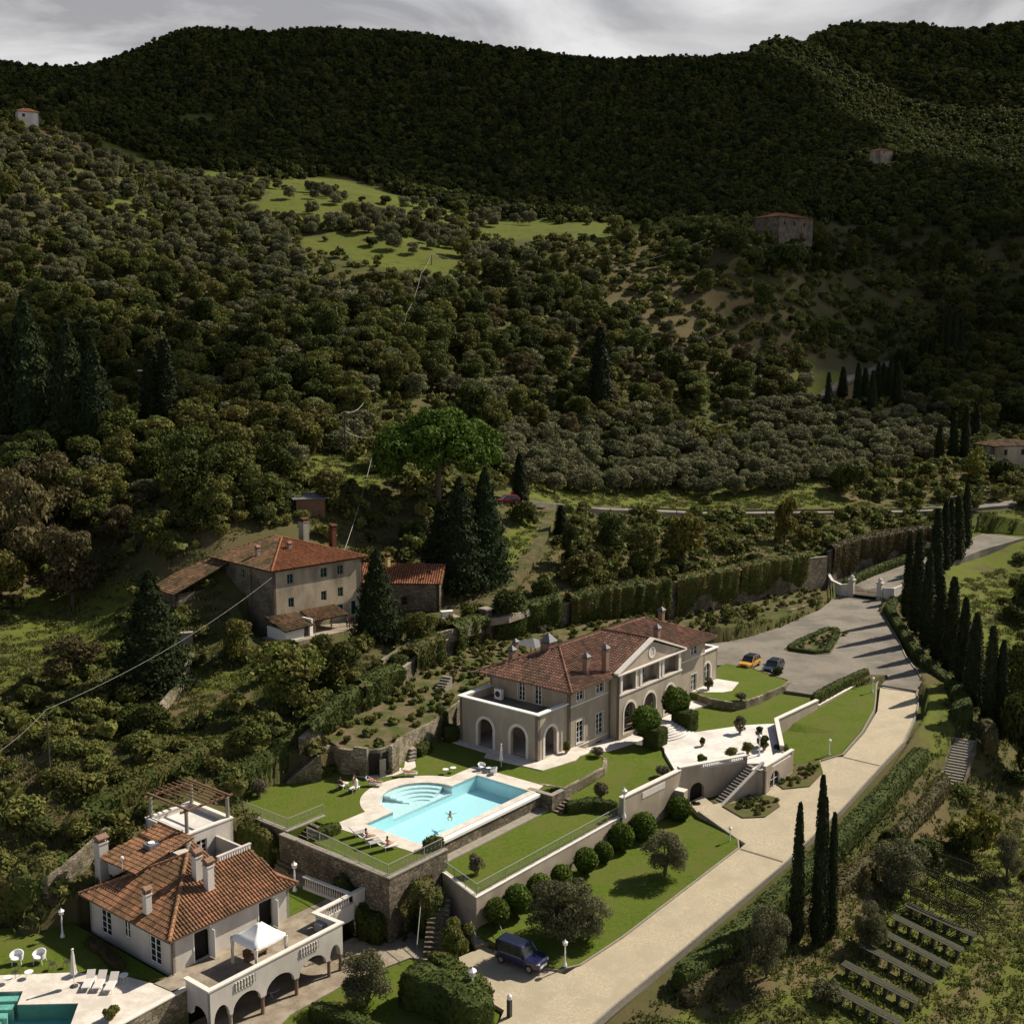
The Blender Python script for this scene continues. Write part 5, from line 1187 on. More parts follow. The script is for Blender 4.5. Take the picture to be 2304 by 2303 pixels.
for (s0, s1, z0, z1), r in zip(CW, (5, 2, 5)): window(ct, (48.4, 84.0), (0, -1), s0, s1, CZ + z0, CZ + z1, 2, r, 0.08, 0.09, 'french_window' if r == 5 else 'window')
for s0, s1, z0, z1 in CF:
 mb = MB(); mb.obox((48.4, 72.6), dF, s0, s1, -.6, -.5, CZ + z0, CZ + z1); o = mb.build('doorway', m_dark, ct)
 mb = MB(); mb.obox((48.4, 72.6), dF, s0 - .1, s0, .002, .04, CZ + z0, CZ + z1 + .1); mb.obox((48.4, 72.6), dF, s1, s1 + .1, .002, .04, CZ + z0, CZ + z1 + .1); mb.obox((48.4, 72.6), dF, s1 - .12, s1 - .06, .002, .75, CZ + z0 + .05, CZ + z1 - .02); mb.build('door_leaf', m_whitep, ct)
ap = (54.2, 78.5, 3.05); E0, E1, F0, F1, ze = 47.85, 60.5, 72.1, 84.6, 0.08
zs = lambda t: ze + (3.05 - ze) * t
mb = MB()
tiled(mb, [(E0, F0, ze), ap, (E0, F1, ze)][::1], (E0, F1, ze), (E0, F0, ze), 0.30, 0.45)
cut = 0.74; q0 = (E0 + (ap[0] - E0) * cut, F0 + (ap[1] - F0) * cut, zs(cut)); q1 = (E1 + (ap[0] - E1) * cut, F0 + (ap[1] - F0) * cut, zs(cut))
q1 = (59.3, q1[1], q1[2])
tiled(mb, [(E0, F0, ze), (E1, F0, ze), (E1 - .9, F0 + 1.0, zs(.15)), q1, q0], (E0, F0, ze), (E1, F0, ze), 0.30, 0.45)
tiled(mb, [(55.9, 76.85, zs(.74)), q0, ap, (55.9, 80.3, 2.9)], q0, (55.9, 76.85, zs(.74)), 0.30, 0.45)
tiled(mb, [(E1, F0, ze), (E1, F1, ze), (59.3, F1, .9), (59.3, F0 + 1.4, .75)], (E1, F0, ze), (E1, F1, ze), 0.30, 0.45)
tiled(mb, [(E0, F1, ze), (E1, F1, ze), (57.2, 81.8, 2.0), (51.2, 81.8, 2.0)], (E1, F1, ze), (E0, F1, ze), 0.30, 0.45)
ridge(mb, (E0, F0, ze), ap, 0.17); ridge(mb, (E0, F1, ze), ap, 0.15); ridge(mb, (E1, F0, ze), (59.3, F0 + 1.3, .75), .14)
mb.build('roof', m_tile_c, ct, tones=True)
eaves(ct, E0, E1, F0, F1, ze + .06, .5, m_wood)
mb = MB()
tiled(mb, [(50.4, 85.6, 2.0), (50.6, 80.6, 2.0), (56.3, 80.4, 3.25), (56.3, 85.4, 3.25)], (50.4, 85.6, 2.0), (50.6, 80.6, 2.0), 0.30, 0.45)
o = mb.build('raised_roof', m_tile_c, ct, tones=True)
mb = MB(); mb.box(51.0, 81.0, 0.5, 56.2, 85.2, 1.92); mb.build('raised_roof_wall', m_stuccow, ct)
mb = MB()
mb.wall((56.3, 81.6), (61.2, 81.6), -0.3, 3.0, [(1.0, 2.1, 0.35, 2.15, False)], 0.3); mb.wall((61.2, 81.6), (61.2, 87.6), -2.9, 3.0, [], 0.3); mb.wall((61.2, 87.6), (56.3, 87.6), -2.9, 3.0, [], 0.3); mb.wall((56.3, 87.6), (56.3, 81.6), 0.3, 3.0, [], 0.3)
mb.wall((59.3, 81.6), (59.3, 76.6), 0.0, 2.0, [], 0.22); mb.build('terrace_wall', m_stuccow, ct)
mb = MB(); mb.box(55.9, 76.85, 0.2, 59.05, 81.6, 0.3); mb.build('loggia_floor', m_pave, ct)
window(ct, (56.3, 81.6), dF, 1.0, 2.1, 0.35, 2.15, 2, 4, 0.1, 0.08, 'french_window')
mb = MB(); mb.box(55.9, 76.72, 2.0, 59.3, 76.86, 2.62); mb.box(55.85, 76.66, 2.62, 59.35, 76.92, 2.72); mb.build('loggia_parapet', m_stuccow, ct)
mb = MB()
for k in range(13): mb.box(56.05 + .25 * k, 76.68, 2.1, 56.15 + .25 * k, 76.715, 2.55)
mb.build('parapet_tiles', m_whitep, ct)
mb = MB(); mb.box(56.6, 81.9, 2.5, 60.9, 87.3, 2.58); mb.build('terrace_floor', m_white, ct)
mb = MB(); ribbon(mb, [(56.45, 87.45), (56.45, 81.75), (61.05, 81.75), (61.05, 87.45), (56.45, 87.45)], 0.42, 3.003, 3.13); mb.build('terrace_coping', m_trim, ct)
for (a, b, z0, z1, w) in ((48.95, 76.5, 0.6, 2.25, .52), (53.6, 74.85, 1.3, 3.4, .62), (53.4, 76.1, 1.8, 3.9, .62), (51.0, 86.2, -2, 3.1, .85)):
 o = chimney(ct, a, b, z0, z1, w, w, m_stuccow, 'brick')
for (x, y) in ((48.3, 72.45),):
 mb = MB(); mb.tube([(x, y, CZ), (x, y, -.2), (x - .35, y - .35, .0)], 0.055, 6); mb.build('downpipe', m_copper, ct)
mb = MB(); mb.box(53.1, 82.2, 2.62, 54.1, 83.2, 3.0); tag(mb.build('skylight', m_lead, ct), None); mb = MB(); mb.lathe([(.3, 0), (.3, .1)], (53.6, 82.7, 3.0), 12); mb.build('skylight_dome', m_whitep, ct)
mb = MB(); mb.tube([(50.2, 81.8, 2.2), (50.2, 81.8, 3.1)], .03, 5); mb.ball((50.2, 81.8, 3.15), .18, 8, 6); mb.build('satellite_dish', m_trim, ct)
t = thing('roof_pergola', 'timber pergola on stone columns over the cottage roof terrace', 'pergola', 58.7, 84.5, 2.58)
for (a, b) in ((56.6, 81.9), (60.9, 81.9), (60.9, 87.2), (56.6, 87.2)):
 mb = MB(); mb.lathe([(.2, 0), (.17, .1), (.16, 1.7), (.2, 1.85)], (a, b, 3.13), 10); mb.build('column', m_conc, t)
for b in (81.9, 87.2):
 mb = MB(); mb.box(56.0, b - .08, 5.0, 61.5, b + .08, 5.18); mb.build('beam', m_wood, t)
for a in (56.6, 60.9):
 mb = MB(); mb.box(a - .08, 81.4, 5.185, a + .08, 87.7, 5.34); mb.build('beam', m_wood, t)
for k in range(7):
 mb = MB(); mb.box(57.3 + .5 * k, 84.2 if k < 2 else 81.5, 5.345, 57.37 + .5 * k, 87.8, 5.45); mb.build('rafter', m_wood, t)
tt = thing('arcade_terrace', 'raised white cottage terrace carried on arches and brick columns', 'terrace', 54, 67, -5.8)
mb = MB()
AR = [(0.3, 1.7), (2.0, 4.6), (5.1, 7.9), (8.4, 11.2), (11.6, 12.75)]
mb.wall((47.45, 66.7), (60.45, 66.7), -4.1, -2.0, [], 0.3)
def arcade(mb, p0, p1, ops, z0, z1, zs, t):
 d, L = unit(p0, p1); n = (d[1], -d[0]); q = lambda u, e, z: (p0[0] + d[0] * u - n[0] * e, p0[1] + d[1] * u - n[1] * e, z)
 us = {0.0, L}
 for a, b in ops: us |= {a + (b - a) * (1 - math.cos(math.pi * k / 10)) / 2 for k in range(11)}
 us = sorted(us)
 def lowz(u, m):
  for a, b in ops:
   if a <= m <= b: r = (b - a) / 2; x = (u - a - r) / r; return z0 + (zs - z0) * math.sqrt(max(0, 1 - x * x))
  return z0
 for ua, ub in zip(us, us[1:]):
  m = (ua + ub) / 2; za, zb = lowz(ua, m), lowz(ub, m)
  mb.hexa([q(ua, 0, za), q(ub, 0, zb), q(ub, t, zb), q(ua, t, za), q(ua, 0, z1), q(ub, 0, z1), q(ub, t, z1), q(ua, t, z1)])
mb = MB(); arcade(mb, (47.45, 66.7), (60.45, 66.7), AR, -4.35, -1.9, -3.25, .3); arcade(mb, (47.45, 69.6), (47.45, 66.72), [(.5, 2.5)], -4.35, -1.9, -3.4, .3); arcade(mb, (60.45, 66.72), (60.45, 69.6), [(.4, 2.5)], -4.35, -1.9, -3.4, .3)
mb.build('arcade_wall', m_stuccow, tt)
for a in (47.62, 49.3, 52.3, 55.65, 59.05, 60.3):
 c = MB(); c.lathe([(.21, 0), (.17, .08), (.15, .2), (.14, 1.25), (.2, 1.4), (.2, 1.48)], (a, 66.86, -5.85), 10); c.build('column', m_brick if a > 50 else m_conc, tt)
mb = MB(); mb.prism([(47.6, 66.95), (60.3, 66.95), (60.3, 69.7), (66.2, 69.7), (66.0, 72.6), (46.6, 72.6), (46.9, 70.0), (47.6, 69.7)], -3.1, CZ, bottom=True); mb.build('terrace_floor', m_pave, tt)
BP = [(47.5, 69.7), (47.5, 66.85), (60.4, 66.85), (60.2, 69.75), (64.6, 69.85), (66.0, 69.9)]
mb = MB(); ribbon(mb, BP, 0.42, -1.78, -1.66); ribbon(mb, [(64.4, 70.1), (64.1, 75.6)], 0.36, -1.78, -1.665); mb.build('coping', m_trim, tt)
mb = MB(); ribbon(mb, [(47.5, 69.6), (47.5, 66.85), (60.4, 66.85), (60.2, 69.6)], 0.26, -1.9, -1.783); ribbon(mb, [(60.35, 69.75), (64.6, 69.85)], .3, -4, -2.55); ribbon(mb, [(64.4, 70.1), (64.1, 75.6)], .3, -4, -2.6); ribbon(mb, [(64.7, 69.86), (66.0, 69.9)], .3, -5.6, -1.783); mb.build('parapet', m_stuccow, tt)
balusters(tt, (60.45, 69.75), (64.2, 69.85), -2.55, .77, .27, .085, m_trim); balusters(tt, (64.35, 70.3), (64.1, 75.5), -2.6, .82, .27, .085, m_trim)
for s0 in (2.3, 8.6):
 for k in range(7): c = MB(); c.lathe([(.07, 0), (.05, .1), (.085, .3), (.05, .55), (.07, .68)], (47.45 + s0 + .27 * k, 66.66, -2.75), 7); c.build('baluster', m_trim, tt)
 mb = MB(); mb.box(47.35 + s0, 66.695, -2.76, 49.3 + s0, 66.697, -2.05); mb.build('baluster_panel', m_conc, tt)
slab('cottage_lawn', [(60.0, 72.7), (64.2, 72.7), (63.9, 78.6), (60.0, 78.6)], -2.88, m_lawn, -3.6)
slab('cottage_lawn', [(64.6, 69.9), (66.1, 69.9), (66.1, 81), (65, 80.9), (64.0, 80.8), (59.8, 80.8), (59.8, 72.5), (64.2, 72.6)], -2.93, m_pave, -3.6)
slab('cottage_lawn', [(47.9, 72.0), (47.9, 86.0), (45, 89), (38, 92), (30, 92), (36.0, 86.8), (40.0, 82.8), (43.8, 78.8), (46.1, 74.9)], -2.95, m_lawn, -3.8)
P2 = [(30, 89.4), (38.82, 80.54), (39.94, 79.3), (38.76, 77.9), (41.66, 74.6), (39.9, 72.62), (37.0, 69.2), (28, 78)]
D2 = [(28, 66), (36, 69.4), (41.2, 69.6), (47.5, 69.8), (47.5, 70.6), (46.9, 70.7), (46.75, 72.35), (46.03, 74.87), (43.74, 78.75), (39.98, 82.76), (36, 87), (30, 92), (24, 92), (24, 66)]
slab('cottage_pool_deck', D2, -2.9, m_deck, -5.5, holes=[[(29, 88), (38.82, 80.54), (39.94, 79.3), (38.76, 77.9), (41.66, 74.6), (39.9, 72.62), (37.5, 70.4), (29, 78)]])
t = thing('swimming_pool', 'green tiled stepped pool cut off at the lower left beside the cottage', 'swimming pool', 36, 77, -4.2)
mb = MB(); B2 = [(29, 88), (38.82, 80.54), (39.94, 79.3), (38.76, 77.9), (41.66, 74.6), (39.9, 72.62), (37.5, 70.4), (29, 78)]
mb.prism(B2[::-1], -4.3, -4.2)
for p, q in zip(B2, B2[1:] + B2[:1]): mb.face([(*p, -4.2), (*p, -2.9), (*q, -2.9), (*q, -4.2)])
mb.build('basin', m_ptile3, t)
mb = MB(); mb.prism(B2[::-1], -3.06, -3.02); mb.build('water', m_water2, t)
for k in range(5): mb = MB(); d, L = unit((38.8, 80.4), (39.8, 79.3)); mb.prism([(39.7 - .75 * k, 79.15 - .45 * k), (39.3 - .75 * k, 78.55 - .45 * k), (36.5 - .75 * k, 81.6 - .45 * k), (36.9 - .75 * k, 82.2 - .45 * k)], -4.2, -3.1 - .16 * k); mb.build('pool_step', m_deck, t)
masonry('pool_wall', 'low stone wall with pale coping along the lower pool deck, with a blind arch', 'wall', [(36.0, 69.1), (47.5, 69.7)], 0.35, -6.5, -2.6, m_stonel, m_trim, 0.1, 0.1)
slab('lane', [(40, 60.5), (53.4, 65.1), (60.1, 65.0), (65.3, 63.8), (66.6, 61.0), (70, 65), (66, 70), (47, 70), (40, 68)], -5.78, m_pave, -7)
slab('low_garden', [(40, 52.5), (62.2, 51.9), (64, 53), (64.5, 57), (65.4, 63.7), (60.1, 65.0), (53.4, 65.1), (40, 60.4)], -5.9, m_lawn, -8)
t = thing('gazebo', 'white fabric gazebo on four draped posts standing on the cottage terrace', 'gazebo', 54, 68.9, CZ)
g0, g1, h0, h1, ge = 52.2, 55.2, 67.35, 70.35, -0.62
mb = MB(); c = ((g0 + g1) / 2, (h0 + h1) / 2, .42)
N = 8; rg = []
for i in range(4 * N):
 s, u = divmod(i, N); u /= N; C_ = [(g0, h0), (g1, h0), (g1, h1), (g0, h1)]; p, q = C_[s], C_[(s + 1) % 4]
 rg.append((p[0] + (q[0] - p[0]) * u, p[1] + (q[1] - p[1]) * u, ge - .06 * math.sin(math.pi * u)))
lv = [rg]
for f in (.33, .66, .86): lv.append([(x + (c[0] - x) * f, y + (c[1] - y) * f, z + (c[2] - z) * f ** 1.35) for x, y, z in rg])
mb.v = [p for l in lv for p in l] + [c] + [(x, y, z - .28 - .03 * (i % 2)) for i, (x, y, z) in enumerate(rg)]
K = 4 * N
for r_ in range(3):
 for i in range(K): mb.f.append((r_ * K + i, r_ * K + (i + 1) % K, (r_ + 1) * K + (i + 1) % K, (r_ + 1) * K + i))
for i in range(K): mb.f.append((3 * K + i, 3 * K + (i + 1) % K, 4 * K)); mb.f.append((i, 4 * K + 1 + i, 4 * K + 1 + (i + 1) % K, (i + 1) % K))
mb.t = [.5] * len(mb.f); mb.m = [0] * len(mb.f); mb.build('canopy', m_whitep, t, smooth=True)
for i, (a, b) in enumerate(((g0, h0), (g1, h0), (g1, h1), (g0, h1))):
 mb = MB(); mb.box(a - .03, b - .03, CZ + .004, a + .03, b + .03, ge); mb.build('post', m_iron, t)
 if i != 2: mb = MB(); mb.lathe([(.14, 0), (.12, .5), (.08, .95), (.13, 1.5), (.18, 2.1)], (a + (.06 if a == g0 else -.06), b + (.06 if b == h0 else -.06), CZ + .05), 8); mb.build('curtain', m_trim, t)
# ------------------------------------------------------------------ the farmhouse (turned a little against the villa)
ft = thing('farmhouse', 'old three storey farmhouse with stained walls and partly renewed orange tile roof', 'farmhouse', 97, 118, 6.5)
fd = (math.cos(R(-6)), math.sin(R(-6))); fn = (-fd[1], fd[0])
F = lambda u, v: (96.9 + fd[0] * u + fn[0] * v, 118.8 + fd[1] * u + fn[1] * v)
fz0, fz1 = 6.3, 15.3
pA, pB, pC, pD = F(0, 0), F(14.6, 0), F(14.6, 14.2), F(0, 14.2)
FW = [(2.2, 3.2, 13.2, 14.5), (7.6, 8.7, 13.3, 14.6), (10.4, 11.4, 13.3, 14.6), (2.3, 3.2, 10.0, 11.3), (7.6, 8.5, 10.1, 11.4), (10.4, 11.3, 10.2, 11.5)]
FD = [(10.0, 11.4, 7.2, 9.2), (12.5, 13.6, 7.2, 9.4)]
mb = MB(); mb.wall(pA, pB, fz0, fz1, [(*w, False) for w in FW + FD], 0.4); mb.wall(pB, pC, fz0, fz1, [], .4)
mb.build('front_wall', m_stuccof, ft)
mb = MB(); SWN = [(1.6, 2.5, 13.4, 14.6), (6.6, 7.5, 13.3, 14.5), (1.7, 2.5, 10.4, 11.6), (6.8, 7.6, 10.2, 11.4)]
mb.wall(pD, pA, fz0, fz1, [(*w, False) for w in SWN], .4); mb.wall(pC, pD, fz0, fz1, [], .4); mb.build('side_wall', mk_stone('rendered_rubble', (0.22, 0.19, 0.14), (0.17, 0.145, 0.105), (0.12, 0.10, 0.075), (0.16, 0.135, 0.1), 2.0, 0.5), ft)
m_teal = mk('teal_frame', (0.10, 0.20, 0.17), (0.14, 0.26, 0.22), 4, 0.7)
for s0, s1, z0, z1 in FW: window(ft, pA, fd, s0, s1, z0, z1, 2, 2, .15, .07, 'window', m_teal)
for s0, s1, z0, z1 in SWN: window(ft, pD, (-fn[0], -fn[1]), s0, s1, z0, z1, 2, 2, .15, .07, 'window', m_teal)
m_tealp = mk('pale_teal_frame', (0.28, 0.45, 0.40), (0.36, 0.52, 0.46), 4, 0.6)
for s0, s1, z0, z1 in FD: window(ft, pA, fd, s0, s1, z0, z1, 1, 1, .05, .16, 'door', m_tealp)
o = .55; q = [F(-o, -o), F(14.6 + o, -o), F(14.6 + o, 14.2 + o), F(-o, 14.2 + o)]
apx = F(7.3, 8.6); zc = 17.9; zE = 15.35
e = [(*p, zE) for p in q]; A1 = (*apx, zc); A2 = (*F(7.3, 10.5), zc)
mb = MB(); tiled(mb, [e[0], e[1], A1], e[0], e[1], .34, .5); ridge(mb, e[0], A1, .15); ridge(mb, e[1], A1, .15); mb.build('new_roof', m_tile_f, ft, tones=True)
mb = MB(); tiled(mb, [e[3], e[0], A1, A2], e[3], e[0], .34, .45); tiled(mb, [e[1], e[2], A2, A1], e[1], e[2], .34, .45); tiled(mb, [e[2], e[3], A2], e[2], e[3], .34, .45); ridge(mb, e[3], A2); ridge(mb, e[2], A2); mb.build('old_roof', m_tile_o, ft, tones=True)
mb = MB(); mb.prism(q, zE - .2, zE - .15, bottom=True); mb.build('eaves', m_wood, ft)
def fch(px, py, z, zt, w, cm, cap, capm):
 x, y = on_plane(350 + px * .3882, 1120 + py * .3882, z); a, b = AB(x, y); chimney(ft, a, b, z - .8, zt, w, w, cm, cap, capm)
fch(592, 345, 15.9, 17.0, .5, m_conc, 'brick', m_brick); fch(775, 305, 16.6, 17.3, .5, m_conc, 'brick', m_brick); fch(860, 230, 16.9, 19.3, 1.05, m_conc, 'brick', m_tile_f); fch(1027, 270, 16.3, 18.7, .8, m_tile_f, 'brick', m_tile_f)
for u in (-.12,): mb = MB(); p = F(0.05, -.1); mb.tube([(*p, 6.6), (*p, zE - .2)], .06, 6); mb.build('downpipe', m_copper, ft)
p = F(14.5, -.12); mb = MB(); mb.tube([(*p, 6.6), (*p, zE - .2)], .08, 6); mb.build('downpipe', m_copper, ft)
p = F(-.1, 5.2); mb = MB(); mb.tube([(*p, 6.6), (*p, zE - .2)], .07, 6); mb.build('downpipe', m_copper, ft)
mb = MB(); l0, l1, l2, l3 = F(0, 11.0), F(0, 16.5), F(-8.0, 16.5), F(-8.0, 11.0)
mb.wall(l3, l0, 6.2, 11.7, [], .35); mb.wall(l2, l3, 6.2, 11.7, [], .35); mb.build('lean_to_wall', m_stone, ft)
mb = MB(); tiled(mb, [(*F(-8.6, 10.5), 11.8), (*F(-.2, 10.5), 15.0), (*F(-.2, 17), 15.0), (*F(-8.6, 17), 11.8)], (*F(-8.6, 17), 11.8), (*F(-8.6, 10.5), 11.8), .34, .45); mb.build('lean_to_roof', m_tile_o, ft, tones=True)
t = thing('white_shed', 'small whitewashed shed with tiled lean-to roof at the foot of the farmhouse', 'shed', 93, 112, 6.4)
s0_ = F(-.6, -4.6); mb = MB(); mb.wall(F(-1.2, -4.4), F(3.6, -3.6), 5.2, 8.2, [(3.2, 4.3, 6.0, 8.0, False)], .25); mb.wall(F(3.6, -3.6), F(3.2, -.05), 5.6, 8.9, [(.6, 1.7, 6.2, 8.2, False)], .25); mb.wall(F(-1.2, -.1), F(-1.2, -4.4), 5.2, 8.2, [], .25); mb.build('wall', m_whitep, t)
mb = MB(); tiled(mb, [(*F(-1.6, -4.9), 8.25), (*F(3.4, -4.2), 8.25), (*F(3.4, -.06), 9.3), (*F(-1.6, -.06), 9.3)], (*F(-1.6, -4.9), 8.25), (*F(3.4, -4.2), 8.25), .32, .45); mb.build('roof', m_tile_o, t, tones=True)
t = thing('porch', 'low tiled porch roof overgrown by a vine against the farmhouse front', 'porch', 102, 115, 6.8)
mb = MB(); tiled(mb, [(*F(4.0, -3.2), 8.4), (*F(9.8, -3.2), 8.4), (*F(9.8, -.06), 9.3), (*F(4.0, -.06), 9.3)], (*F(4.0, -3.2), 8.4), (*F(9.8, -3.2), 8.4), .32, .45); mb.build('roof', m_tile_o, t, tones=True)
for u in (4.3, 7, 9.6): mb = MB(); p = F(u, -3.0); mb.box(p[0] - .08, p[1] - .08, 5.8, p[0] + .08, p[1] + .08, 8.35); mb.build('post', m_wood, t)
slab('farm_terrace', [F(-2, -5), F(14.8, -4.6), F(14.8, -.02), F(-2, -.02)], 6.7, m_pave, 4.0)
t = thing('stone_annex', 'rubble stone annex with single chimney half hidden by dark conifers', 'building', 113, 112, 7)
Q = lambda u, v: (113.6 + fd[0] * u * 1.0 + fn[0] * v, 113.0 + fd[1] * u + fn[1] * v)
fd2 = (math.cos(R(-55)), math.sin(R(-55)))
H = lambda u, v: (111.6 + fd2[0] * u - fd2[1] * v, 117.6 + fd2[1] * u + fd2[0] * v)
mb = MB(); mb.wall(H(0, 0), H(11, 0), 5.8, 11.6, [(5.6, 6.5, 8.4, 9.6, False)], .4); mb.wall(H(11, 0), H(11, 8), 5.8, 11.6, [], .4); mb.wall(H(11, 8), H(0, 8), 5.8, 11.6, [], .4); mb.wall(H(0, 8), H(0, 0), 5.8, 11.6, [], .4); mb.build('wall', m_stone, t)
window(t, H(0, 0), fd2, 5.6, 6.5, 8.4, 9.6, 1, 2, .2, .06, 'window', m_wood)
mb = MB(); tiled(mb, [(*H(-.5, -.5), 11.6), (*H(11.5, -.5), 11.6), (*H(11.5, 4), 13.6), (*H(-.5, 4), 13.6)], (*H(-.5, -.5), 11.6), (*H(11.5, -.5), 11.6), .34, .45); tiled(mb, [(*H(-.5, 8.5), 11.6), (*H(11.5, 8.5), 11.6), (*H(11.5, 4), 13.6), (*H(-.5, 4), 13.6)], (*H(11.5, 8.5), 11.6), (*H(-.5, 8.5), 11.6), .34, .45); mb.build('roof', m_tile_f, t, tones=True)
for u in (-.0, 10.9): mb = MB(); mb.mesh([(*H(u, 0.1), 11.6), (*H(u, 7.9), 11.6), (*H(u, 4), 13.4)], [(0, 1, 2), (0, 2, 1)]); mb.build('gable', m_stone, t)
chimney(t, *H(3.2, 3.2), 12.6, 14.6, .55, .55, mk('yellow_render', (0.45, 0.36, 0.14), (0.5, 0.4, 0.17), 3), 'brick', m_tile_f)
# ------------------------------------------------------------------ far houses
def far_house(name, label, px, py, w, d, h, rot, wallm, roofm, windows, zr=1.6, up=0.0, r=None):
 x, y, z = ground_at(px, py); z = z - 0.3 + up
 t = thing(name, label, 'house', x, y, z, rot, world=True)
 mb = MB(); mb.wall((-w / 2, -d / 2), (w / 2, -d / 2), -3, h, [(*q, False) for q in windows[0]], .4); mb.wall((w / 2, -d / 2), (w / 2, d / 2), -3, h, [(*q, False) for q in windows[1]], .4); mb.wall((w / 2, d / 2), (-w / 2, d / 2), -3, h, [], .4); mb.wall((-w / 2, d / 2), (-w / 2, -d / 2), -3, h, [], .4)
 mb.build('wall', wallm, t, 'own')
 for q in windows[0]: 
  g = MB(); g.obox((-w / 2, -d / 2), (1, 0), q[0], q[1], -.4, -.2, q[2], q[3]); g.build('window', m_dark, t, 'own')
 for q in windows[1]: 
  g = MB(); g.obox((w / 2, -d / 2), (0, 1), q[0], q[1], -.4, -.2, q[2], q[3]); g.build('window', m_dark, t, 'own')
 mb = MB(); e = .5; ww = (d / 2 + e) if w >= d else (w / 2 + e); c = [(-w / 2 - e, -d / 2 - e, h), (w / 2 + e, -d / 2 - e, h), (w / 2 + e, d / 2 + e, h), (-w / 2 - e, d / 2 + e, h)]
 r0, r1 = ((-w / 2 - e + ww, 0, h + zr), (w / 2 + e - ww, 0, h + zr))
 for pl, a, b in (([c[0], c[1], r1, r0], c[0], c[1]), ([c[1], c[2], r1], c[1], c[2]), ([c[2], c[3], r0, r1], c[2], c[3]), ([c[3], c[0], r0], c[3], c[0])): tiled(mb, pl, a, b, .6, 1.2)
 mb.build('roof', roofm, t, 'own', tones=True)
 return t
far_house('farmhouse', 'lonely stone farmhouse with red hipped roof below the dark wood', 1478, 452, 21, 12, 7.6, R(38), m_stone, m_tile_f, ([(3, 4.2, 4.5, 6), (9, 10.2, 4.5, 6), (15, 16.2, 4.5, 6)], [(2, 3.2, 4.5, 6), (8, 9.2, 4.5, 6), (2, 3.2, 1, 3)]), 2.2, 0.4)
far_house('farmhouse', 'tiny pale farmhouse high in the wood at the right', 1662, 308, 11, 8, 4.6, R(30), m_stuccof, m_tile_f, ([(3, 4.2, 3, 4.2)], [(3, 4.2, 3, 4.2)]), 1.6, 2.0)
far_house('farmhouse', 'white gabled house at the far left edge above the olive slope', 52, 242, 8, 6, 5.0, R(28), m_stuccow, m_tile_f, ([(2, 3, 3, 4.2)], []), 1.8, 1.0)
far_house('farmhouse', 'low house with pale roof among trees at the right edge', 1898, 872, 13, 8, 3.6, R(12), m_stuccof, m_tile_o, ([(3, 4, 1.2, 2.6), (8, 9, 1.2, 2.6)], []), 1.4, 1.2)
x, y, z = ground_at(583, 965)
t = thing('shed', 'small open shed with grey flat roof above the farmhouse', 'shed', x, y, z, R(20), world=True)
mb = MB(); mb.box(-2.2, -1.6, -1, 2.2, 1.6, 1.9); mb.build('wall', m_wood, t, 'own'); mb = MB(); mb.hexa([(-2.8, -2.2, 1.95), (2.8, -2.2, 1.95), (2.8, 2.2, 2.35), (-2.8, 2.2, 2.35), (-2.8, -2.2, 2.05), (2.8, -2.2, 2.05), (2.8, 2.2, 2.45), (-2.8, 2.2, 2.45)]); mb.build('roof', m_lead, t, 'own')
# ------------------------------------------------------------------ entrance gate
t = thing('entrance_gate', 'grand entrance gate with pale pillars and curved wing walls at the head of the drive', 'gate', 197, 80, 0.2)
for (a, b) in ((196.5, 81.2), (196.9, 76.2)):
 mb = MB(); mb.box(a - .45, b - .45, -.3, a + .45, b + .45, 3.0); mb.box(a - .58, b - .58, 3.003, a + .58, b + .58, 3.2); o = mb.build('pillar', m_stuccow, t)
 mb = MB(); mb.lathe([(.3, 0), (.42, .25), (.34, .55), (.12, .75)], (a, b, 3.2), 10); mb.build('finial', m_trim, o)
mb = MB(); P = [(196.4, 81.7), (196.2, 83.0), (196.9, 85.0), (198.2, 86.4)]; ribbon(mb, P, .4, -.4, [2.2, 1.9, 2.3, 3.2]); mb.build('wing_wall', m_stuccow, t)
mb = MB(); ribbon(mb, P, .55, [2.203, 1.903, 2.303, 3.203], [2.35, 2.05, 2.45, 3.35]); mb.build('coping', m_trim, t)
mb = MB(); P = [(197.1, 75.7), (199.0, 74.6), (203.5, 74.6)]; ribbon(mb, P, .4, -.6, [2.3, 2.0, 1.9]); mb.build('wing_wall', m_stuccow, t)
for s in (0, 1):
 mb = MB(); q0, q1 = ((196.5, 80.7), (196.65, 78.75)) if s == 0 else ((196.9, 76.7), (196.7, 78.7)); d, L = unit(q0, q1)
 for k in range(12): u = L * (k + .5) / 12; mb.obox(q0, d, u - .035, u + .035, -.02, .02, .35, 2.1 - .7 * math.sin(math.pi * .5 * u / L) ** 2 * 0.6)
 mb.obox(q0, d, 0, L, -.03, .03, .35, .45); mb.obox(q0, d, 0, L, -.03, .03, 1.2, 1.28); mb.build('gate_leaf', m_wood, t)
t = thing('guard_rail', 'long metal guard rail along the near edge of the public road', 'guard rail', 0, 0, 0, world=True)
rp_ = [p for p in ROADP if 20 < to_px(*p)[0] < 1790 and to_px(*p)[0] > 1150]
off = []
for i, p in enumerate(rp_):
 q = rp_[min(i + 1, len(rp_) - 1)]; o = rp_[max(i - 1, 0)]; d = (q[0] - o[0], q[1] - o[1]); L = math.hypot(*d); off.append((p[0] + d[1] / L * 3.0, p[1] - d[0] / L * 3.0, p[2] + .25))
t.location = off[0]
mb = MB()
for a, b in zip(off, off[1:]): d, L = unit(a, b); mb.obox(a, d, 0, L, -.04, .04, a[2] + .45, a[2] + .78, b[2] + .45, b[2] + .78)
mb.build('rail', m_gwood, t, 'world')
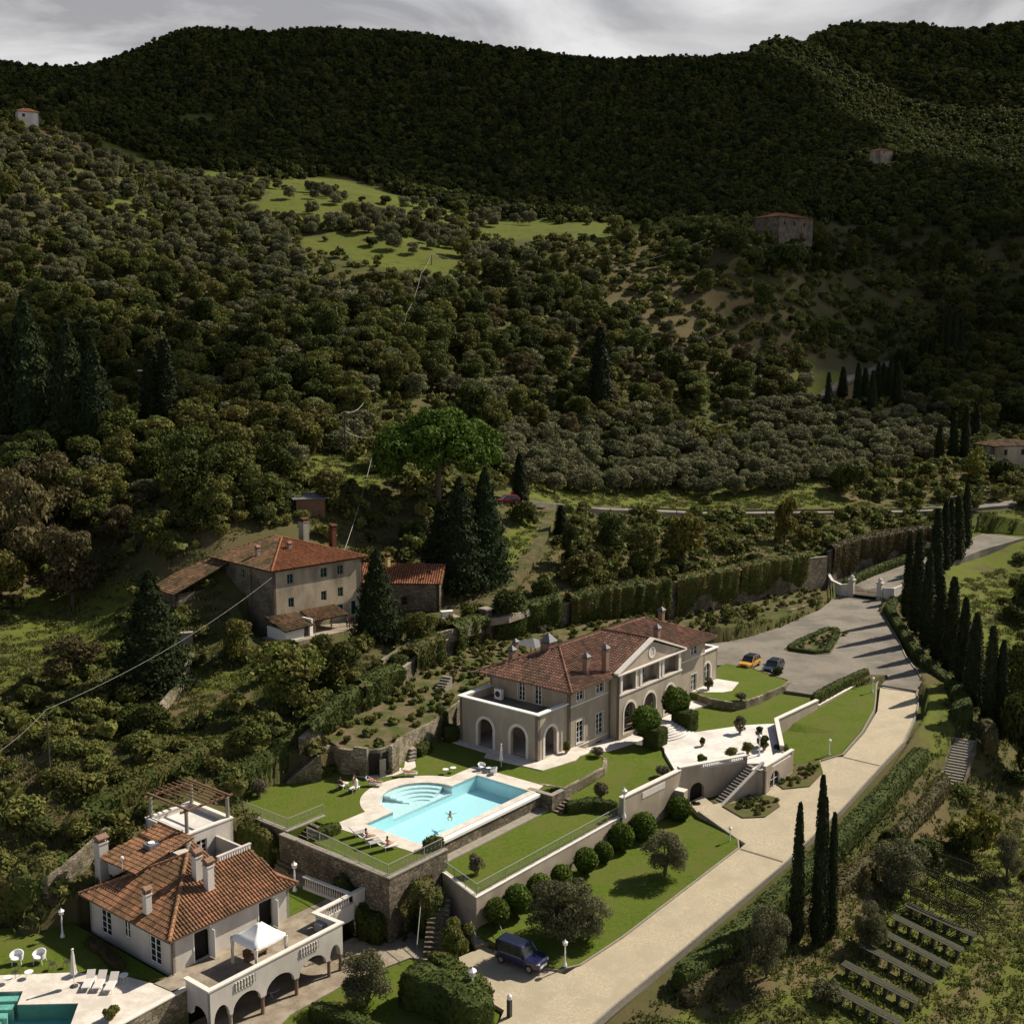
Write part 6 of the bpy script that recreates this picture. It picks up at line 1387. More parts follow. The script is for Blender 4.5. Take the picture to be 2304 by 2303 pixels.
for i, a in enumerate(off): mb = MB(); mb.box(a[0] - .07, a[1] - .07, a[2] - .3, a[0] + .07, a[1] + .07, a[2] + .7); mb.build('post', m_gwood, t, 'world')
t = steps('hill_stairs', 'steep straight flight of dark stone stairs beside the cypresses at the right', (139.6, 42.6), (130.6, 41.4), 2.3, -2.2, -6.0, 20, m_conc, m_stone, wallh=.1)
# ------------------------------------------------------------------ vegetation: first one of each kind, then copies
def tree_proto(name, crownm, blobs, n, leaf, trunk_h=2.0, trunk_r=0.22, limbs=4, shell=0.4, bottom=-0.55, barkm=None):
 """an Empty with trunk and crown; own coordinates, standing at the origin"""
 t = bpy.data.objects.new(name, None); COL.objects.link(t)
 mb = MB(); cz = max(b[2] for b in blobs)
 lean = random.uniform(-.25, .25)
 mb.tube([(0, 0, -0.8), (lean * .3, 0, trunk_h * .5), (lean, lean * .5, trunk_h), (lean, lean, trunk_h + (cz - trunk_h) * .5)], [trunk_r * 1.35, trunk_r, trunk_r * .8, trunk_r * .35], 7)
 for k in range(limbs):
  b = random.choice(blobs); mb.tube([(lean, lean * .5, trunk_h * random.uniform(.75, 1.1)), (b[0] * .55 + lean * .4, b[1] * .55, trunk_h + (b[2] - trunk_h) * .5), (b[0] * .9, b[1] * .9, b[2])], [trunk_r * .6, trunk_r * .38, trunk_r * .12], 5)
 mb.build('trunk', barkm or m_bark, t, 'own')
 p, d = blobs_points(blobs, n, shell, bottom)
 me = leaf_mesh('crown', p, d, leaf, crownm); o = bpy.data.objects.new('crown', me); COL.objects.link(o); o.parent = t
 return t
PR = {}
def proto(kind, t, h):
 """remember a tree (or a single mesh plant) as the first of its kind; h is its height"""
 PR.setdefault(kind, []).append([t, h, False])
def rb(k, R0, z0, z1, br=(.30, .5), flat=.85):
 out = []
 for i in range(k):
  an = random.uniform(0, 6.28); zz = random.uniform(0, 1); rr = random.uniform(*br) * R0
  rad = math.sqrt(max(0, 1 - (2 * zz - 1) ** 2 * .75)) * (R0 - rr * .8) * math.sqrt(random.uniform(.15, 1))
  out.append((math.cos(an) * rad, math.sin(an) * rad, z0 + rr * .6 + (z1 - z0 - rr * 1.3) * zz, rr, rr, rr * flat))
 return out
for i in range(4): proto('olive', tree_proto('olive_tree', m_olive, rb(17, 2.8, .7, 5.0), 2300, 0.31, 1.3, .24), 5.0)
for i in range(2): proto('olivef', tree_proto('olive_tree', m_olive, rb(22, 2.8, .7, 5.0, (.22, .42)), 11000, 0.13, 1.3, .24, 6, .6), 5.0)
for i in range(4): proto('oak', tree_proto('oak_tree', m_oak, rb(24, 4.3, .8, 8.9, (.26, .40)), 4600, 0.36, 2.4, .28), 9.0)
for i in range(3): proto('broad', tree_proto('broadleaf_tree', m_broad, rb(21, 4.1, .6, 8.1, (.26, .40)), 4400, 0.35, 2.0, .25), 8.2)
for i in range(2): proto('russet', tree_proto('russet_tree', m_russet, rb(14, 3.6, 1.0, 6.6, (.28, .44)), 4200, 0.28, 1.8, .22), 6.8)
for i in range(2): proto('yellow', tree_proto('yellowish_tree', m_yellow, rb(11, 2.5, .6, 4.6, (.30, .46)), 1100, 0.38, 1.2, .16), 4.8)
def cone_pts(n, h, R0, base, power=.8, ragged=.16, tiers=0):
 z = base + (h - base) * rng.random(n) ** 1.25; f = 1 - (z - base) / (h - base)
 prof = R0 * np.minimum(1, (f + .02)) ** power * np.minimum(1, .55 + (z - base) / (0.12 * h))
 if tiers: prof = prof * (.72 + .38 * np.abs(np.sin(z * math.pi * tiers / h)))
 an = rng.random(n) * 6.283; r = prof * (1 - .32 * rng.random(n) ** 2) * (1 + rng.normal(0, ragged, n) + .12 * np.sin(an * 5 + z * 1.7))
 p = np.stack([r * np.cos(an), r * np.sin(an), z - (r * .22 if tiers else 0)], 1); d = np.stack([np.cos(an), np.sin(an), np.full(n, .35)], 1)
 return p, d
def cone_tree(name, mat, h, R0, base, n, leaf, power, core=True, tiers=0, ragged=.06):
 t = bpy.data.objects.new(name, None); COL.objects.link(t)
 mb = MB(); mb.tube([(0, 0, -1), (0, 0, h * .3), (0, 0, h * .93)], [.24, .18, .03], 6); mb.build('trunk', m_bark, t, 'own')
 p, d = cone_pts(n, h, R0, base, power, ragged, tiers)
 cr = None
 if core:
  cr = MB(); pr = [(.05, base)]
  for k in range(1, 9): z = base + (h - base) * k / 9; pr.append((max(.03, R0 * (1 - k / 9 + .02) ** power * .78), z))
  cr.lathe([(pr[1][0] * .8, base + .1)] + pr[1:] + [(.02, h - .1)], (0, 0, 0), 9)
 me = leaf_mesh('crown', p, d, leaf, mat, cr); o = bpy.data.objects.new('crown', me); COL.objects.link(o); o.parent = t
 return t
for i in range(3): proto('cypress', cone_tree('cypress', m_cyp, 14.0, 1.12 + .12 * i, .5, 3800, .24, .42 + .05 * i), 14.0)
for i in range(2): proto('conifer', cone_tree('conifer', m_dark_l, 14.0, 4.0, .6, 9000, .30, .85, True, 9, .14), 14.0)
for i in range(3):
 bl = rb(8, 1.5, .0, 2.0, (.4, .62)); p, d = blobs_points(bl, 900, .4, -.7)
 me = leaf_mesh('bush', p, d, .24, m_bush); o = bpy.data.objects.new('bush', me); COL.objects.link(o); proto('bush', o, 2.1)
for i in range(1):
 bl = rb(11, 2.2, .0, 3.6, (.36, .55)); p, d = blobs_points(bl, 2600, .35, -.8)
 me = leaf_mesh('dark_bush', p, d, .26, m_oak); o = bpy.data.objects.new('dark_bush', me); COL.objects.link(o); proto('darkbush', o, 3.7)
used_ids = {}
def plant(kind, x, y, z, h, label, cat, group=None, wide=1.0, which=None):
 L = PR[kind]; e = L[random.randrange(len(L)) if which is None else which % len(L)]
 s = h / e[1]; sc = (s * wide, s * wide, s); rz = random.uniform(0, 6.28)
 if not e[2]:
  e[2] = True; o = move(e[0], (x, y, z), rz, sc); tag(o, label, cat, group)
 else:
  o = dup(e[0], (x, y, z), rz, label, group, sc)
 if 'group' in o and not group: del o['group']
 return o
def plant_px(kind, px, py, top, label, cat, group=None, w=None, which=None, near=45, sink=0.15):
 """stand a plant where the line of sight through its foot meets the ground; its height from its top"""
 x, y, z = ground_at(px, py, near); h = height_to(x, y, z, top)
 if w is not None:
  r = math.hypot(x, y); wm = w / (FOC / D2S / r); base = {'olive': 5.6, 'olivef': 5.6, 'oak': 8.6, 'broad': 8.2, 'russet': 7.4, 'yellow': 5.2, 'cypress': 1.75, 'conifer': 8.0, 'bush': 3.1, 'darkbush': 4.6}[kind]
  wide = wm / (base * h / PR[kind][0][1])
 else: wide = 1.0
 return plant(kind, x, y, z - sink, h + sink, label, cat, group, wide, which)
def height_to(x, y, z, top):
 lo, hi = 0.3, 60
 for _ in range(30):
  m_ = (lo + hi) / 2
  if to_px(x, y, z + m_)[1] > top: lo = m_
  else: hi = m_
 return lo
def c4(x, y): return ((1500 + x * .41615) / D2S, (1100 + y * .41615) / D2S)
AV = [(1298, 705, 250, 50), (1343, 780, 232, 55), (1400, 855, 325, 55), (1447, 560, 105, 58), (1465, 930, 470, 62), (1492, 450, 58, 45), (1523, 430, 50, 42), (1563, 392, 35, 55), (1608, 325, -25, 46), (1530, 985, 475, 72), (1592, 1100, 585, 62), (1652, 1185, 668, 72), (1735, 1315, 740, 68), (1792, 1362, 818, 58)]
AVL = ['slim cypress nearest the gate on the left of the avenue', 'second cypress from the gate on the near side of the avenue', 'third cypress from the gate on the near side, casting a long shadow', 'broad dark cypress standing across the drive just past the gate', 'cypress in mid avenue above the trimmed hedge bend', 'narrow cypress left of the twin pair beyond the gate',
  'right one of the narrow twin cypresses beyond the gate', 'tall dense cypress second from the road junction', 'tallest looking cypress nearest the road junction', 'wide cypress where the avenue hedge thickens', 'slim cypress right behind the widest one of the avenue', 'full cypress left of the last two of the avenue', 'tall cypress next to last at the near end of the avenue', 'last cypress at the near right end of the avenue']
for i, (x, y, tp, w) in enumerate(AV):
 q = c4(x, y); tpx = c4(x, tp)[1]
 plant_px('cypress', q[0], q[1], tpx, AVL[i], 'cypress', 'cypresses of the drive avenue', w * .41615 / D2S * 1.05, i)
for x, y, tp, w, lb in ((832, 905, 225, 56, 'left one of the three tall cypresses below the drive'), (935, 915, 92, 60, 'tallest middle cypress of the front group below the drive'), (955, 905, 200, 45, 'slim second stem leaning on the tallest front cypress'), (998, 880, 272, 50, 'right one of the front cypresses, with the pointed tip')):
 plant_px('cypress', (1400 + x * .4679) / D2S, (1700 + y * .4679) / D2S, (1700 + tp * .4679) / D2S, lb, 'cypress', 'tall cypresses below the drive', w * .4679 / D2S)
plant_px('cypress', 981, 952, 855, 'solitary small cypress by the red car above the road', 'cypress', None, 24)
plant_px('cypress', 1131, 800, 617, 'solitary tall cypress rising from the wood behind the olive grove', 'cypress', None, 34)
plant_px('cypress', 1058, 1012, 953, 'very small cypress on the bank below the road', 'cypress', None, 20)
plant_px('cypress', 318, 850, 640, 'taller one of the cypress pair in the left wood', 'cypress', 'cypress pair in the left wood', 36)
plant_px('cypress', 293, 850, 655, 'lower left one of the cypress pair in the left wood', 'cypress', 'cypress pair in the left wood', 40)
FC = [(870, 800, 570), (950, 705, 540), (1030, 748, 515), (1068, 752, 545), (1108, 792, 560), (1138, 745, 515), (1165, 742, 520), (1205, 742, 500), (1245, 752, 510), (1272, 600, 440)]
for i, (x, y, tp) in enumerate(FC):
 plant_px('cypress', (1500 + x * .41615) / D2S, (600 + y * .41615) / D2S, (600 + tp * .41615) / D2S, ['leftmost', 'second', 'third', 'fourth', 'low fifth', 'sixth', 'slim seventh', 'broad eighth', 'ninth', 'highest standing last'][i] + ' cypress of the dark row beside the far hill road', 'cypress', 'cypresses beside the far hill road', 13)
for i, (x, tp) in enumerate(((1375, 385), (1400, 365), (1430, 375), (1480, 262), (1515, 212), (1550, 240), (1580, 280))):
 plant_px('cypress', (1500 + x * .41615) / D2S, (600 + 560 * .41615) / D2S, (600 + tp * .41615) / D2S, ['leftmost low', 'second low', 'third low', 'first tall', 'tallest', 'second tallest', 'rightmost tall'][i] + ' cypress in the clump above the far hill road', 'cypress', 'cypress clump above the hill road', 13)
for i, (x, y, tp) in enumerate(((1470, 1060, 850), (1545, 1050, 780), (1610, 1050, 750), (1670, 960, 760))):
 plant_px('cypress', (1500 + x * .41615) / D2S, (600 + y * .41615) / D2S, (600 + tp * .41615) / D2S, ['first', 'second', 'third', 'fourth'][i] + ' from the left of the four cypresses by the pale roofed house', 'cypress', 'four cypresses by the pale roofed house', 13)
x, y, z = ground_at(828, 957); H_ = height_to(x, y, z, 753)
t = bpy.data.objects.new('stone_pine', None); COL.objects.link(t); t.location = (x, y, z - .2)
tag(t, 'huge umbrella shaped stone pine with bright green crown above the farmhouse', 'stone pine')
mb = MB(); mb.tube([(0, 0, -1), (-.1, 0, H_ * .22), (.15, 0, H_ * .42), (0, 0, H_ * .62)], [.62, .48, .42, .25], 10)
for k in range(11):
 an = k * .571; rr = random.uniform(4.5, 8.6); mb.tube([(0, 0, H_ * (.34 + .018 * k)), (math.cos(an) * rr * .45, math.sin(an) * rr * .45, H_ * (.47 + .01 * k)), (math.cos(an) * rr, math.sin(an) * rr, H_ * .64)], [.22, .15, .05], 6)
mb.build('trunk', m_bark, t, 'own')
bl = []
for k in range(175):
 an = random.uniform(0, 6.28); f = math.sqrt(random.random()); rr = f * 9.3; top = H_ * (.93 - .27 * f ** 2.2); rad = random.uniform(1.3, 2.3)
 zz = top - rad * .5 - (random.random() * H_ * .30 * (1 - f * .3))
 bl.append((math.cos(an) * rr * 1.03, math.sin(an) * rr, zz, rad, rad, rad * .8))
p, d = blobs_points(bl, 36000, .3, -.8); me = leaf_mesh('crown', p, d, .46, m_pine); o = bpy.data.objects.new('crown', me); COL.objects.link(o); o.parent = t
SPEC = [('conifer', 868, 1112, 900, 125, 'left one of the two dark conifers beside the stone annex'), ('conifer', 915, 1092, 882, 112, 'right one of the two dark conifers beside the stone annex'), ('conifer', 832, 1092, 948, 92, 'lower ragged conifer pressed against the left of the annex conifer pair'), ('conifer', 712, 1205, 1036, 105, 'dark drooping conifer at the right corner of the farmhouse'),
  ('conifer', 290, 1300, 1075, 150, 'wide drooping cedar standing left of the farmhouse lean to'), ('conifer', 60, 860, 555, 130, 'tallest black conifer at the far left of the wood'), ('conifer', 135, 870, 590, 110, 'second black conifer at the left of the wood'), ('conifer', 182, 880, 625, 100, 'third lower black conifer at the left of the wood'), ('conifer', 5, 860, 600, 110, 'black conifer cut by the left picture edge'),
  ('broad', 540, 1335, 1200, 150, 'big rounded grey green shrub tree below the white shed'), ('broad', 622, 1295, 1190, 120, 'rounded shrub tree under the farmhouse doors'), ('broad', 790, 1215, 1150, 80, 'leafy tree on the bank right of the drooping conifer'), ('broad', 450, 1248, 1165, 75, 'small dark tree left of the white shed'),
  ('russet', 138, 1145, 985, 130, 'round russet tree on the bright grass at the left'), ('russet', 40, 1110, 880, 150, 'large russet crowned tree at the left picture edge'), ('russet', 140, 1290, 1195, 120, 'thin brownish tree on the lower left grass'), ('russet', 100, 1000, 850, 140, 'tall brownish tree over the left grass clearing'),
  ('darkbush', 993, 995, 940, 62, 'round dark bush in front of the red car'), ('broad', 1205, 1090, 990, 75, 'pale leafy tree on the bank below the road'), ('oak', 1150, 1050, 968, 70, 'dark dense tree on the bank near the tiny cypress'), ('oak', 1075, 1075, 980, 45, 'narrow dark tree on the bank left edge'),
  ('yellow', 1290, 1068, 965, 95, 'yellowish tree on the bank under the middle of the guard rail'), ('broad', 1110, 1105, 1040, 90, 'light green shrub tree above the ivied wall'), ('yellow', 1480, 1028, 935, 60, 'airy small tree against the guard rail'), ('darkbush', 1600, 935, 862, 75, 'dark round tree at the right end of the road meadow'),
  ('yellow', 1842, 908, 838, 50, 'bright yellow green bush before the pale roofed house'), ('darkbush', 1887, 908, 862, 45, 'dark round bush right of the bright one'), ('yellow', 1728, 972, 938, 26, 'tiny yellow tree at the guard rail end'), ('darkbush', 1480, 520, 452, 90, 'dark clump under the lonely stone farmhouse'), ('darkbush', 880, 1175, 1135, 40, 'low bush on the farm track'),
  ('darkbush', 1030, 1140, 1085, 60, 'dense bush on the slope above the ivied wall end'), ('darkbush', 965, 1170, 1105, 85, 'spreading bush beside the farm track'), ('bush', 905, 1165, 1135, 40, 'small light bush beside the farm track bend'),
  ('olivef', 1445, 1850, 1712, 105, 'olive tree between the mottled hedge and the benches'), ('olivef', 1640, 1790, 1705, 75, 'low olive bush right of the front cypresses'), ('olivef', 1700, 1690, 1590, 130, 'spreading olive above the trellis frames'), ('yellow', 1828, 1620, 1500, 110, 'yellowing tree right of the dark stairs'), ('olivef', 1900, 1660, 1575, 60, 'small olive at the right picture edge'), ('darkbush', 1925, 1460, 1300, 90, 'dark bushy mass at the right edge below the last cypress'),
  ('oak', 1915, 1330, 1200, 80, 'dark tree in the hollow at the right picture edge'), ('oak', 1935, 1170, 1080, 60, 'dark shrub cut by the right edge above the hollow'), ('olive', 1560, 1893, 1850, 60, 'low bare shrub in the hollow left of the benches')]
for k, px, py, tp, w, lb in SPEC: plant_px(k, px, py, tp, lb, {'conifer': 'conifer', 'olive': 'olive tree', 'olivef': 'olive tree', 'oak': 'tree', 'broad': 'tree', 'russet': 'tree', 'yellow': 'tree', 'bush': 'bush', 'darkbush': 'bush'}[k], None, w)
def garden(kind, a, b, z, h, label, cat, group=None, wide=1.0):
 p = W(a, b, z); return plant(kind, p.x, p.y, z, h, label, cat, group, wide)
garden('olivef', 74.0, 54.6, -4.85, 5.4, 'big grey olive tree on the lower lawn behind the blue car', 'olive tree', None, 1.12)
garden('olivef', 75.6, 52.9, -4.9, 3.8, 'smaller grey olive touching the big one near the lamp post', 'olive tree')
garden('olivef', 88.5, 53.4, -4.3, 4.3, 'sparse olive with visible branches on the lower lawn', 'olive tree', None, 1.05)
garden('olivef', 58.2, 61.6, -5.9, 4.4, 'olive tree on the low garden beside the lane', 'olive tree')
garden('broad', 66.6, 59.6, -5.4, 3.9, 'glossy rounded shrub between the two flights of steps', 'bush', None, .8)
garden('olivef', 61.8, 48.6, -6.2, 1.6, 'top of a small olive at the bottom picture edge', 'bush')
t = bpy.data.objects.new('round_tree', None); COL.objects.link(t)
mb = MB(); mb.tube([(0, 0, -.3), (.02, 0, .9)], [.1, .07], 7); mb.build('trunk', m_bark, t, 'own')
cr = MB(); cr.ball((0, 0, 1.55), .98, 12, 9, (1, 1, 1.02), .04); p, d = surf_points(cr, 1500); p = p + d * rng.uniform(0, .2, (1500, 1))
o = bpy.data.objects.new('crown', leaf_mesh('crown', p, d, .2, m_topi, cr)); COL.objects.link(o); o.parent = t
RT = [(71.9, 59.9, 'nearest round clipped tree by the brick steps'), (74.5, 59.7, 'second round clipped tree from the brick steps'), (77.6, 59.7, 'third round clipped tree from the brick steps'), (80.9, 59.7, 'fourth round clipped tree, behind the big olive'), (84.6, 59.6, 'fifth round clipped tree along the wall'), (87.6, 59.7, 'smallest sixth round clipped tree along the wall'), (90.8, 59.8, 'large seventh round clipped tree where the parapet begins'), (94.2, 59.4, 'eighth round clipped tree on a visible stem'), (100.3, 59.0, 'last bright shrub beside the stubby buttress')]
for i, (a, b, lb) in enumerate(RT):
 s = (.95, 1.05, 1.0, .88, 1.0, .84, 1.12, 1.15, 1.1)[i]; p = W(a, b, -4.5)
 if i == 0: tag(move(t, p, 0.3, s), lb, 'topiary tree', 'round clipped trees along the lower lawn wall')
 else: dup(t, p, i * 1.7, lb, None, s)
for a, b, h, lb in ((110.2, 69.4, 4.0, 'left dark lollipop tree beside the fan steps'), (117.6, 69.9, 4.3, 'right dark lollipop tree beside the fan steps')):
 r = dup(t, W(a, b, -.6), 1, lb, 'lollipop trees by the fan steps', 1.0)
 for c in r.children:
  if c.name.startswith('crown'): c.scale = (1.5, 1.5, 1.4); c.location = (0, 0, h - 1.5 - 1.55 * 1.4 + .1)
  else: c.scale = (1, 1, 2.4)
def hedge(label, path, w, h, mat=None, leaf=.16, dens=34, name='hedge', **k):
 return leafy(lumpy(path, w, h, .7, .035, -.35, 7, k.get('hz')), name, mat or m_hedge, leaf, dens, .1, label=label, cat='hedge', group=k.get('group'))
def cube_hedge(label, a0, b0, a1, b1, z, h):
 mb = MB()
 mb.prism([(a0 + .15, b0), (a1 - .15, b0), (a1, b0 + .15), (a1, b1 - .15), (a1 - .15, b1), (a0 + .15, b1), (a0, b1 - .15), (a0, b0 + .15)], z - .3, z + h)
 return leafy(mb, 'hedge', m_hedge, .14, 60, .09, label=label, cat='hedge')
cube_hedge('left boxy clipped hedge cube at the fan steps', 108.9, 66.9, 111.0, 69.0, -.7, 2.1)
cube_hedge('right boxy clipped hedge cube at the fan steps', 116.0, 66.9, 117.9, 69.6, -.6, 2.2)
hedge('low clipped hedge behind the sunbathing corner', [(67.6, 77.6, 0), (69.9, 77.4, 0)], 1.3, 1.0)
hedge('small clipped hedge mound at the near corner of the pool', [(71.9, 68.3, 0), (73.5, 67.6, 0)], 1.1, 1.15)
hedge('dark clipped hedge bank below the curved wall and pot', [(89.9, 65.8, -1.6), (92.2, 64.2, -1.6), (93.2, 61.9, -1.6)], 1.2, 1.1)
hedge('low dark hedge on the lawn beside the rubble side wall steps', [(75.9, 90.0, 0), (78.0, 88.9, 0), (80.0, 89.0, 0)], 1.0, .9)
hedge('clipped hedge at the foot of the pool niche wall right side', [(88.9, 85.2, 0), (91.4, 86.0, 0)], 1.3, 1.2)
hedge('long tapering clipped hedge between parking court and sloped grass', [(134.6, 60.0, -.5), (142, 59.9, -.2), (150.6, 59.6, 0)], 1.1, 1.1, hz=lambda u: 1.6 - .7 * u)
hedge('dark hedge strip running along the drive side of the front lawn verge', [(75.0, 43.7, -5.4), (86, 43.3, -5.0), (98, 43.2, -4.3), (107, 43.3, -3.6), (116, 43.4, -2.8), (128, 43.8, -1.8)], 1.9, 1.5, m_hedge, .2, 22)
hedge('long mottled reddish green hedge below the dark hedge strip', [(74.2, 43.0, -6.9), (84.5, 41.7, -7.0), (92.6, 41.2, -6.7), (100, 40.9, -6.5), (108, 40.6, -6.4), (120, 41.0, -6.1), (129.6, 41.6, -5.4)], 1.7, 1.9, m_mixh, .22, 22)
hedge('trimmed hedge following the avenue of cypresses', [(195.5, 73.0, .3), (188, 71.0, .2), (178, 65.5, 0), (168, 59.8, -.1), (160, 54.6, -.3), (154, 49.6, -.5)], 1.6, 1.2, m_hedge, .22, 18)
hedge('bushy end of the avenue hedge beside the dark stairs', [(153, 48.8, -.8), (147, 45.6, -1.2), (141.5, 43.8, -1.6)], 2.4, 1.9, m_hedge, .24, 16)
hedge('flower laden hedge top right of the dark stairs', [(142.5, 41.4, -2.0), (140.8, 40.2, -2.3), (138.6, 39.4, -3.0)], 1.8, 1.9, m_mixh, .24, 16)
hedge('tall dark hedge between the car bay and the low garden', [(60.9, 59.9, -5.6), (61.6, 56.0, -5.6), (61.0, 52.2, -5.8)], 3.1, 2.6, m_hedge, .2, 26)
hedge('hedge with pale sprigs beside the brick steps and car bay', [(64.2, 60.2, -5.4), (63.6, 57.4, -5.4), (63.0, 53.4, -5.5)], 1.6, 2.2, m_ivy, .2, 26)
hedge('lower left clipped hedge at the bottom picture edge', [(54.6, 63.8, -5.9), (55.2, 59.5, -5.9), (55.6, 55.0, -5.9)], 1.5, 1.2, m_hedge, .18, 26)
hedge('second clipped hedge mound at the bottom picture edge', [(50.6, 62.8, -5.9), (51.0, 59.0, -5.9), (51.4, 56, -5.9)], 1.6, 1.1, m_hedge, .18, 26)
hedge('tall dark hedge wall under the upper lawn railing', [(65.9, 82.0, -3.2), (65.8, 86.0, -3.0), (66.0, 90.0, -2.6)], 1.6, 3.0, m_ivy, .2, 26)
hedge('clipped hedge ridge climbing behind the upper lawn', [(66.8, 91.2, -.1), (70.5, 91.6, 0.0), (74.0, 92.2, .2), (76.0, 92.0, 1.6)], 2.0, 3.1, m_hedge, .22, 22)
hedge('long clipped hedge on the wall top above the cottage', [(52.0, 93.6, gab(52, 93.6)), (58, 94.2, gab(58, 94.2)), (64, 94.6, gab(64, 94.6)), (70, 95, gab(70, 95)), (75.5, 94.2, gab(75.5, 94.2))], 1.8, 1.9, m_ivy, .24, 18)
hedge('low box hedge ring of the flower island', [(156.6, 73.9, .03), (161, 74.3, .03), (170.6, 74.2, .03), (171.3, 72.9, .03), (167.5, 71.4, .03), (158, 68.7, .03), (156.2, 69.8, .03), (155.7, 73.0, .03), (156.6, 73.9, .03)], .9, .5, m_hedge, .16, 26)
slab('island_bed', [(155.9, 74.4), (160.5, 74.8), (171, 74.8), (171.9, 72.8), (167.7, 70.8), (157.6, 67.9), (155.6, 69.4), (155.0, 73.2)], 0.10, m_soil, -0.2)
hedge('long hedge along the upper drive beyond the gate', [(200, 83.9, .9), (212, 83.3, 1.6), (226, 81.4, 2.4), (240, 79.4, 3.2)], 1.6, 1.3, m_hedge, .26, 14)
def ivy(label, path, w, tops, bots, mat=None, leaf=.26, dens=16):
 """a creeper curtain: along the wall top and hanging in front of it"""
 mb = MB(); P = []
 for i in range(len(path) - 1):
  p, q = path[i], path[i + 1]; k = max(1, int(math.dist(p, q) / .9))
  for j in range(k): P.append((p[0] + (q[0] - p[0]) * j / k, p[1] + (q[1] - p[1]) * j / k, (i + j / k) / (len(path) - 1)))
 P.append((*path[-1], 1.0)); rows = []
 ph = random.uniform(0, 6)
 for i, (a, b, u) in enumerate(P):
  o = P[max(0, i - 1)]; n_ = P[min(len(P) - 1, i + 1)]; d, L = unit(o, n_); n = (d[1], -d[0])
  tz = np.interp(u, np.linspace(0, 1, len(tops)), tops) + random.uniform(-.15, .3); lo = np.interp(u, np.linspace(0, 1, len(bots)), bots) + 1.1 * math.sin(i * .55 + ph) + random.uniform(-.6, .6)
  lo = min(lo, tz - .6); th_ = w * random.uniform(.55, 1.1)
  rows.append([(a - n[0] * .9, b - n[1] * .9, tz - .5), (a - n[0] * .7, b - n[1] * .7, tz + .35), (a + n[0] * .2, b + n[1] * .2, tz + .5), (a + n[0] * th_, b + n[1] * th_, tz - .1), (a + n[0] * th_ * .9, b + n[1] * th_ * .9, (tz + lo) / 2), (a + n[0] * .3, b + n[1] * .3, lo)])
 for r in rows: mb.v += r
 for i in range(len(rows) - 1):
  for k in range(5): x = i * 6 + k; mb.f.append((x, x + 1, x + 7, x + 6))
 mb.t = [.5] * len(mb.f); mb.m = [0] * len(mb.f)
 return leafy(mb, 'ivy', mat or m_ivy, leaf, dens, .16, label=label, cat='ivy')
ivy('ivy over the lowest part of the long wall above the niche', [(77.5, 90.1), (84.0, 92.8), (88, 93.9)], .9, [5.2, 5.9, 6.2], [3.6, 3.2, 3.2], m_hedge)
ivy('thick bushy hedge mass on the wall left of the bare wall gap', [(88.5, 94.0), (93, 95.1), (96.5, 95.8)], 1.3, [6.4, 6.8, 6.6], [3.0, 2.8, 3.4], m_hedge)
ivy('bright ivy bush covering the wall behind the left end of the villa roof', [(100.5, 97.4), (104, 98.5), (108, 99.5)], 1.1, [7.2, 7.6, 7.4], [4.4, 3.4, 4.2])
ivy('dense ivy on the wall behind the villa chimneys', [(111, 100.1), (116, 101.2), (119, 101.3)], 1.2, [7.6, 7.8, 7.4], [4.8, 4.2, 5.0], m_hedge)
ivy('dense clipped ivy right of the small stone tower', [(120.5, 101.3), (128, 100.8), (134, 99.8)], 1.3, [8.0, 8.0, 7.8], [3.6, 3.0, 3.6], m_hedge)
ivy('long ivy curtain behind the villa right end', [(136, 99.5), (146, 97.3), (156, 94.6)], 1.4, [7.8, 7.9, 7.8], [2.2, 1.8, 2.4])
ivy('ivy curtain with hanging clumps above the planted bed', [(157.5, 94.3), (164, 92.9), (172, 91.3)], 1.3, [7.8, 7.8, 7.6], [2.4, 3.6, 2.2])
ivy('last ivy curtain of the long wall near the gate', [(173, 91.2), (182, 89.3), (191, 87.5)], 1.2, [7.8, 7.7, 7.6], [2.4, 3.4, 3.0])
ivy('ivy with reddish flowers on the wall along the upper drive', [(199, 86.5), (210, 85.9), (224, 83.5), (238, 81.3)], 1.1, [8.0, 8.2, 8.0, 7.4], [2.6, 3.4, 3.8, 4.6], m_mixh)
ivy('creeper climbing the corner of the tall stone terrace wall', [(66.7, 66.6), (68.6, 66.6), (70.6, 66.6)], .9, [-3.6, -1.6, -1.9], [-5.8, -4.6, -5.5], m_ivy, .2, 30)
leafy(lumpy([(68.4, 66.0, -5.6), (70.6, 65.2, -5.4)], 2.4, 3.6, .6, .1, -.3), 'shrub', m_ivy, .22, 26, .2, label='big yellow green creeper bush against the tall stone wall', cat='bush')
leafy(lumpy([(65.4, 72.6, -3.2), (65.5, 69.0, -5.8), (65.6, 67.2, -5.8)], 1.6, 2.4, .6, .1, -.3), 'shrub', m_hedge, .22, 24, .2, label='dark shrubbery in the angle of the tall stone wall and white balustrade', cat='bush')
def pot_mesh(t, h=.55, r=.3):
 mb = MB(); mb.lathe([(r * .6, 0), (r * .62, .05), (r, h * .8), (r * 1.12, h * .86), (r * 1.12, h), (r * .9, h), (r * .85, h * .8)], (0, 0, 0), 12); return mb.build('pot', mk('terracotta', (0.20, 0.12, 0.08), (0.26, 0.16, 0.11), 4) if 'terracotta' not in MATS else MATS['terracotta'], t, 'own', smooth=True)
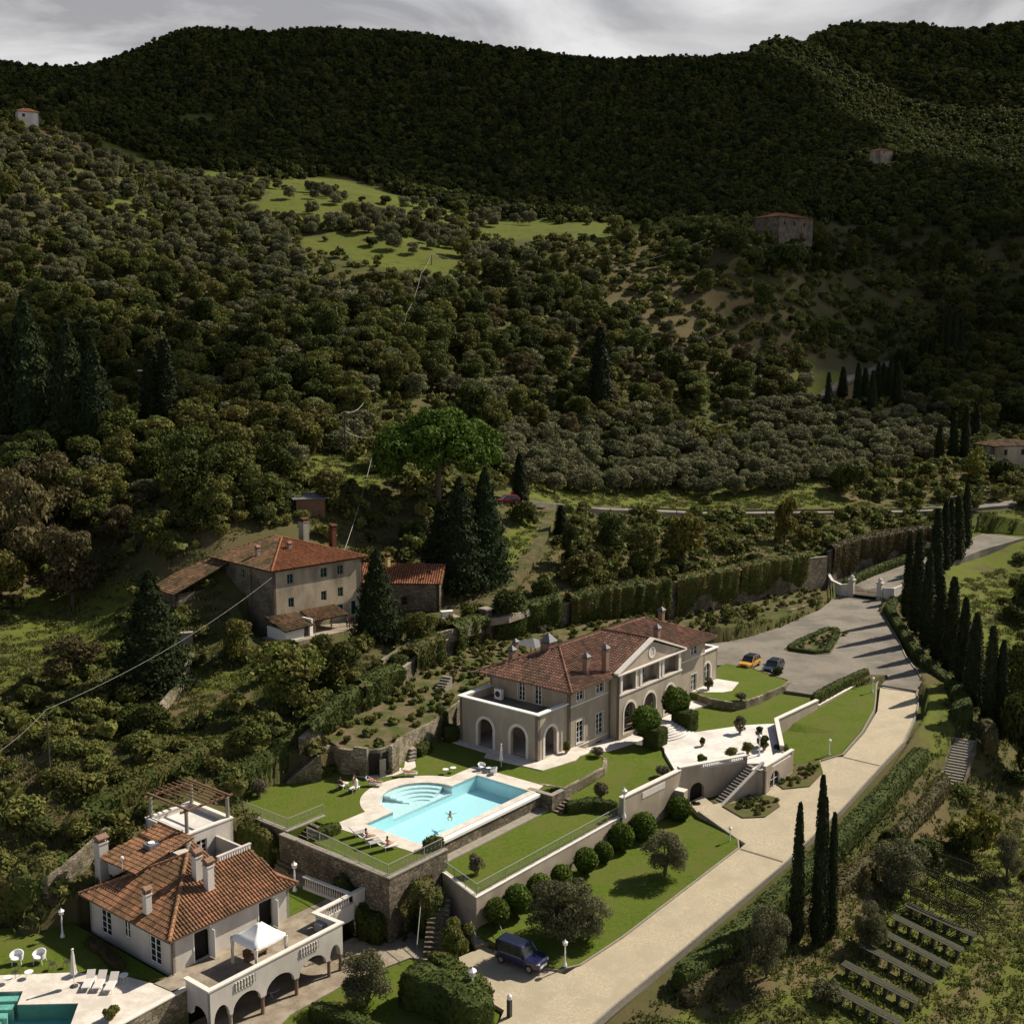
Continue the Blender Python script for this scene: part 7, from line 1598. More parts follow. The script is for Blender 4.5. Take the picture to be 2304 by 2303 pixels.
def potted(label, a, b, z, h, w, mat, leaf=.12, pot=(.42, .24), n=1500, group=None):
 t = thing('potted_plant', label, 'potted plant', a, b, z, 0, group); pot_mesh(t, *pot)
 bl = rb(11, w / 2 * 1.12, pot[0] * .7, h, (.36, .56)); p, d = blobs_points(bl, n, .4, -.8)
 o = bpy.data.objects.new('foliage', leaf_mesh('foliage', p, d, leaf, mat)); COL.objects.link(o); o.parent = t; return t
m_grey = fol('grey_green_shrub_leaves', (0.11, 0.095, 0.06), (0.16, 0.14, 0.09), .1)
for lb, a, b, z, h, w, m in (('large vase shaped greyish shrub on the near end of the grass strip', 73.9, 63.9, -1.65, 1.9, 1.5, m_grey), ('greyish potted shrub above the dark hedge bank', 94.3, 64.7, -1.25, 1.7, 1.5, m_grey), ('tall vase shaped shrub at the forecourt edge near the front lawn', 119.4, 62.2, -.5, 2.2, 1.4, m_grey), ('small potted plant alone in the middle of the white forecourt', 112.7, 63.4, -.5, 1.0, .6, m_topi), ('bushy potted palm by the left end of the forecourt balustrade', 107.4, 60.5, -.5, 1.1, 1.2, m_topi), ('spiky potted plant in the middle of the balustrade', 111.2, 58.9, -.5, 1.3, 1.5, m_bush), ('spiky potted plant by the balustrade pier', 113.7, 58.2, -.5, 1.3, 1.3, m_bush),
                             ('tall dark potted bush by the right forecourt parapet', 116.8, 58.2, -.5, 2.4, 1.2, m_hedge), ('dark potted bush in front of the taller one at the parapet', 115.9, 57.3, -.5, 1.7, 1.1, m_hedge), ('round potted bush beside the right villa arch', 99.8, 73.1, .1, 1.3, .9, m_bush), ('big leafy potted plant at the villa right wing door', 129.9, 72.4, .4, 1.8, 1.4, m_grey), ('brownish shrub behind the left parapet end', 102.6, 62.4, -.8, 1.1, 1.6, m_grey), ('brownish shrub on the curved wall end by the villa arches', 101.2, 70.0, .05, .9, 1.5, m_grey),
                             ('brownish shrub on the dark curved wall right of the villa', 128.3, 66.8, .4, .9, 1.4, m_grey), ('round bushy shrub on the upper lawn left edge', 70.6, 89.8, 0, 1.9, 1.9, m_grey), ('small plant on the back yard near the villa wing', 98.4, 89.2, 2.6, 1.0, 1.0, m_bush), ('bush outside the garden room by the white parapet foot', 117.8, 56.3, -2.2, 2.2, 2.0, m_hedge), ('dark bush at the end of the raised lawn by the parking court', 141.9, 68.6, -.1, 1.5, 1.4, m_hedge), ('small palm at the bottom edge of the lower pool deck', 42.0, 70.9, -2.9, .9, 1.2, m_bush), ('palm in the shaded corner before the grotto', 103.6, 58.9, -4.4, 1.4, 1.2, m_dark_l)):
 potted(lb, a, b, z, h, w, m)
for lb, a, b, h, w in (('column of clipped dark shrub at the villa left rear corner', 94.2, 88.0, 2.6, 1.5), ('taller clipped column shrub at the villa left rear corner', 96.0, 88.2, 3.2, 1.5), ('round clipped shrub at the left foot of the arcaded wing', 95.0, 85.9, 1.8, 1.9), ('small clipped column left of the taller ones', 92.0, 87.8, 2.2, 1.3)):
 mb = MB(); mb.lathe([(w * .42, -.2), (w * .5, h * .4), (w * .46, h * .8), (w * .25, h)], (a, b, .0), 10); leafy(mb, 'shrub', m_hedge, .15, 50, .1, label=lb, cat='shrub')
# ------------------------------------------------------------------ woods, groves and scrub
def far_of_road(x, y, m=5.0):
 R_ = np.array([(p[0], p[1]) for p in ROADP]); d = np.hypot(R_[:, 0] - x, R_[:, 1] - y).min(); return d > m
BLOCK = [[(104, 43.9), (120, 44.1), (130, 44.6), (140, 45.8), (149, 48.6), (153, 52), (147, 51.6), (138, 48.3), (122, 46.1), (104, 45.6)]] + [CUTS[i][0] for i in range(len(CUTS))] + [PT, PL, IW + [(197, 80), (150, 90), (90, 88)], [(46, 84), (66, 92), (64, 78), (48, 72)], [(93, 112), (113, 109), (120, 105), (122, 116), (114, 134), (99, 135), (92, 118)], [(99, 102), (126, 106), (124, 109), (112, 108), (99, 105)]]
CLEAR = [([(330, 990), (695, 1000), (695, 1200), (600, 1230), (330, 1180)], 165), ([(690, 1020), (835, 1030), (835, 1140), (690, 1140)], 170), ([(1020, 945), (1932, 945), (1932, 985), (1020, 985)], 285), ([(845, 1130), (960, 1060), (1050, 960), (1070, 970), (1000, 1180), (850, 1190)], 200),
   ([(1415, 405), (1530, 405), (1530, 456), (1415, 456)], 470), ([(1640, 285), (1682, 285), (1682, 312), (1640, 312)], 740), ([(25, 205), (78, 205), (78, 245), (25, 245)], 515), ([(1545, 680), (1700, 680), (1700, 755), (1545, 755)], 400), ([(1855, 830), (1932, 830), (1932, 880), (1855, 880)], 310), ([(715, 740), (945, 740), (945, 950), (715, 950)], 190),
   ([(555, 925), (610, 925), (610, 970), (555, 970)], 175), ([(635, 775), (665, 775), (665, 875), (635, 875)], 212), ([(255, 690), (300, 690), (300, 770), (255, 770)], 230), ([(580, 430), (870, 430), (870, 505), (580, 505)], 415), ([(900, 415), (1240, 415), (1240, 450), (900, 450)], 470), ([(1320, 790), (1400, 790), (1400, 815), (1320, 815)], 330)]
MEAD2 = [[(600, 340), (760, 372), (1000, 402), (990, 420), (880, 424), (640, 400)], [(440, 395), (560, 350), (640, 400), (620, 425), (520, 425)], [(560, 470), (580, 445), (700, 440), (900, 470), (890, 505), (700, 500)], [(900, 425), (1000, 418), (1240, 415), (1245, 440), (1130, 452), (900, 448)], [(960, 878), (1560, 880), (1620, 955), (1300, 962), (1040, 948), (960, 935)], [(1700, 1000), (1932, 965), (1932, 1300), (1800, 1180)], [(230, 1235), (480, 1265), (480, 1320), (290, 1380)], [(60, 1100), (240, 1080), (260, 1160), (230, 1240), (0, 1300), (0, 1180)]]
def clear_ok(px, py, ptop, r, w):
 for poly, dist in CLEAR:
  if r > dist: continue
  for fx in (-.5, 0, .5):
   for f in (0, .5, 1):
    if bool(inside(np.array([px + fx * w]), np.array([py + (ptop - py) * f]), poly)[0]): return False
 return True
def free(x, y):
 a, b = AB(x, y)
 if 20 < a < 265 and 25 < b < 137:
  for p in BLOCK:
   if bool(inside(np.array([a]), np.array([b]), p)[0]): return False
 return far_of_road(x, y)
PLACED = []
def spots(zone, gap, jit=.42, ymax=1200, ymin=60):
 """a loose grid of standing places on the ground whose foot shows inside a region of the picture"""
 zs = np.array(zone); c = [ground_at(px, py) for px, py in zone]
 xs = [q[0] for q in c]; ys = [q[1] for q in c]; out = []
 gx = np.arange(min(xs) - 30, max(xs) + 30, gap); gy = np.arange(min(ys) - 30, max(ys) + 60, gap)
 X, Y = np.meshgrid(gx, gy); X = X + (np.arange(len(gy)) % 2)[:, None] * gap * .5
 X = X + rng.uniform(-jit, jit, X.shape) * gap; Y = Y + rng.uniform(-jit, jit, Y.shape) * gap
 X, Y = X.ravel(), Y.ravel(); k = (Y > 50) & (np.hypot(X, Y) < 2500); X, Y = X[k], Y[k]; Z = base_h(X, Y)
 dz = Y * _cp - (Z - CAMZ) * _sp; v = Y * _sp + (Z - CAMZ) * _cp
 px = (1152 + FOC * X / dz) / D2S; py = (1151.5 - FOC * v / dz) / D2S
 m_ = inside(px, py, zone)
 return [(x, y, z, a, b) for x, y, z, a, b in zip(X[m_], Y[m_], Z[m_], px[m_], py[m_])]
CAND = []
def zone(poly, gap, mix, hr, words, meadow=.3, excl=()):
 ks = [k for k, _ in mix]; ws = np.array([w for _, w in mix]); ws = ws / ws.sum()
 for x, y, z, px, py in spots(poly, gap):
  if not free(x, y): continue
  if any(bool(inside(np.array([px]), np.array([py]), e)[0]) for e in MEAD2) and random.random() > meadow: continue
  k = ks[rng.choice(len(ks), p=ws)]; h = random.uniform(*hr[k] if isinstance(hr, dict) else hr)
  r = math.hypot(x, y); w = h * .9 * FOC / D2S / r; tp = to_px(x, y, z + h)[1]
  if not clear_ok(px, py, tp, r, w): continue
  if any((x - q[0]) ** 2 + (y - q[1]) ** 2 < (gap * .45) ** 2 for q in PLACED[-400:]): continue
  PLACED.append((x, y)); CAND.append((k, x, y, z, h, words, r))
HR = {'olive': (4.2, 6.4), 'oak': (7.5, 11), 'broad': (6.5, 9.5), 'russet': (5, 8), 'yellow': (3.5, 5.5), 'bush': (1.2, 2.4), 'darkbush': (2.4, 4.4), 'conifer': (10, 16)}
zone([(-40, 245), (60, 245), (330, 330), (760, 385), (1000, 405), (1010, 470), (880, 560), (640, 610), (380, 520), (-60, 480), (-60, 280)], 7.0, [('olive', 8), ('darkbush', 1), ('broad', .6)], HR, 'on the upper olive slope', .22)
zone([(0, 480), (380, 520), (640, 610), (560, 700), (0, 640), (-60, 560)], 7.0, [('olive', 5), ('broad', 3), ('oak', 1.4), ('yellow', .7)], HR, 'on the slope above the left wood')
zone([(-60, 640), (560, 700), (760, 600), (800, 740), (720, 800), (660, 860), (560, 985), (430, 990), (240, 1000), (-60, 870)], 7.2, [('broad', 4), ('oak', 4), ('olive', 2), ('darkbush', .5), ('yellow', .4)], HR, 'in the wood left of the stone pine')
zone([(-80, 860), (220, 880), (240, 990), (330, 1060), (200, 1080), (60, 1110), (-80, 1180)], 7.0, [('broad', 3), ('russet', 3), ('oak', 2)], HR, 'in the trees at the left edge above the farmhouse grass')
zone([(560, 700), (640, 610), (900, 540), (1010, 470), (1130, 490), (1150, 600), (1500, 690), (1560, 760), (1400, 800), (1240, 830), (960, 850), (800, 760)], 7.4, [('broad', 3), ('oak', 4), ('olive', 3), ('russet', 1.2), ('darkbush', 1)], HR, 'in the dark wood between pine and hill road')
zone([(1010, 452), (1250, 436), (1420, 455), (1560, 455), (1600, 520), (1400, 540), (1150, 490)], 8.5, [('oak', 5), ('darkbush', 3), ('broad', 1)], HR, 'in the dark band below the lonely farmhouse')
zone([(1130, 480), (1600, 500), (1932, 450), (1980, 600), (1932, 660), (1700, 690), (1500, 690), (1180, 600)], 11.5, [('darkbush', 5), ('bush', 3), ('oak', .8), ('russet', .6)], HR, 'on the brown scrub slope')
zone([(1600, 440), (1980, 420), (1980, 640), (1800, 600), (1620, 540)], 9, [('oak', 5), ('broad', 2), ('darkbush', 2)], HR, 'in the dark wood at the right edge')
zone([(1780, 600), (1980, 560), (1980, 840), (1850, 820), (1740, 780), (1700, 700)], 8, [('oak', 5), ('broad', 2), ('olive', 1)], HR, 'in the right hand wood beyond the cypress rows')
zone([(960, 840), (1060, 805), (1340, 815), (1420, 800), (1500, 840), (1500, 930), (1440, 938), (980, 930), (950, 880)], 5.9, [('olive', 12), ('darkbush', .5)], HR, 'in the dense grove behind the road meadow', 1.0)
zone([(1400, 800), (1560, 760), (1700, 760), (1790, 790), (1800, 860), (1690, 905), (1570, 930), (1500, 920), (1500, 840)], 6.3, [('olive', 12), ('yellow', .6), ('darkbush', .6)], HR, 'in the grove right of the road meadow', .8)
zone([(1050, 1000), (1640, 995), (1610, 1060), (1300, 1110), (1060, 1130)], 8.5, [('bush', 6), ('yellow', 1), ('darkbush', 2)], HR, 'on the bank between road and ivied wall')
zone([(1640, 880), (1932, 860), (1932, 905), (1700, 930)], 9, [('bush', 3), ('darkbush', 2)], HR, 'on the brown bank right of the road meadow')
zone([(560, 890), (760, 880), (740, 1000), (690, 1020), (600, 985)], 7, [('bush', 3), ('darkbush', 2), ('broad', 1)], HR, 'around the grey roofed shed')
zone([(700, 1000), (830, 960), (840, 1040), (700, 1040)], 7, [('darkbush', 3), ('broad', 2)], {'darkbush': (2, 3.4), 'broad': (4, 6)}, 'in the shade behind the stone annex')
zone([(-60, 1230), (230, 1240), (260, 1340), (380, 1400), (480, 1350), (620, 1320), (700, 1290), (760, 1230), (800, 1240), (720, 1330), (570, 1400), (380, 1490), (160, 1640), (-60, 1720)], 4.3, [('bush', 8), ('darkbush', 2.0)], {'bush': (1.3, 2.6), 'darkbush': (2.0, 3.6)}, 'on the overgrown bank above the cottage', .15)
zone([(330, 960), (560, 950), (620, 985), (480, 1000), (380, 1030), (300, 1040)], 4.0, [('bush', 5), ('darkbush', 2)], HR, 'on the bank behind the farmhouse')
zone([(0, 1150), (100, 1180), (240, 1160), (260, 1240), (0, 1260)], 6, [('bush', 4), ('darkbush', 3)], HR, 'along the grass terraces at the left', .3)
zone([(1660, 1480), (1932, 1440), (1980, 1640), (1880, 1700), (1700, 1640), (1640, 1600)], 7, [('bush', 5), ('darkbush', 1.4), ('yellow', .8)], {'bush': (.8, 2), 'darkbush': (1.6, 3), 'yellow': (2.5, 4)}, 'on the rough slope right of the dark stairs')
zone([(1880, 1060), (1990, 1040), (1990, 1460), (1910, 1420), (1905, 1250)], 5, [('bush', 4), ('darkbush', 4)], HR, 'in the hollow at the right edge below the avenue')
NAMES = {'olive': ('olive tree', 'olive tree', 'grey green olive tree '), 'oak': ('tree', 'oak tree', 'dark green oak '), 'broad': ('tree', 'broadleaf tree', 'leafy green tree '), 'russet': ('tree', 'russet tree', 'brownish tree '), 'yellow': ('tree', 'yellowish tree', 'small yellowish tree '), 'bush': ('bush', 'bush', 'rounded bush '), 'darkbush': ('bush', 'dark bush', 'dark rounded bush '), 'conifer': ('conifer', 'conifer', 'dark conifer ')}
CAND.sort(key=lambda c: c[6])
cnt = {}; STUFF = {}
LIM = {'olive': 280, 'oak': 270, 'broad': 270, 'bush': 270, 'darkbush': 230, 'russet': 280, 'yellow': 280}
MARKS = [('the stone pine', 830, 850), ('the farmhouse roof', 540, 1040), ('the grey roofed shed', 583, 945), ('the transformer pole', 652, 830), ('the cypress pair', 305, 740), ('the black conifers', 120, 720), ('the red car', 960, 945), ('the tall solitary cypress', 1131, 700), ('the hill road', 1620, 715), ('the hill cypress clump', 1790, 640), ('the lonely farmhouse', 1475, 435),
   ('the bright grass field', 740, 480), ('the upper meadow', 1080, 435), ('the white gabled house', 52, 225), ('the braced poles', 805, 510), ('the four cypresses', 1800, 820), ('the pale roofed house', 1890, 860), ('the dark round tree', 1600, 900), ('the guard rail', 1350, 975), ('the guard rail end', 1720, 968), ('the entrance gate', 1640, 1100), ('the thin pole', 95, 1400), ('the drooping cedar', 290, 1200),
   ('the round russet tree', 138, 1060), ('the cottage roof', 330, 1650), ('the niche wall', 760, 1400), ('the dark stairs', 1815, 1450), ('the last avenue cypress', 1885, 1300), ('the trellis frames', 1810, 1700), ('the left picture edge', 0, 480), ('the left picture edge', 0, 920), ('the left picture edge', 0, 1300), ('the right picture edge', 1932, 560), ('the right picture edge', 1932, 740), ('the right picture edge', 1932, 1250),
   ('the track spur', 1360, 800), ('the loop of wires', 745, 660), ('the floodlight pole', 274, 740), ('the small forest house', 1662, 300), ('the small forest clearing', 370, 230), ('the olive grove', 1250, 880), ('the brown slope', 1300, 560), ('the ivied wall', 1250, 1090), ('the stone annex', 770, 1080), ('the white shed', 520, 1180)]
LOOK = {'olive': 'grey olive', 'oak': 'dark green oak', 'broad': 'leafy green tree', 'russet': 'brownish tree', 'yellow': 'yellowish tree', 'bush': 'rounded bush', 'darkbush': 'dark bush', 'conifer': 'dark conifer'}
MIDH = {'olive': (4.9, 5.7), 'oak': (8.6, 9.9), 'broad': (7.4, 8.5), 'russet': (6, 7), 'yellow': (4.1, 4.8), 'bush': (1.6, 2.05), 'darkbush': (3.0, 3.8), 'conifer': (12, 14)}
SETS = {}; MADE = []
for k, x, y, z, h, words, r in CAND:
 cnt[k] = cnt.get(k, 0) + 1
 if cnt[k] > LIM[k]: STUFF.setdefault(k, []).append((x, y, z - .2, h)); continue
 cat, nm, lead = NAMES[k]; px, py = to_px(x, y, z + h * .5)
 mk_ = sorted(MARKS, key=lambda q: (q[1] - px) ** 2 + ((q[2] - py) * 1.3) ** 2)[0]; dx, dy = px - mk_[1], py - mk_[2]
 side = ('right of ' if dx > 0 else 'left of ') if abs(dx) > abs(dy) * 1.2 else ('below ' if dy > 0 else 'above '); dist = math.hypot(dx, dy)
 if mk_[0].startswith('the left pic') or mk_[0].startswith('the right pic'): side, near_ = ('near ', '') 
 else: near_ = 'close ' if dist < 45 else ('' if dist < 100 else 'far ')
 size = 'small ' if h < MIDH[k][0] else ('medium ' if h < MIDH[k][1] else 'big ')
 o = plant(k, x, y, z - .15, h, 'x', cat, (nm + 's ' + words).replace('bushs', 'bushes'), random.uniform(.9, 1.15) * (1.12 if k in ('olive', 'bush', 'darkbush') else 1.0))
 SETS.setdefault(size + LOOK[k] + ' ' + near_ + side + mk_[0], []).append((px, py, o))
ORD = ['first', 'second', 'third', 'fourth', 'fifth', 'sixth', 'seventh', 'eighth', 'ninth', 'tenth', 'eleventh', 'twelfth']
NUM = ['one', 'two', 'three', 'four', 'five', 'six', 'seven', 'eight', 'nine', 'ten', 'eleven', 'twelve']
def name_set(lb, L):
 L.sort(key=lambda q: q[0]); n = len(L)
 for i, (px, py_, o) in enumerate(L):
  if n == 1: o['label'] = lb
  elif n == 2: o['label'] = ('left' if i == 0 else 'right') + ' ' + lb
  else: o['label'] = lb + ', ' + ORD[i] + ' of ' + NUM[n - 1]
for lb, L in SETS.items():
 if len(L) <= 12: name_set(lb, L); continue
 L.sort(key=lambda q: q[1]); k = math.ceil(len(L) / 12)
 for j in range(k): name_set(lb + ', ' + ['top row', 'second row', 'third row', 'fourth row', 'fifth row', 'sixth row', 'seventh row', 'eighth row'][min(j, 7)], L[j * len(L) // k:(j + 1) * len(L) // k])
print('CANDS', cnt)
# ------------------------------------------------------------------ uncountable woods: instances scattered over one object
def stuff_protos(kind): 
 c = bpy.data.collections.new('source_' + kind)
 return c
def blob_tree_mesh(name, blobs, n, leaf, mat):
 p, d = blobs_points(blobs, n, .4, -.6); return leaf_mesh(name, p, d, leaf, mat)
def scatter(name, pts, meshes, scales, wide=None, kind='stuff'):
 """one object whose points each carry a plant; meshes are picked by index"""
 col = bpy.data.collections.new(name + '_plants')
 for i, me_ in enumerate(meshes):
  o = bpy.data.objects.new('%s_plant_%02d' % (name, i), me_); col.objects.link(o)
 pts = np.asarray(pts, float); n = len(pts); me = bpy.data.meshes.new(name)
 me.vertices.add(n); me.vertices.foreach_set('co', pts.ravel())
 for nm, ty, val in (('sc', 'FLOAT', np.asarray(scales, np.float32)), ('turn', 'FLOAT', rng.uniform(0, 6.283, n).astype(np.float32)), ('pick', 'INT', rng.integers(0, len(meshes), n).astype(np.int32))):
  at = me.attributes.new(nm, ty, 'POINT'); at.data.foreach_set('value', val)
 me.update(); ob = bpy.data.objects.new(name, me); COL.objects.link(ob)
 ng = bpy.data.node_groups.new(name + '_scatter', 'GeometryNodeTree')
 ng.interface.new_socket('Geometry', in_out='INPUT', socket_type='NodeSocketGeometry'); ng.interface.new_socket('Geometry', in_out='OUTPUT', socket_type='NodeSocketGeometry')
 N, L_ = ng.nodes, ng.links
 gi, go = N.new('NodeGroupInput'), N.new('NodeGroupOutput'); ip = N.new('GeometryNodeInstanceOnPoints'); ci = N.new('GeometryNodeCollectionInfo')
 ci.inputs['Collection'].default_value = col; ci.inputs['Separate Children'].default_value = True; ci.inputs['Reset Children'].default_value = True
 ip.inputs['Pick Instance'].default_value = True
 def attr(nm, ty):
  a = N.new('GeometryNodeInputNamedAttribute'); a.data_type = ty; a.inputs['Name'].default_value = nm; return a.outputs['Attribute']
 cx = N.new('ShaderNodeCombineXYZ'); L_.new(attr('turn', 'FLOAT'), cx.inputs['Z'])
 L_.new(gi.outputs[0], ip.inputs['Points']); L_.new(ci.outputs[0], ip.inputs['Instance']); L_.new(attr('pick', 'INT'), ip.inputs['Instance Index'])
 L_.new(cx.outputs[0], ip.inputs['Rotation']); L_.new(attr('sc', 'FLOAT'), ip.inputs['Scale']); L_.new(ip.outputs[0], go.inputs[0])
 md = ob.modifiers.new('scatter', 'NODES'); md.node_group = ng
 return ob
mm = {'oak': [blob_tree_mesh('oak_mass', rb(9, 4.4, .5, 8.4, (.32, .5)), 340, 1.3, m_oak) for _ in range(3)] + [blob_tree_mesh('oak_mass', rb(9, 4.4, .5, 7.4, (.32, .5)), 420, 1.15, m_broad), blob_tree_mesh('oak_mass', rb(7, 3.6, .5, 9.4, (.32, .5)), 360, 1.05, m_oak), blob_tree_mesh('oak_mass', rb(12, 5.2, .5, 8.0, (.25, .4)), 460, 1.1, m_dark_l)],
  'bush': [blob_tree_mesh('bush_mass', rb(6, 1.5, .0, 1.9, (.4, .6)), 130, .55, m_bush) for _ in range(3)]}
LINE = [(-400, 225), (0, 243), (150, 250), (330, 318), (560, 340), (640, 330), (760, 370), (900, 412), (1200, 422), (1400, 412), (1560, 425), (1700, 430), (1932, 432), (2400, 440)]
r_ = 470.0; FP, FS = [], []
while r_ < 2300:
 gap = max(4.4, r_ * .0048); nth = int(R(58) * r_ / gap)
 t_ = np.linspace(R(-29), R(29), nth) + rng.uniform(-.45, .45, nth) * gap / r_; q = r_ + rng.uniform(-.45, .45, nth) * gap
 x = q * np.sin(t_); y = q * np.cos(t_); z = base_h(x, y)
 dz = y * _cp - (z - CAMZ) * _sp; v = y * _sp + (z - CAMZ) * _cp; px = (1152 + FOC * x / dz) / D2S; py = (1151.5 - FOC * v / dz) / D2S
 ok = py < np.interp(px, [p[0] for p in LINE], [p[1] for p in LINE])
 ok &= ~inside(px, py, [(325, 222), (395, 216), (430, 236), (335, 244)])
 ok &= ~((q < 470) & inside(px, py, CLEAR[4][0])); ok &= ~((q < 780) & inside(px, py, [(1640, 300), (1682, 300), (1682, 322), (1640, 322)])); ok &= ~((q < 525) & inside(px, py, [(20, 225), (80, 225), (85, 262), (20, 262)]))
 x, y, z = x[ok], y[ok], z[ok]
 FP += list(zip(x, y, z - .5)); FS += list(np.full(len(x), gap / 7.6) * rng.uniform(.6, 1.45, len(x)))
 r_ += gap * .95
ob = scatter('forest', FP, mm['oak'], FS); tag(ob, 'dark oak forest covering the mountain to the ridge', 'forest', kind='stuff')
for k, L in STUFF.items():
 ms = [c.data for t_, h_, u in PR[k][:3] for c in (list(t_.children) or [t_]) if c.type == 'MESH' and not c.name.startswith('trunk')]
 A = np.array(L); ob = scatter('distant_' + NAMES[k][1].replace(' ', '_') + 's', A[:, :3], ms, A[:, 3] / PR[k][0][1]); tag(ob, 'farther ' + NAMES[k][1] + 's merging into the hillside woods', NAMES[k][0] + 's', kind='stuff')
UP, US = [], []
r_ = 95.0
while r_ < 560:
 gap = 2.3 + r_ * .006; nth = int(R(62) * r_ / gap)
 t_ = np.linspace(R(-31), R(31), nth) + rng.uniform(-.5, .5, nth) * gap / r_; q = r_ + rng.uniform(-.5, .5, nth) * gap
 x = q * np.sin(t_); y = q * np.cos(t_); z = base_h(x, y); a, b = AB(x, y)
 dz = y * _cp - (z - CAMZ) * _sp; v = y * _sp + (z - CAMZ) * _cp; px = (1152 + FOC * x / dz) / D2S; py = (1151.5 - FOC * v / dz) / D2S
 dens = .75 * (.5 + .5 * np.sin(x / 9 + 1.7 * np.sin(y / 13)) * np.sin(y / 8 + x / 21)) + .42
 for p in MEADOWS: dens = np.where(inside(px, py, p), .03, dens)
 ok = rng.random(nth) < dens
 for p in BLOCK: ok &= ~inside(a, b, p)
 ok &= ~(inside(px, py, CLEAR[3][0])); ok &= ~inside(px, py, [(1545, 680), (1700, 680), (1700, 755), (1545, 755)])
 RP = np.array([(p[0], p[1]) for p in ROADP])
 dr = np.min(np.hypot(RP[:, 0][None] - x[:, None], RP[:, 1][None] - y[:, None]), 1); ok &= dr > 4.2
 ok &= ~((py > 1440) & (px > 1100)); ok &= ~((a > 120) & (b < 70) & (b > 40))
 x, y, z = x[ok], y[ok], z[ok]; UP += list(zip(x, y, z - .15)); US += list(rng.uniform(.45, 1.15, len(x)) * (.75 + r_ / 400))
 r_ += gap * .9
ob = scatter('undergrowth', UP, mm['bush'], US); tag(ob, 'low tangled scrub covering the ground between the trees', 'undergrowth', kind='stuff')
print('forest', len(FP), 'scrub', len(UP), {k: len(v) for k, v in STUFF.items()})
LB = []
for (poly, zf, g) in ((PT, lambda a, b: 2.4 + 0.14 * max(0, b - 86) * (1 if a < 120 else 0.6), 1.5), (PL, lambda a, b: 1.35, 1.7)):
 for a in np.arange(min(p[0] for p in poly), max(p[0] for p in poly), g):
  for b in np.arange(min(p[1] for p in poly), max(p[1] for p in poly), g):
   aa, bb = a + random.uniform(-.4, .4), b + random.uniform(-.4, .4)
   if inside(np.array([aa]), np.array([bb]), poly)[0] and random.random() < .75: p = W(aa, bb, zf(aa, bb)); LB.append(((p.x, p.y, p.z - .1), random.uniform(.28, .5)))
for (lb, cx_, cy_, n) in (('island', 162.5, 72.2, 30),):
 for _ in range(n):
  p = W(random.uniform(157, 170), random.uniform(70.2, 73.6), .1); LB.append(((p.x, p.y, p.z), random.uniform(.2, .34)))
for aa, bb in [(random.uniform(104.6, 108.4), random.uniform(51.9, 55)) for _ in range(34)] + [(random.uniform(112.4, 118.6), random.uniform(51.6, 53.5)) for _ in range(30)]: p = W(aa, bb, zdrive(aa)); LB.append(((p.x, p.y, p.z), random.uniform(.1, .26)))
for i in range(46):
 u = i / 45; a = 155 + 36 * u; b = np.interp(a, [155, 158.5, 168, 183, 191], [83.6, 81.9, 80.6, 80.9, 82.3]) + .55 + random.uniform(0, .4); p = W(a, b, 0.0); LB.append(((p.x, p.y, 0), random.uniform(.3, .5)))
ob = scatter('terrace_shrubs', [q[0] for q in LB], mm['bush'], [q[1] for q in LB]); tag(ob, 'small rounded shrubs planted over the terrace beds behind the villa', 'shrubs', kind='stuff')
for k, L in PR.items():
 for t_, h_, u in L:
  if not u:
   for c in list(t_.children): bpy.data.objects.remove(c)
   bpy.data.objects.remove(t_)
gm = mk('tall_grass_blades', (0.085, 0.112, 0.022), (0.145, 0.155, 0.040), .3, .9, c3=(.12, .115, .045), s3=.12, trans=.3)
def tuft(n=34, r=.6, h=.2):
 mb = MB()
 for _ in range(n):
  x, y = random.gauss(0, r * .5), random.gauss(0, r * .5); an = random.uniform(0, 6.28); dx, dy = .07 * math.cos(an), .07 * math.sin(an); hh = h * random.uniform(.5, 1.2); lx, ly = random.gauss(0, .12), random.gauss(0, .12)
  mb.face([(x - dx, y - dy, -.05), (x + dx, y + dy, -.05), (x + dx * .6 + lx, y + dy * .6 + ly, hh), (x - dx * .6 + lx, y - dy * .6 + ly, hh)])
 o = mb.build('tuft', gm, None, 'own'); me_ = o.data; bpy.data.objects.remove(o); return me_
TM = [tuft() for _ in range(4)]
TP, TS = [], []
r_ = 62.0
while r_ < 330:
 gap = .50 + r_ * .0038; t_ = np.arange(R(-30), R(30), gap / r_); t_ = t_ + rng.uniform(-.5, .5, len(t_)) * gap / r_; q = r_ + rng.uniform(-.5, .5, len(t_)) * gap
 x = q * np.sin(t_); y = q * np.cos(t_); z = base_h(x, y); a, b = AB(x, y); ok = rng.random(len(x)) < (.8 if r_ < 160 else .5)
 for p in BLOCK: ok &= ~inside(a, b, p)
 dr = np.min(np.hypot(RP[:, 0][None] - x[:, None], RP[:, 1][None] - y[:, None]), 1); ok &= dr > 3.6
 ok &= ~((a > 148) & (a < 262) & (b > 50) & (b < 76) & (b > 49 + (a - 150) * .45))
 x, y, z = x[ok], y[ok], z[ok]; TP += list(zip(x, y, z)); TS += list(rng.uniform(.6, 1.3, len(x)) * (.75 + r_ / 260)); r_ += gap
ob = scatter('rough_grass', TP, TM, TS); tag(ob, 'rough uncut grass tufts on the slopes and banks', 'grass', kind='stuff')
print('tufts', len(TP))
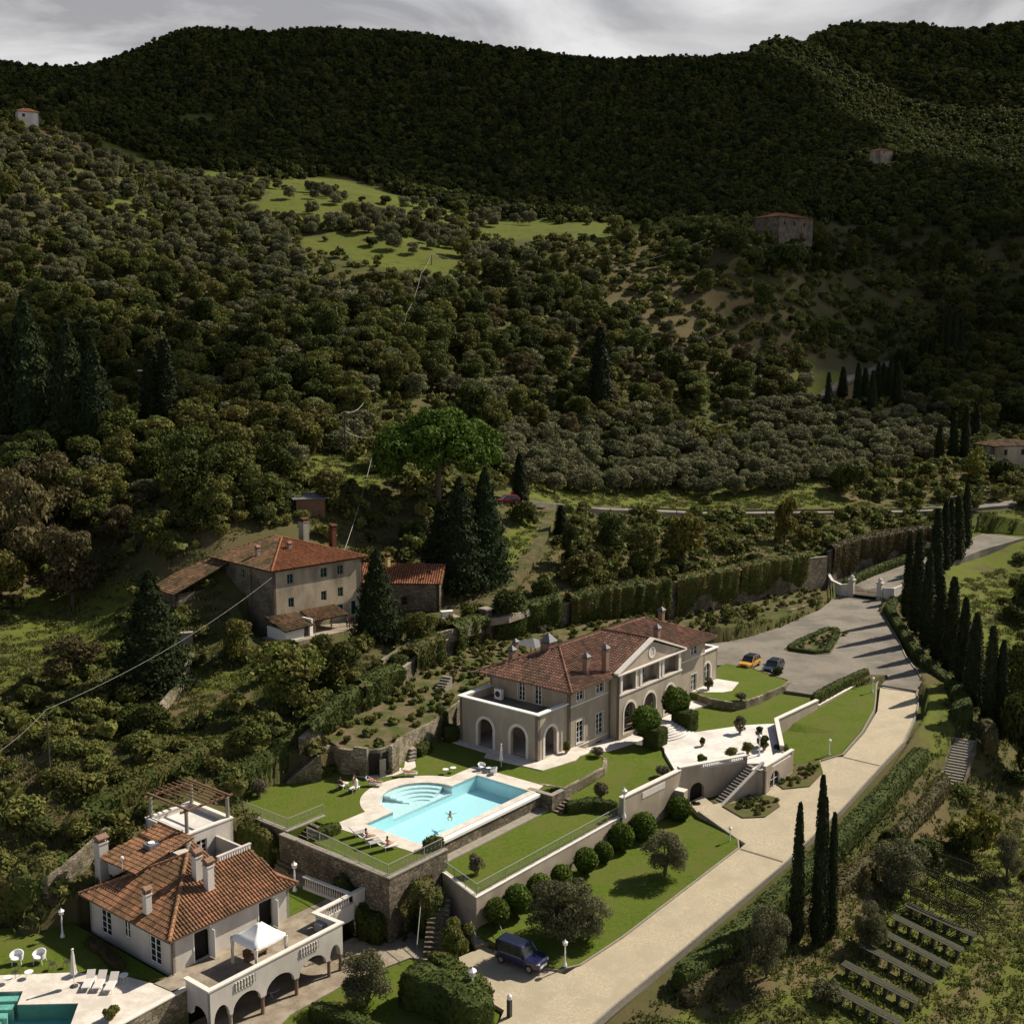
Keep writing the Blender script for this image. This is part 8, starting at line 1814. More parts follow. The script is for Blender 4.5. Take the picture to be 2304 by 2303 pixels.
# ------------------------------------------------------------------ cars
def paint(name, c, c2=None, rough=.25):
 m = mk(name, c, c2 or tuple(x * .92 for x in c), 2, rough, 0, 20, .5); m.node_tree.nodes['Principled BSDF'].inputs['Coat Weight'].default_value = .6; return m
m_tyre = mk('tyre_rubber', (.012, .012, .012), (.02, .02, .02), 5, .9); m_rim = mk('alloy_rim', (.28, .28, .29), (.36, .36, .36), 5, .35, metal=.6)
m_cglass = mk('car_glass', (.015, .02, .024), (.02, .026, .03), 1, .05, spec=.7); m_lamp = mk('headlight_glass', (.55, .57, .6), (.7, .7, .72), 5, .15, spec=.6); m_tail = mk('tail_light', (.25, .01, .01), (.3, .015, .012), 5, .2)
def loft(mb, rings):
 n = len(rings[0]); b = len(mb.v)
 for r in rings: mb.v += [tuple(p) for p in r]
 for i in range(len(rings) - 1):
  for k in range(n):
   x = b + i * n + k; y = b + i * n + (k + 1) % n; mb.f.append((x, y, y + n, x + n)); mb.t.append(.5); mb.m.append(0)
 mb.f.append(tuple(b + k for k in reversed(range(n)))); mb.f.append(tuple(b + (len(rings) - 1) * n + k for k in range(n))); mb.t += [.5, .5]; mb.m += [0, 0]
def car(label, a, b, z, ang, L, Wd, H, pm, roofm, boxy=0.0, hood=.27, group=None):
 t = thing('parked_car', label, 'car', a, b, z, ang, group); w = Wd / 2; belt = H * .58
 hx = L / 2 - hood * L; mb = MB()
 st = [(-L / 2, w * .86, belt * .55, belt * .82), (-L / 2 + .12, w * .95, .3, belt * .98), (-L / 2 + .5, w, .26, belt), (0, w, .24, belt), (hx, w, .24, belt * .99), (L / 2 - .55, w * .98, .26, belt * (.90 + .06 * boxy)), (L / 2 - .12, w * .9, .3, belt * (.82 + .12 * boxy)), (L / 2, w * .78, .38, belt * (.66 + .16 * boxy))]
 loft(mb, [[(x, -q * .92, zb), (x, -q, zb + .16), (x, -q, zt - .12), (x, -q * .93, zt), (x, 0, zt + .025), (x, q * .93, zt), (x, q, zt - .12), (x, q, zb + .16), (x, q * .92, zb)] for x, q, zb, zt in st])
 body = mb.build('body', pm, t, 'own', smooth=False)
 rx0, rx1 = -L / 2 + (.16 if boxy > .5 else .55), hx - (.35 if boxy > .5 else .75)
 gx0, gx1 = -L / 2 + .08, hx + .08
 mb = MB(); loft(mb, [[(gx0, -w * .88, belt - .03), (rx0, -w * .74, H - .06), (rx0, w * .74, H - .06), (gx0, w * .88, belt - .03)], [(gx0 + .35, -w * .92, belt - .03), (rx0 + .2, -w * .77, H - .03), (rx0 + .2, w * .77, H - .03), (gx0 + .35, w * .92, belt - .03)], [(gx1 - .35, -w * .92, belt - .03), (rx1 - .1, -w * .77, H - .03), (rx1 - .1, w * .77, H - .03), (gx1 - .35, w * .92, belt - .03)], [(gx1, -w * .84, belt - .02), (rx1, -w * .72, H - .06), (rx1, w * .72, H - .06), (gx1, w * .84, belt - .02)]])
 mb.build('windows', m_cglass, t, 'own')
 mb = MB(); mb.hexa([(rx0 - .04, -w * .78, H - .05), (rx1 + .05, -w * .75, H - .05), (rx1 + .05, w * .75, H - .05), (rx0 - .04, w * .78, H - .05), (rx0 + .1, -w * .7, H + .01), (rx1 - .1, -w * .68, H + .01), (rx1 - .1, w * .68, H + .01), (rx0 + .1, w * .7, H + .01)]); mb.build('roof', roofm, t, 'own')
 for s in (-1, 1):
  mb = MB()
  for (x0, x1) in ((gx0 + .02, rx0), (gx1 - .02, rx1), ((gx0 + gx1) / 2, (rx0 + rx1) / 2 - .02), (gx0 + .75, rx0 + .5)):
   mb.tube([(x0, s * w * .925, belt - .02), (x1, s * w * .775, H - .04)], .045, 4)
  mb.build('pillars', pm, t, 'own')
 for x in (-L / 2 + .78, L / 2 - .82):
  for s in (-1, 1):
   mb = MB(); r = .34; mb.tube([(x, s * (w - .2), r), (x, s * (w + .015), r)], r, 16); wh = mb.build('wheel', m_tyre, t, 'own'); mb = MB(); mb.tube([(x, s * (w - .05), r), (x, s * (w + .03), r)], .22, 12); mb.build('rim', m_rim, wh, 'own')
 for s in (-1, 1):
  mb = MB(); zt = belt * (.62 + .12 * boxy); mb.hexa([(L / 2 - .16, s * w * .88 - .02, zt), (L / 2 + .012, s * w * .56, zt), (L / 2 + .012, s * w * .74, zt), (L / 2 - .14, s * w * .9, zt), (L / 2 - .16, s * w * .88 - .02, zt + .14), (L / 2 + .005, s * w * .56, zt + .14), (L / 2 + .005, s * w * .74, zt + .14), (L / 2 - .14, s * w * .92, zt + .14)]); mb.build('headlight', m_lamp, t, 'own')
  mb = MB(); mb.box(-L / 2 - .02, s * w * .8 - .1, belt * .62, -L / 2 + .04, s * w * .8 + .1, belt * .8); mb.build('tail_light', m_tail, t, 'own')
  mb = MB(); mb.box(hx - .28, s * (w + .12) - .09, belt - .02, hx - .14, s * (w + .12) + .09, belt + .14); mb.build('mirror', pm, t, 'own')
 mb = MB(); mb.box(L / 2 - .03, -w * .5, .42, L / 2 + .02, w * .5, .42 + .2); mb.build('grille', m_lamp if boxy > .5 else m_tyre, t, 'own')
 return t
m_blue = paint('deep_blue_paint', (.012, .013, .060)); m_yel = paint('orange_yellow_paint', (.62, .30, .012)); m_blk = paint('black_paint', (.014, .015, .017)); m_redp = paint('dark_red_paint', (.22, .012, .03))
car('boxy deep blue off road car parked on the gravel below the brick steps', 69.5, 55.3, -5.15, R(-86), 4.35, 1.85, 1.85, m_blue, m_blue, 1.0, .30)
car('yellow orange compact car with black roof on the parking court', 144.1, 73.9, 0.02, R(184), 4.2, 1.85, 1.6, m_yel, m_blk, .4, .25)
car('black low car parked right beside the yellow one', 144.3, 70.4, 0.02, R(186), 4.5, 1.9, 1.5, m_blk, m_blk, .1, .27)
x, y, z = ground_at(957, 952); t = car('dark red car half hidden at the left end of the public road', *AB(x, y), z + .05, R(150), 4.3, 1.8, 1.55, m_redp, m_redp, .2)
# ------------------------------------------------------------------ people
m_skin = mk('skin', (.42, .24, .16), (.46, .27, .18), 6, .55, spec=.3); m_hair = mk('dark_hair', (.035, .02, .012), (.06, .035, .02), 12, .6)
m_pink = mk('pink_swimsuit', (.6, .12, .16), (.65, .16, .2), 6, .8); m_blkc = mk('black_swimsuit', (.015, .014, .016), (.025, .024, .026), 6, .8); m_wcl = mk('white_cotton', (.72, .70, .70), (.78, .77, .76), 6, .9); m_terc = mk('rust_swimsuit', (.42, .11, .05), (.46, .13, .06), 6, .8)
def person(label, a, b, z, ang, J, suit, dress=None, group=None):
 """one skinned body over a skeleton J (own coordinates: x forward, y left, z up)"""
 import bmesh
 t = thing('person', label, 'person', a, b, z, ang, group)
 bm = bmesh.new(); sk = bm.verts.layers.skin.verify(); V = {}
 def vtx(n, p, r):
  v = bm.verts.new(p); v[sk].radius = (r, r * .92); V[n] = v; return v
 pel = vtx('pel', J['pelvis'], .125); pel[sk].use_root = True
 ch, nk, hd = Vector(J['chest']), Vector(J['neck']), Vector(J['head'])
 wa = vtx('waist', Vector(J['pelvis']).lerp(ch, .5), .10); c_ = vtx('chest', ch, .125); n_ = vtx('neck', nk, .05); u = (hd - nk).normalized()
 h1 = vtx('jaw', nk + u * .08, .075); h2 = vtx('head', nk + u * .17, .098); h3 = vtx('top', nk + u * .25, .06)
 for p, q in ((pel, wa), (wa, c_), (c_, n_), (n_, h1), (h1, h2), (h2, h3)): bm.edges.new((p, q))
 for s in ('l', 'r'):
  sh, el, wr = (Vector(J[k + s]) for k in ('sh', 'el', 'wr')); a1 = vtx('sh' + s, sh, .058); a2 = vtx('el' + s, el, .042); a3 = vtx('wr' + s, wr, .028)
  d = (wr - el).normalized(); pm_ = vtx('pa' + s, wr + d * .07, .034); sd = d.cross(Vector((0, 0, 1))); sd = sd.normalized() if sd.length > .1 else Vector((0, 1, 0))
  for p, q in ((c_, a1), (a1, a2), (a2, a3), (a3, pm_)): bm.edges.new((p, q))
  for k in range(4):
   f1 = vtx('f%d%s' % (k, s), wr + d * .115 + sd * (.012 * (2 * k - 3)), .0095); f2 = vtx('g%d%s' % (k, s), wr + d * (.15 + .012 * (k in (1, 2))) + sd * (.014 * (2 * k - 3)) - Vector((0, 0, .015)), .008); bm.edges.new((pm_, f1)); bm.edges.new((f1, f2))
  th_ = vtx('t' + s, wr + d * .06 + sd * .06, .010); bm.edges.new((a3, th_))
  hp, kn, an, to = (Vector(J[k + s]) for k in ('hp', 'kn', 'an', 'to')); b1 = vtx('hp' + s, hp, .088); b2 = vtx('kn' + s, kn, .058); b3 = vtx('an' + s, an, .038); b4 = vtx('to' + s, to, .03)
  cf = vtx('ca' + s, kn.lerp(an, .35), .056)
  for p, q in ((pel, b1), (b1, b2), (b2, cf), (cf, b3), (b3, b4)): bm.edges.new((p, q))
 me = bpy.data.meshes.new('body'); bm.to_mesh(me); bm.free(); me.materials.append(m_skin)
 o = bpy.data.objects.new('body', me); COL.objects.link(o); o.parent = t
 o.modifiers.new('skin', 'SKIN').use_smooth_shade = True; o.modifiers.new('sub', 'SUBSURF').levels = 1; o.modifiers['sub'].render_levels = 1
 f = Vector(J.get('face', (1, 0, 0))).normalized(); hc = nk + u * .165
 mb = MB(); mb.ball(tuple(hc - f * .03 + u * .03), .108, 10, 8, (1, 1, 1)); mb.tube([tuple(hc - f * .09), tuple(hc - f * .11 - u * .14)], [.07, .035], 7); mb.build('hair', m_hair, t, 'own', smooth=True)
 mb = MB(); mb.tube([tuple(hc + f * .095), tuple(hc + f * .125 - u * .03)], [.012, .016], 5); mb.build('nose', m_skin, t, 'own')
 mb = MB(); pl = Vector(J['pelvis']); mb.tube([tuple(pl - (ch - pl) * .12), tuple(pl + (ch - pl) * .22)], [.135, .125], 10); mb.tube([tuple(pl + (ch - pl) * .82), tuple(pl + (ch - pl) * 1.12)], [.132, .138], 10)
 mb.build('swimsuit', suit, t, 'own')
 if dress:
  mb = MB(); mb.tube([tuple(nk - u * .04), tuple(ch), tuple(pl), tuple(pl.lerp(Vector(J['knl']).lerp(Vector(J['knr']), .5), .6))], [.09, .20, .2, .24], 12); mb.build('cover_up', dress, t, 'own')
 return t
def sit(lean=0.1, legs=.42, zs=.42, turn=0):
 return dict(pelvis=(0, 0, zs + .1), chest=(-lean * .6, 0, zs + .46), neck=(-lean * .7, 0, zs + .62), head=(-lean * .6, 0, zs + .86), face=(1, turn, 0),
    shl=(-lean * .6, .17, zs + .55), shr=(-lean * .6, -.17, zs + .55), ell=(.05, .27, zs + .33), elr=(.05, -.27, zs + .33), wrl=(.27, .16, zs + .27), wrr=(.27, -.16, zs + .27),
    hpl=(.02, .09, zs + .08), hpr=(.02, -.09, zs + .08), knl=(.44, .13, zs + .12), knr=(.44, -.13, zs + .12), anl=(.44 + (.42 - legs), .13, zs - .32 if legs > .2 else zs + .06), anr=(.46 + (.42 - legs), -.13, zs - .32 if legs > .2 else zs + .06), tol=(.6 + (.42 - legs), .14, zs - .37 if legs > .2 else zs + .1), tor=(.6 + (.42 - legs), -.14, zs - .37 if legs > .2 else zs + .1))
def lie(zs=.42, back=.3):
 return dict(pelvis=(0, 0, zs + .1), chest=(-.36, 0, zs + .12 + back * .6), neck=(-.52, 0, zs + .14 + back), head=(-.74, 0, zs + .2 + back * 1.2), face=(.3, 0, 1),
    shl=(-.45, .18, zs + .12 + back * .8), shr=(-.45, -.18, zs + .12 + back * .8), ell=(-.2, .28, zs + .12), elr=(-.2, -.28, zs + .12), wrl=(.05, .24, zs + .1), wrr=(.05, -.24, zs + .1),
    hpl=(.04, .09, zs + .08), hpr=(.04, -.09, zs + .08), knl=(.46, .11, zs + .2), knr=(.46, -.11, zs + .09), anl=(.84, .11, zs + .07), anr=(.88, -.11, zs + .06), tol=(.94, .12, zs + .16), tor=(.97, -.12, zs + .16))
STAND = dict(pelvis=(0, 0, .93), chest=(.02, 0, 1.27), neck=(.03, 0, 1.43), head=(.08, 0, 1.67), face=(1, 0, -.3), shl=(.02, .18, 1.37), shr=(.02, -.18, 1.37), ell=(.06, .24, 1.1), elr=(.1, -.24, 1.1), wrl=(.28, .2, 1.0), wrr=(.3, -.16, 1.02), hpl=(0, .09, .9), hpr=(0, -.09, .9), knl=(.03, .1, .5), knr=(.06, -.1, .5), anl=(0, .11, .09), anr=(-.02, -.11, .09), tol=(.15, .12, .04), tor=(.13, -.12, .04))
SWIM = dict(pelvis=(0, 0, -.04), chest=(.34, 0, .0), neck=(.5, 0, .03), head=(.72, 0, .14), face=(1, 0, 0), shl=(.42, .18, .0), shr=(.42, -.18, .0), ell=(.62, .36, -.03), elr=(.58, -.36, -.03), wrl=(.84, .42, -.06), wrr=(.72, -.52, -.06), hpl=(-.04, .09, -.05), hpr=(-.04, -.09, -.05), knl=(-.42, .2, -.08), knr=(-.42, -.2, -.08), anl=(-.8, .12, -.1), anr=(-.8, -.16, -.1), tol=(-.95, .12, -.13), tor=(-.95, -.18, -.13))
person('swimmer in dark trunks crossing the big pool', 79.2, 71.8, -.06, R(40), SWIM, m_blkc)
# ------------------------------------------------------------------ poolside furniture
m_white_pl = mk('white_plastic', (.70, .70, .69), (.76, .76, .75), 4, .45); m_cush = mk('cream_sling', (.55, .50, .46), (.62, .57, .53), 6, .9); m_greysl = mk('grey_sling', (.28, .27, .27), (.34, .33, .33), 6, .9)
def make_lounger(back=35, sling=None):
 t = bpy.data.objects.new('sun_lounger', None); COL.objects.link(t); sling = sling or m_cush
 mb = MB(); mb.box(-.35, -.33, .30, .95, -.28, .36); mb.box(-.35, .28, .30, .95, .33, .36); mb.box(.9, -.28, .30, .95, .28, .36); mb.build('frame', m_white_pl, t, 'own')
 mb = MB(); mb.box(-.34, -.28, .335, .9, .28, .375); mb.build('seat', sling, t, 'own')
 c, s = math.cos(R(back)), math.sin(R(back)); mb = MB(); mb.hexa([(-.35, -.31, .34), (-.35, .31, .34), (-.35 - .7 * c, .31, .34 + .7 * s), (-.35 - .7 * c, -.31, .34 + .7 * s), (-.37, -.31, .38), (-.37, .31, .38), (-.37 - .7 * c, .31, .38 + .7 * s), (-.37 - .7 * c, -.31, .38 + .7 * s)][:4] + [(-.35 + .03, -.31, .38), (-.35 + .03, .31, .38), (-.32 - .7 * c, .31, .38 + .7 * s), (-.32 - .7 * c, -.31, .38 + .7 * s)]); mb.build('backrest', sling, t, 'own')
 for x in (-.3, .85):
  for y in (-.3, .3): mb = MB(); mb.box(x - .02, y - .02, 0, x + .02, y + .02, .3); mb.build('leg', m_white_pl, t, 'own')
 return t
l0, l1 = make_lounger(35), make_lounger(50, m_greysl)
LG = [(l0, 70.0, 73.6, 0.02, R(-20), 'lounger with a woman in dark swimwear at the sunbathing corner'), (l1, 69.6, 72.6, 0.02, R(-20), 'grey lounger with shaded backrest between the two women'), (l0, 69.9, 71.0, 0.02, R(-20), 'lounger with a woman in pink at the sunbathing corner'), (l1, 70.3, 75.2, 0.03, R(-20), 'empty grey lounger nearest the clipped mound on the pool edge'),
  (l0, 77.3, 84.9, 0.02, R(20), 'lounger on the lawn under the woman in black'), (l0, 77.3, 83.4, 0.02, R(10), 'empty lounger beside the standing figure in white'), (l0, 84.0, 82.0, 0.06, R(-50), 'lounger by the niche bench with someone lying on it'), (l1, 79.8, 82.9, 0.05, R(-60), 'reclined lounger on the curved pool edge with a figure in pink'),
  (l0, 43.5, 76.2, -2.9, R(225), 'left white lounger of three on the lower pool deck'), (l0, 44.0, 75.5, -2.9, R(222), 'middle white lounger of three on the lower pool deck'), (l0, 44.4, 74.6, -2.9, R(220), 'right white lounger of three on the lower pool deck')]
seen = set()
for p, a, b, z, an, lb in LG:
 if id(p) in seen: dup(p, W(a, b, z), A0 + an, lb, 'sun loungers')
 else: seen.add(id(p)); tag(move(p, W(a, b, z), A0 + an), lb, 'sun lounger', 'sun loungers')
person('woman in dark bikini sitting upright on a lounger at the pool corner', 70.0, 73.7, 0.0, R(-20), sit(.05, .1, .38), m_blkc)
person('woman in pink swimsuit sitting upright on a lounger at the pool corner', 70.0, 71.0, 0.0, R(10), sit(.05, .1, .38), m_pink)
person('woman in black sitting on a lawn lounger left of the pool', 77.1, 84.9, 0.0, R(20), sit(.05, .1, .38), m_blkc, m_blkc)
person('woman in dark top sitting behind the standing figure in white', 78.5, 84.4, 0.0, R(-70), sit(.0, .42, .38), m_blkc)
person('figure in loose white cover up standing over a lawn lounger', 77.5, 83.0, 0.02, R(120), STAND, m_wcl, m_wcl)
person('figure in pink reclining on the curved pool edge', 79.9, 82.8, 0.03, R(-60), lie(.38, .3), m_pink)
person('sunbather in a rust coloured swimsuit lying by the niche bench', 84.0, 82.0, 0.04, R(-50), lie(.38, .1), m_terc)
def tub_chair():
 t = bpy.data.objects.new('tub_chair', None); COL.objects.link(t); mb = MB()
 n = 14; rin = []
 for k in range(n):
  an = R(-125 + 250 * k / (n - 1)) + math.pi; h = .78 - .22 * abs(math.sin((an - math.pi) * .5)) ** 1.5; rin.append((an, h))
 for k in range(n - 1):
  (a0, h0), (a1, h1) = rin[k], rin[k + 1]; c = lambda an, r, z: (r * math.cos(an), r * math.sin(an), z)
  mb.hexa([c(a0, .36, .3), c(a1, .36, .3), c(a1, .30, .3), c(a0, .30, .3), c(a0, .42, h0), c(a1, .42, h1), c(a1, .36, h1), c(a0, .36, h0)])
 mb.build('shell', m_white_pl, t, 'own'); mb = MB(); mb.lathe([(.32, .36), (.34, .42)], (0, 0, 0), 14); mb.build('seat', m_white_pl, t, 'own')
 for x in (-.24, .24):
  for y in (-.24, .24): mb = MB(); mb.tube([(x, y, .36), (x * 1.2, y * 1.2, 0)], .022, 5); mb.build('leg', m_white_pl, t, 'own')
 return t
tc = tub_chair()
for i, (a, b, z, an, s, lb) in enumerate(((90.1, 77.1, .03, 250, 1.0, 'left white tub chair at the far corner of the pool'), (90.0, 75.4, .03, 120, 1.0, 'right white tub chair at the far corner of the pool'), (41.7, 83.4, -2.95, 235, 1.25, 'left big white armchair on the cottage lawn'), (42.9, 82.2, -2.95, 215, 1.25, 'right big white armchair on the cottage lawn'))):
 if i: dup(tc, W(a, b, z), A0 + R(an), lb, 'white tub chairs', s)
 else: tag(move(tc, W(a, b, z), A0 + R(an)), lb, 'chair', 'white tub chairs')
def small_table(h, r, m, name='side_table'):
 t = bpy.data.objects.new(name, None); COL.objects.link(t); mb = MB(); mb.lathe([(r, h - .03), (r, h)], (0, 0, 0), 14); mb.build('top', m, t, 'own')
 for k in range(3): an = k * 2.09; mb = MB(); mb.tube([(r * .5 * math.cos(an), r * .5 * math.sin(an), h - .03), (r * .8 * math.cos(an), r * .8 * math.sin(an), 0)], .014, 5); mb.build('leg', m, t, 'own')
 return t
tb = small_table(.5, .33, m_white_pl)
for i, (a, b, z, lb) in enumerate(((90.2, 76.2, .03, 'white round table between the two tub chairs'), (86.95, 79.4, .03, 'left small white stool table on the lawn edge of the pool'), (87.8, 79.1, .03, 'right small white stool table on the lawn edge of the pool'), (39.8, 81.2, -2.9, 'left tiny white table at the lower pool deck edge'), (41.2, 80.7, -2.9, 'right tiny white table at the lower pool deck edge'), (45.5, 74.7, -2.9, 'pale round table in shade right of the three loungers'))):
 if i: dup(tb, W(a, b, z), i, lb, 'small round tables')
 else: tag(move(tb, W(a, b, z), 0), lb, 'side table', 'small round tables')
def wire_chair():
 t = bpy.data.objects.new('wire_chair', None); COL.objects.link(t)
 mb = MB(); mb.lathe([(.24, .42), (.24, .45)], (0, 0, 0), 12); mb.build('seat', m_iron, t, 'own')
 mb = MB(); P = [(.0 - .22 * math.cos(x) - .08, .3 * math.sin(x), .62 + .22 * math.cos(x * .9)) for x in np.linspace(-1.5, 1.5, 9)]; mb.tube(P, .016, 5); mb.tube([(-.3, 0, .84), (-.2, 0, .44)], .012, 4); mb.tube([(-.22, -.18, .75), (-.15, -.12, .44)], .012, 4); mb.tube([(-.22, .18, .75), (-.15, .12, .44)], .012, 4); mb.build('backrest', m_iron, t, 'own')
 for x in (-.16, .16):
  for y in (-.16, .16): mb = MB(); mb.tube([(x, y, .43), (x * 1.5, y * 1.5, 0)], .014, 4); mb.build('leg', m_iron, t, 'own')
 return t
wc = wire_chair()
for i, (a, b, an, lb) in enumerate(((40.6, 81.6, 200, 'black wire chair between the two tiny white tables'), (43.0, 80.5, 30, 'left black wire chair of the pair at the lawn edge'), (43.9, 79.9, 10, 'right black wire chair of the pair at the lawn edge'), (39.0, 82.4, 220, 'black wire chair cut by the left picture edge'))):
 if i: dup(wc, W(a, b, -2.9), A0 + R(an), lb, 'black wire chairs')
 else: tag(move(wc, W(a, b, -2.9), A0 + R(an)), lb, 'chair', 'black wire chairs')
def parasol(h):
 t = bpy.data.objects.new('closed_parasol', None); COL.objects.link(t)
 mb = MB(); mb.tube([(0, 0, .06), (0, 0, h)], .025, 6); mb.build('pole', m_white_pl, t, 'own'); mb = MB(); mb.lathe([(.26, 0), (.26, .06), (.05, .1)], (0, 0, 0), 14); mb.build('base', m_iron, t, 'own')
 mb = MB(); b_ = len(mb.v); n = 16; pr = [(.21, h * .34), (.17, h * .42), (.12, h * .6), (.10, h * .8), (.05, h * .96), (.09, h * .99), (.03, h * 1.01)]
 for r, z in pr:
  for k in range(n): rr = r * (1 + .22 * (k % 2)); mb.v.append((rr * math.cos(6.283 * k / n), rr * math.sin(6.283 * k / n), z))
 for i in range(len(pr) - 1):
  for k in range(n): mb.f.append((i * n + k, i * n + (k + 1) % n, (i + 1) * n + (k + 1) % n, (i + 1) * n + k))
 mb.f.append(tuple((len(pr) - 1) * n + k for k in range(n))); mb.t = [.5] * len(mb.f); mb.m = [0] * len(mb.f); mb.build('canopy', m_cush, t, 'own'); return t
p_ = parasol(2.7); tag(move(p_, W(91.9, 75.9, .02), 0), 'closed cream parasol by the tub chairs at the big pool', 'parasol', 'closed parasols')
dup(p_, W(42.7, 76.9, -2.9), 1, 'closed cream parasol beside the three loungers below', None, 1.12)
tag(leafy(lumpy([(46.2, 76.2, -2.9), (46.9, 79.5, -2.9), (46.9, 82.0, -2.9)], 1.0, .5, .5, .15, -.1), 'flower_border', m_russet, .14, 26, .1), 'low reddish flower border along the shaded cottage wall', 'flower border')
t = thing('garden_bench', 'dark slatted bench in the shade under the white gazebo', 'bench', 53.9, 69.6, -2.9)
mb = MB(); mb.box(52.9, 69.3, -2.5, 54.9, 69.9, -2.42); mb.build('seat', m_wood, t); mb = MB(); mb.box(52.9, 69.85, -2.42, 54.9, 69.9, -1.95); mb.build('backrest', m_wood, t)
for a in (53.0, 54.8): mb = MB(); mb.box(a - .03, 69.35, -2.9, a + .03, 69.85, -2.5); mb.build('leg', m_wood, t)
t = thing('garden_sofa', 'grey cushioned corner sofa in the angle of the cottage parapet', 'sofa', 58.6, 68.4, -2.9)
mb = MB(); mb.box(57.6, 67.3, -2.88, 59.9, 68.2, -2.5); mb.build('seat', m_greysl, t); mb = MB(); mb.box(59.6, 68.21, -2.88, 60.1, 69.2, -2.1); mb.build('backrest', m_greysl, t)
t = thing('round_table', 'round stone table under the cottage arcade', 'table', 54.2, 68.2, -5.78); mb = MB(); mb.lathe([(.75, .7), (.75, .76)], (54.2, 68.2, -5.78), 18); mb.build('top', m_conc, t); mb = MB(); mb.lathe([(.25, 0), (.1, .1), (.1, .7)], (54.2, 68.2, -5.78), 10); mb.build('foot', m_conc, t)
# ------------------------------------------------------------------ lamp posts
def lamp_post(h):
 t = bpy.data.objects.new('lamp_post', None); COL.objects.link(t)
 mb = MB(); mb.lathe([(.14, 0), (.12, .12), (.06, .3), (.045, h * .5), (.06, h * .52), (.035, h * .8), (.05, h * .82)], (0, 0, 0), 10); mb.build('post', m_white_pl, t, 'own')
 mb = MB(); mb.lathe([(.06, h * .82), (.15, h * .86), (.17, h * .97), (.04, h * 1.0)], (0, 0, 0), 6); mb.build('lantern', m_trim, t, 'own'); mb = MB(); mb.lathe([(.2, h * .97), (.03, h * 1.05), (.02, h * 1.09)], (0, 0, 0), 6); mb.build('lantern_cap', m_white_pl, t, 'own'); return t
lp = lamp_post(1.7)
for i, (a, b, z, s, lb) in enumerate(((71.15, 52.1, -4.95, 1.25, 'white garden lamp post at the near corner of the lower lawn'), (98.2, 51.9, -3.9, 1.0, 'white garden lamp post at the far tip of the lower lawn'), (121.7, 52.1, -1.55, 1.1, 'white garden lamp post on the sloped lawn near the kerb bend'), (144.3, 56.2, -.3, 1.15, 'white garden lamp post at the top of the sloped lawn'), (46.1, 84.4, -2.9, 1.35, 'lamp post with one lantern on the cottage lawn in shade'), (63.3, 75.9, -2.9, 1.5, 'white lamp post beside the cottage balustrade and garden steps'), (62.6, 54.6, -5.6, 1.9, 'lamp lantern rising out of the tall dark hedge'), (92.6, 60.7, -1.7, 1.7, 'slim lamp post where railing and parapet meet'), (113.9, 56.9, -.5, 1.4, 'slim white lamp on the forecourt balustrade pier'))):
 if i: dup(lp, W(a, b, z), i, lb, 'white garden lamp posts', s)
 else: tag(move(lp, W(a, b, z), 0, s), lb, 'lamp post', 'white garden lamp posts')
t = thing('gate_post', 'dark gate post with pale lamp at the hedge end by the drive', 'post', 63.6, 51.4, -5.7)
mb = MB(); mb.box(63.45, 51.6, -5.9, 63.75, 51.9, -4.2); mb.build('post', m_iron, t); mb = MB(); mb.lathe([(.16, 0), (.18, .3), (.05, .42)], (63.6, 51.75, -4.2), 8); mb.build('lamp', m_white_pl, t)
mb = MB(); mb.box(-.45, -.3, 0, .45, .3, .35)
t = thing('stone_slab', 'pale square stone cover on the lawn near the parapet foot', 'slab', 97.0, 57.2, -4.4); mb = MB(); mb.prism([(96.2, 57.0), (97.4, 56.4), (98.0, 57.6), (96.8, 58.2)], -4.5, -4.18); mb.build('cover', m_deck, t)
# ------------------------------------------------------------------ long low rows and trellis frames on the slope
for i, a in enumerate((102.4, 98.9, 95.2, 91.6, 87.9, 84.2)):
 z = gab(a, 32.5) ; zf = lambda b: gab(a, b)
 t = thing('plank_bench', ['topmost', 'second', 'third', 'fourth', 'fifth', 'lowest, half cut'][i] + ' of the long grey plank rows on the right slope', 'bench', a, 35.2, gab(a, 35.2), 0, 'long plank rows on the slope')
 b0, b1 = 35.6, 29.4; za, zb = zf(b0) + .95, zf(b1) + .95
 for k, (e0, e1) in enumerate(((-.52, -.2), (-.15, .17), (.22, .5))):
  mb = MB(); mb.obox((a, b0), (0, -1), -.1, b0 - b1 + .1 * (k % 2), e0, e1, za - .06 + .01 * k, za + .01 * k, zb - .06 + .01 * k, zb + .01 * k); mb.build('plank', m_gwood, t)
 for k in range(6):
  b = b0 - .4 - (b0 - b1 - .8) * k / 5; zz = za + (zb - za) * (b0 - b) / (b0 - b1); mb = MB(); mb.box(a - .42, b - .1, zf(b) - .4, a + .42, b + .1, zz - .07); mb.build('leg', m_gwood, t)
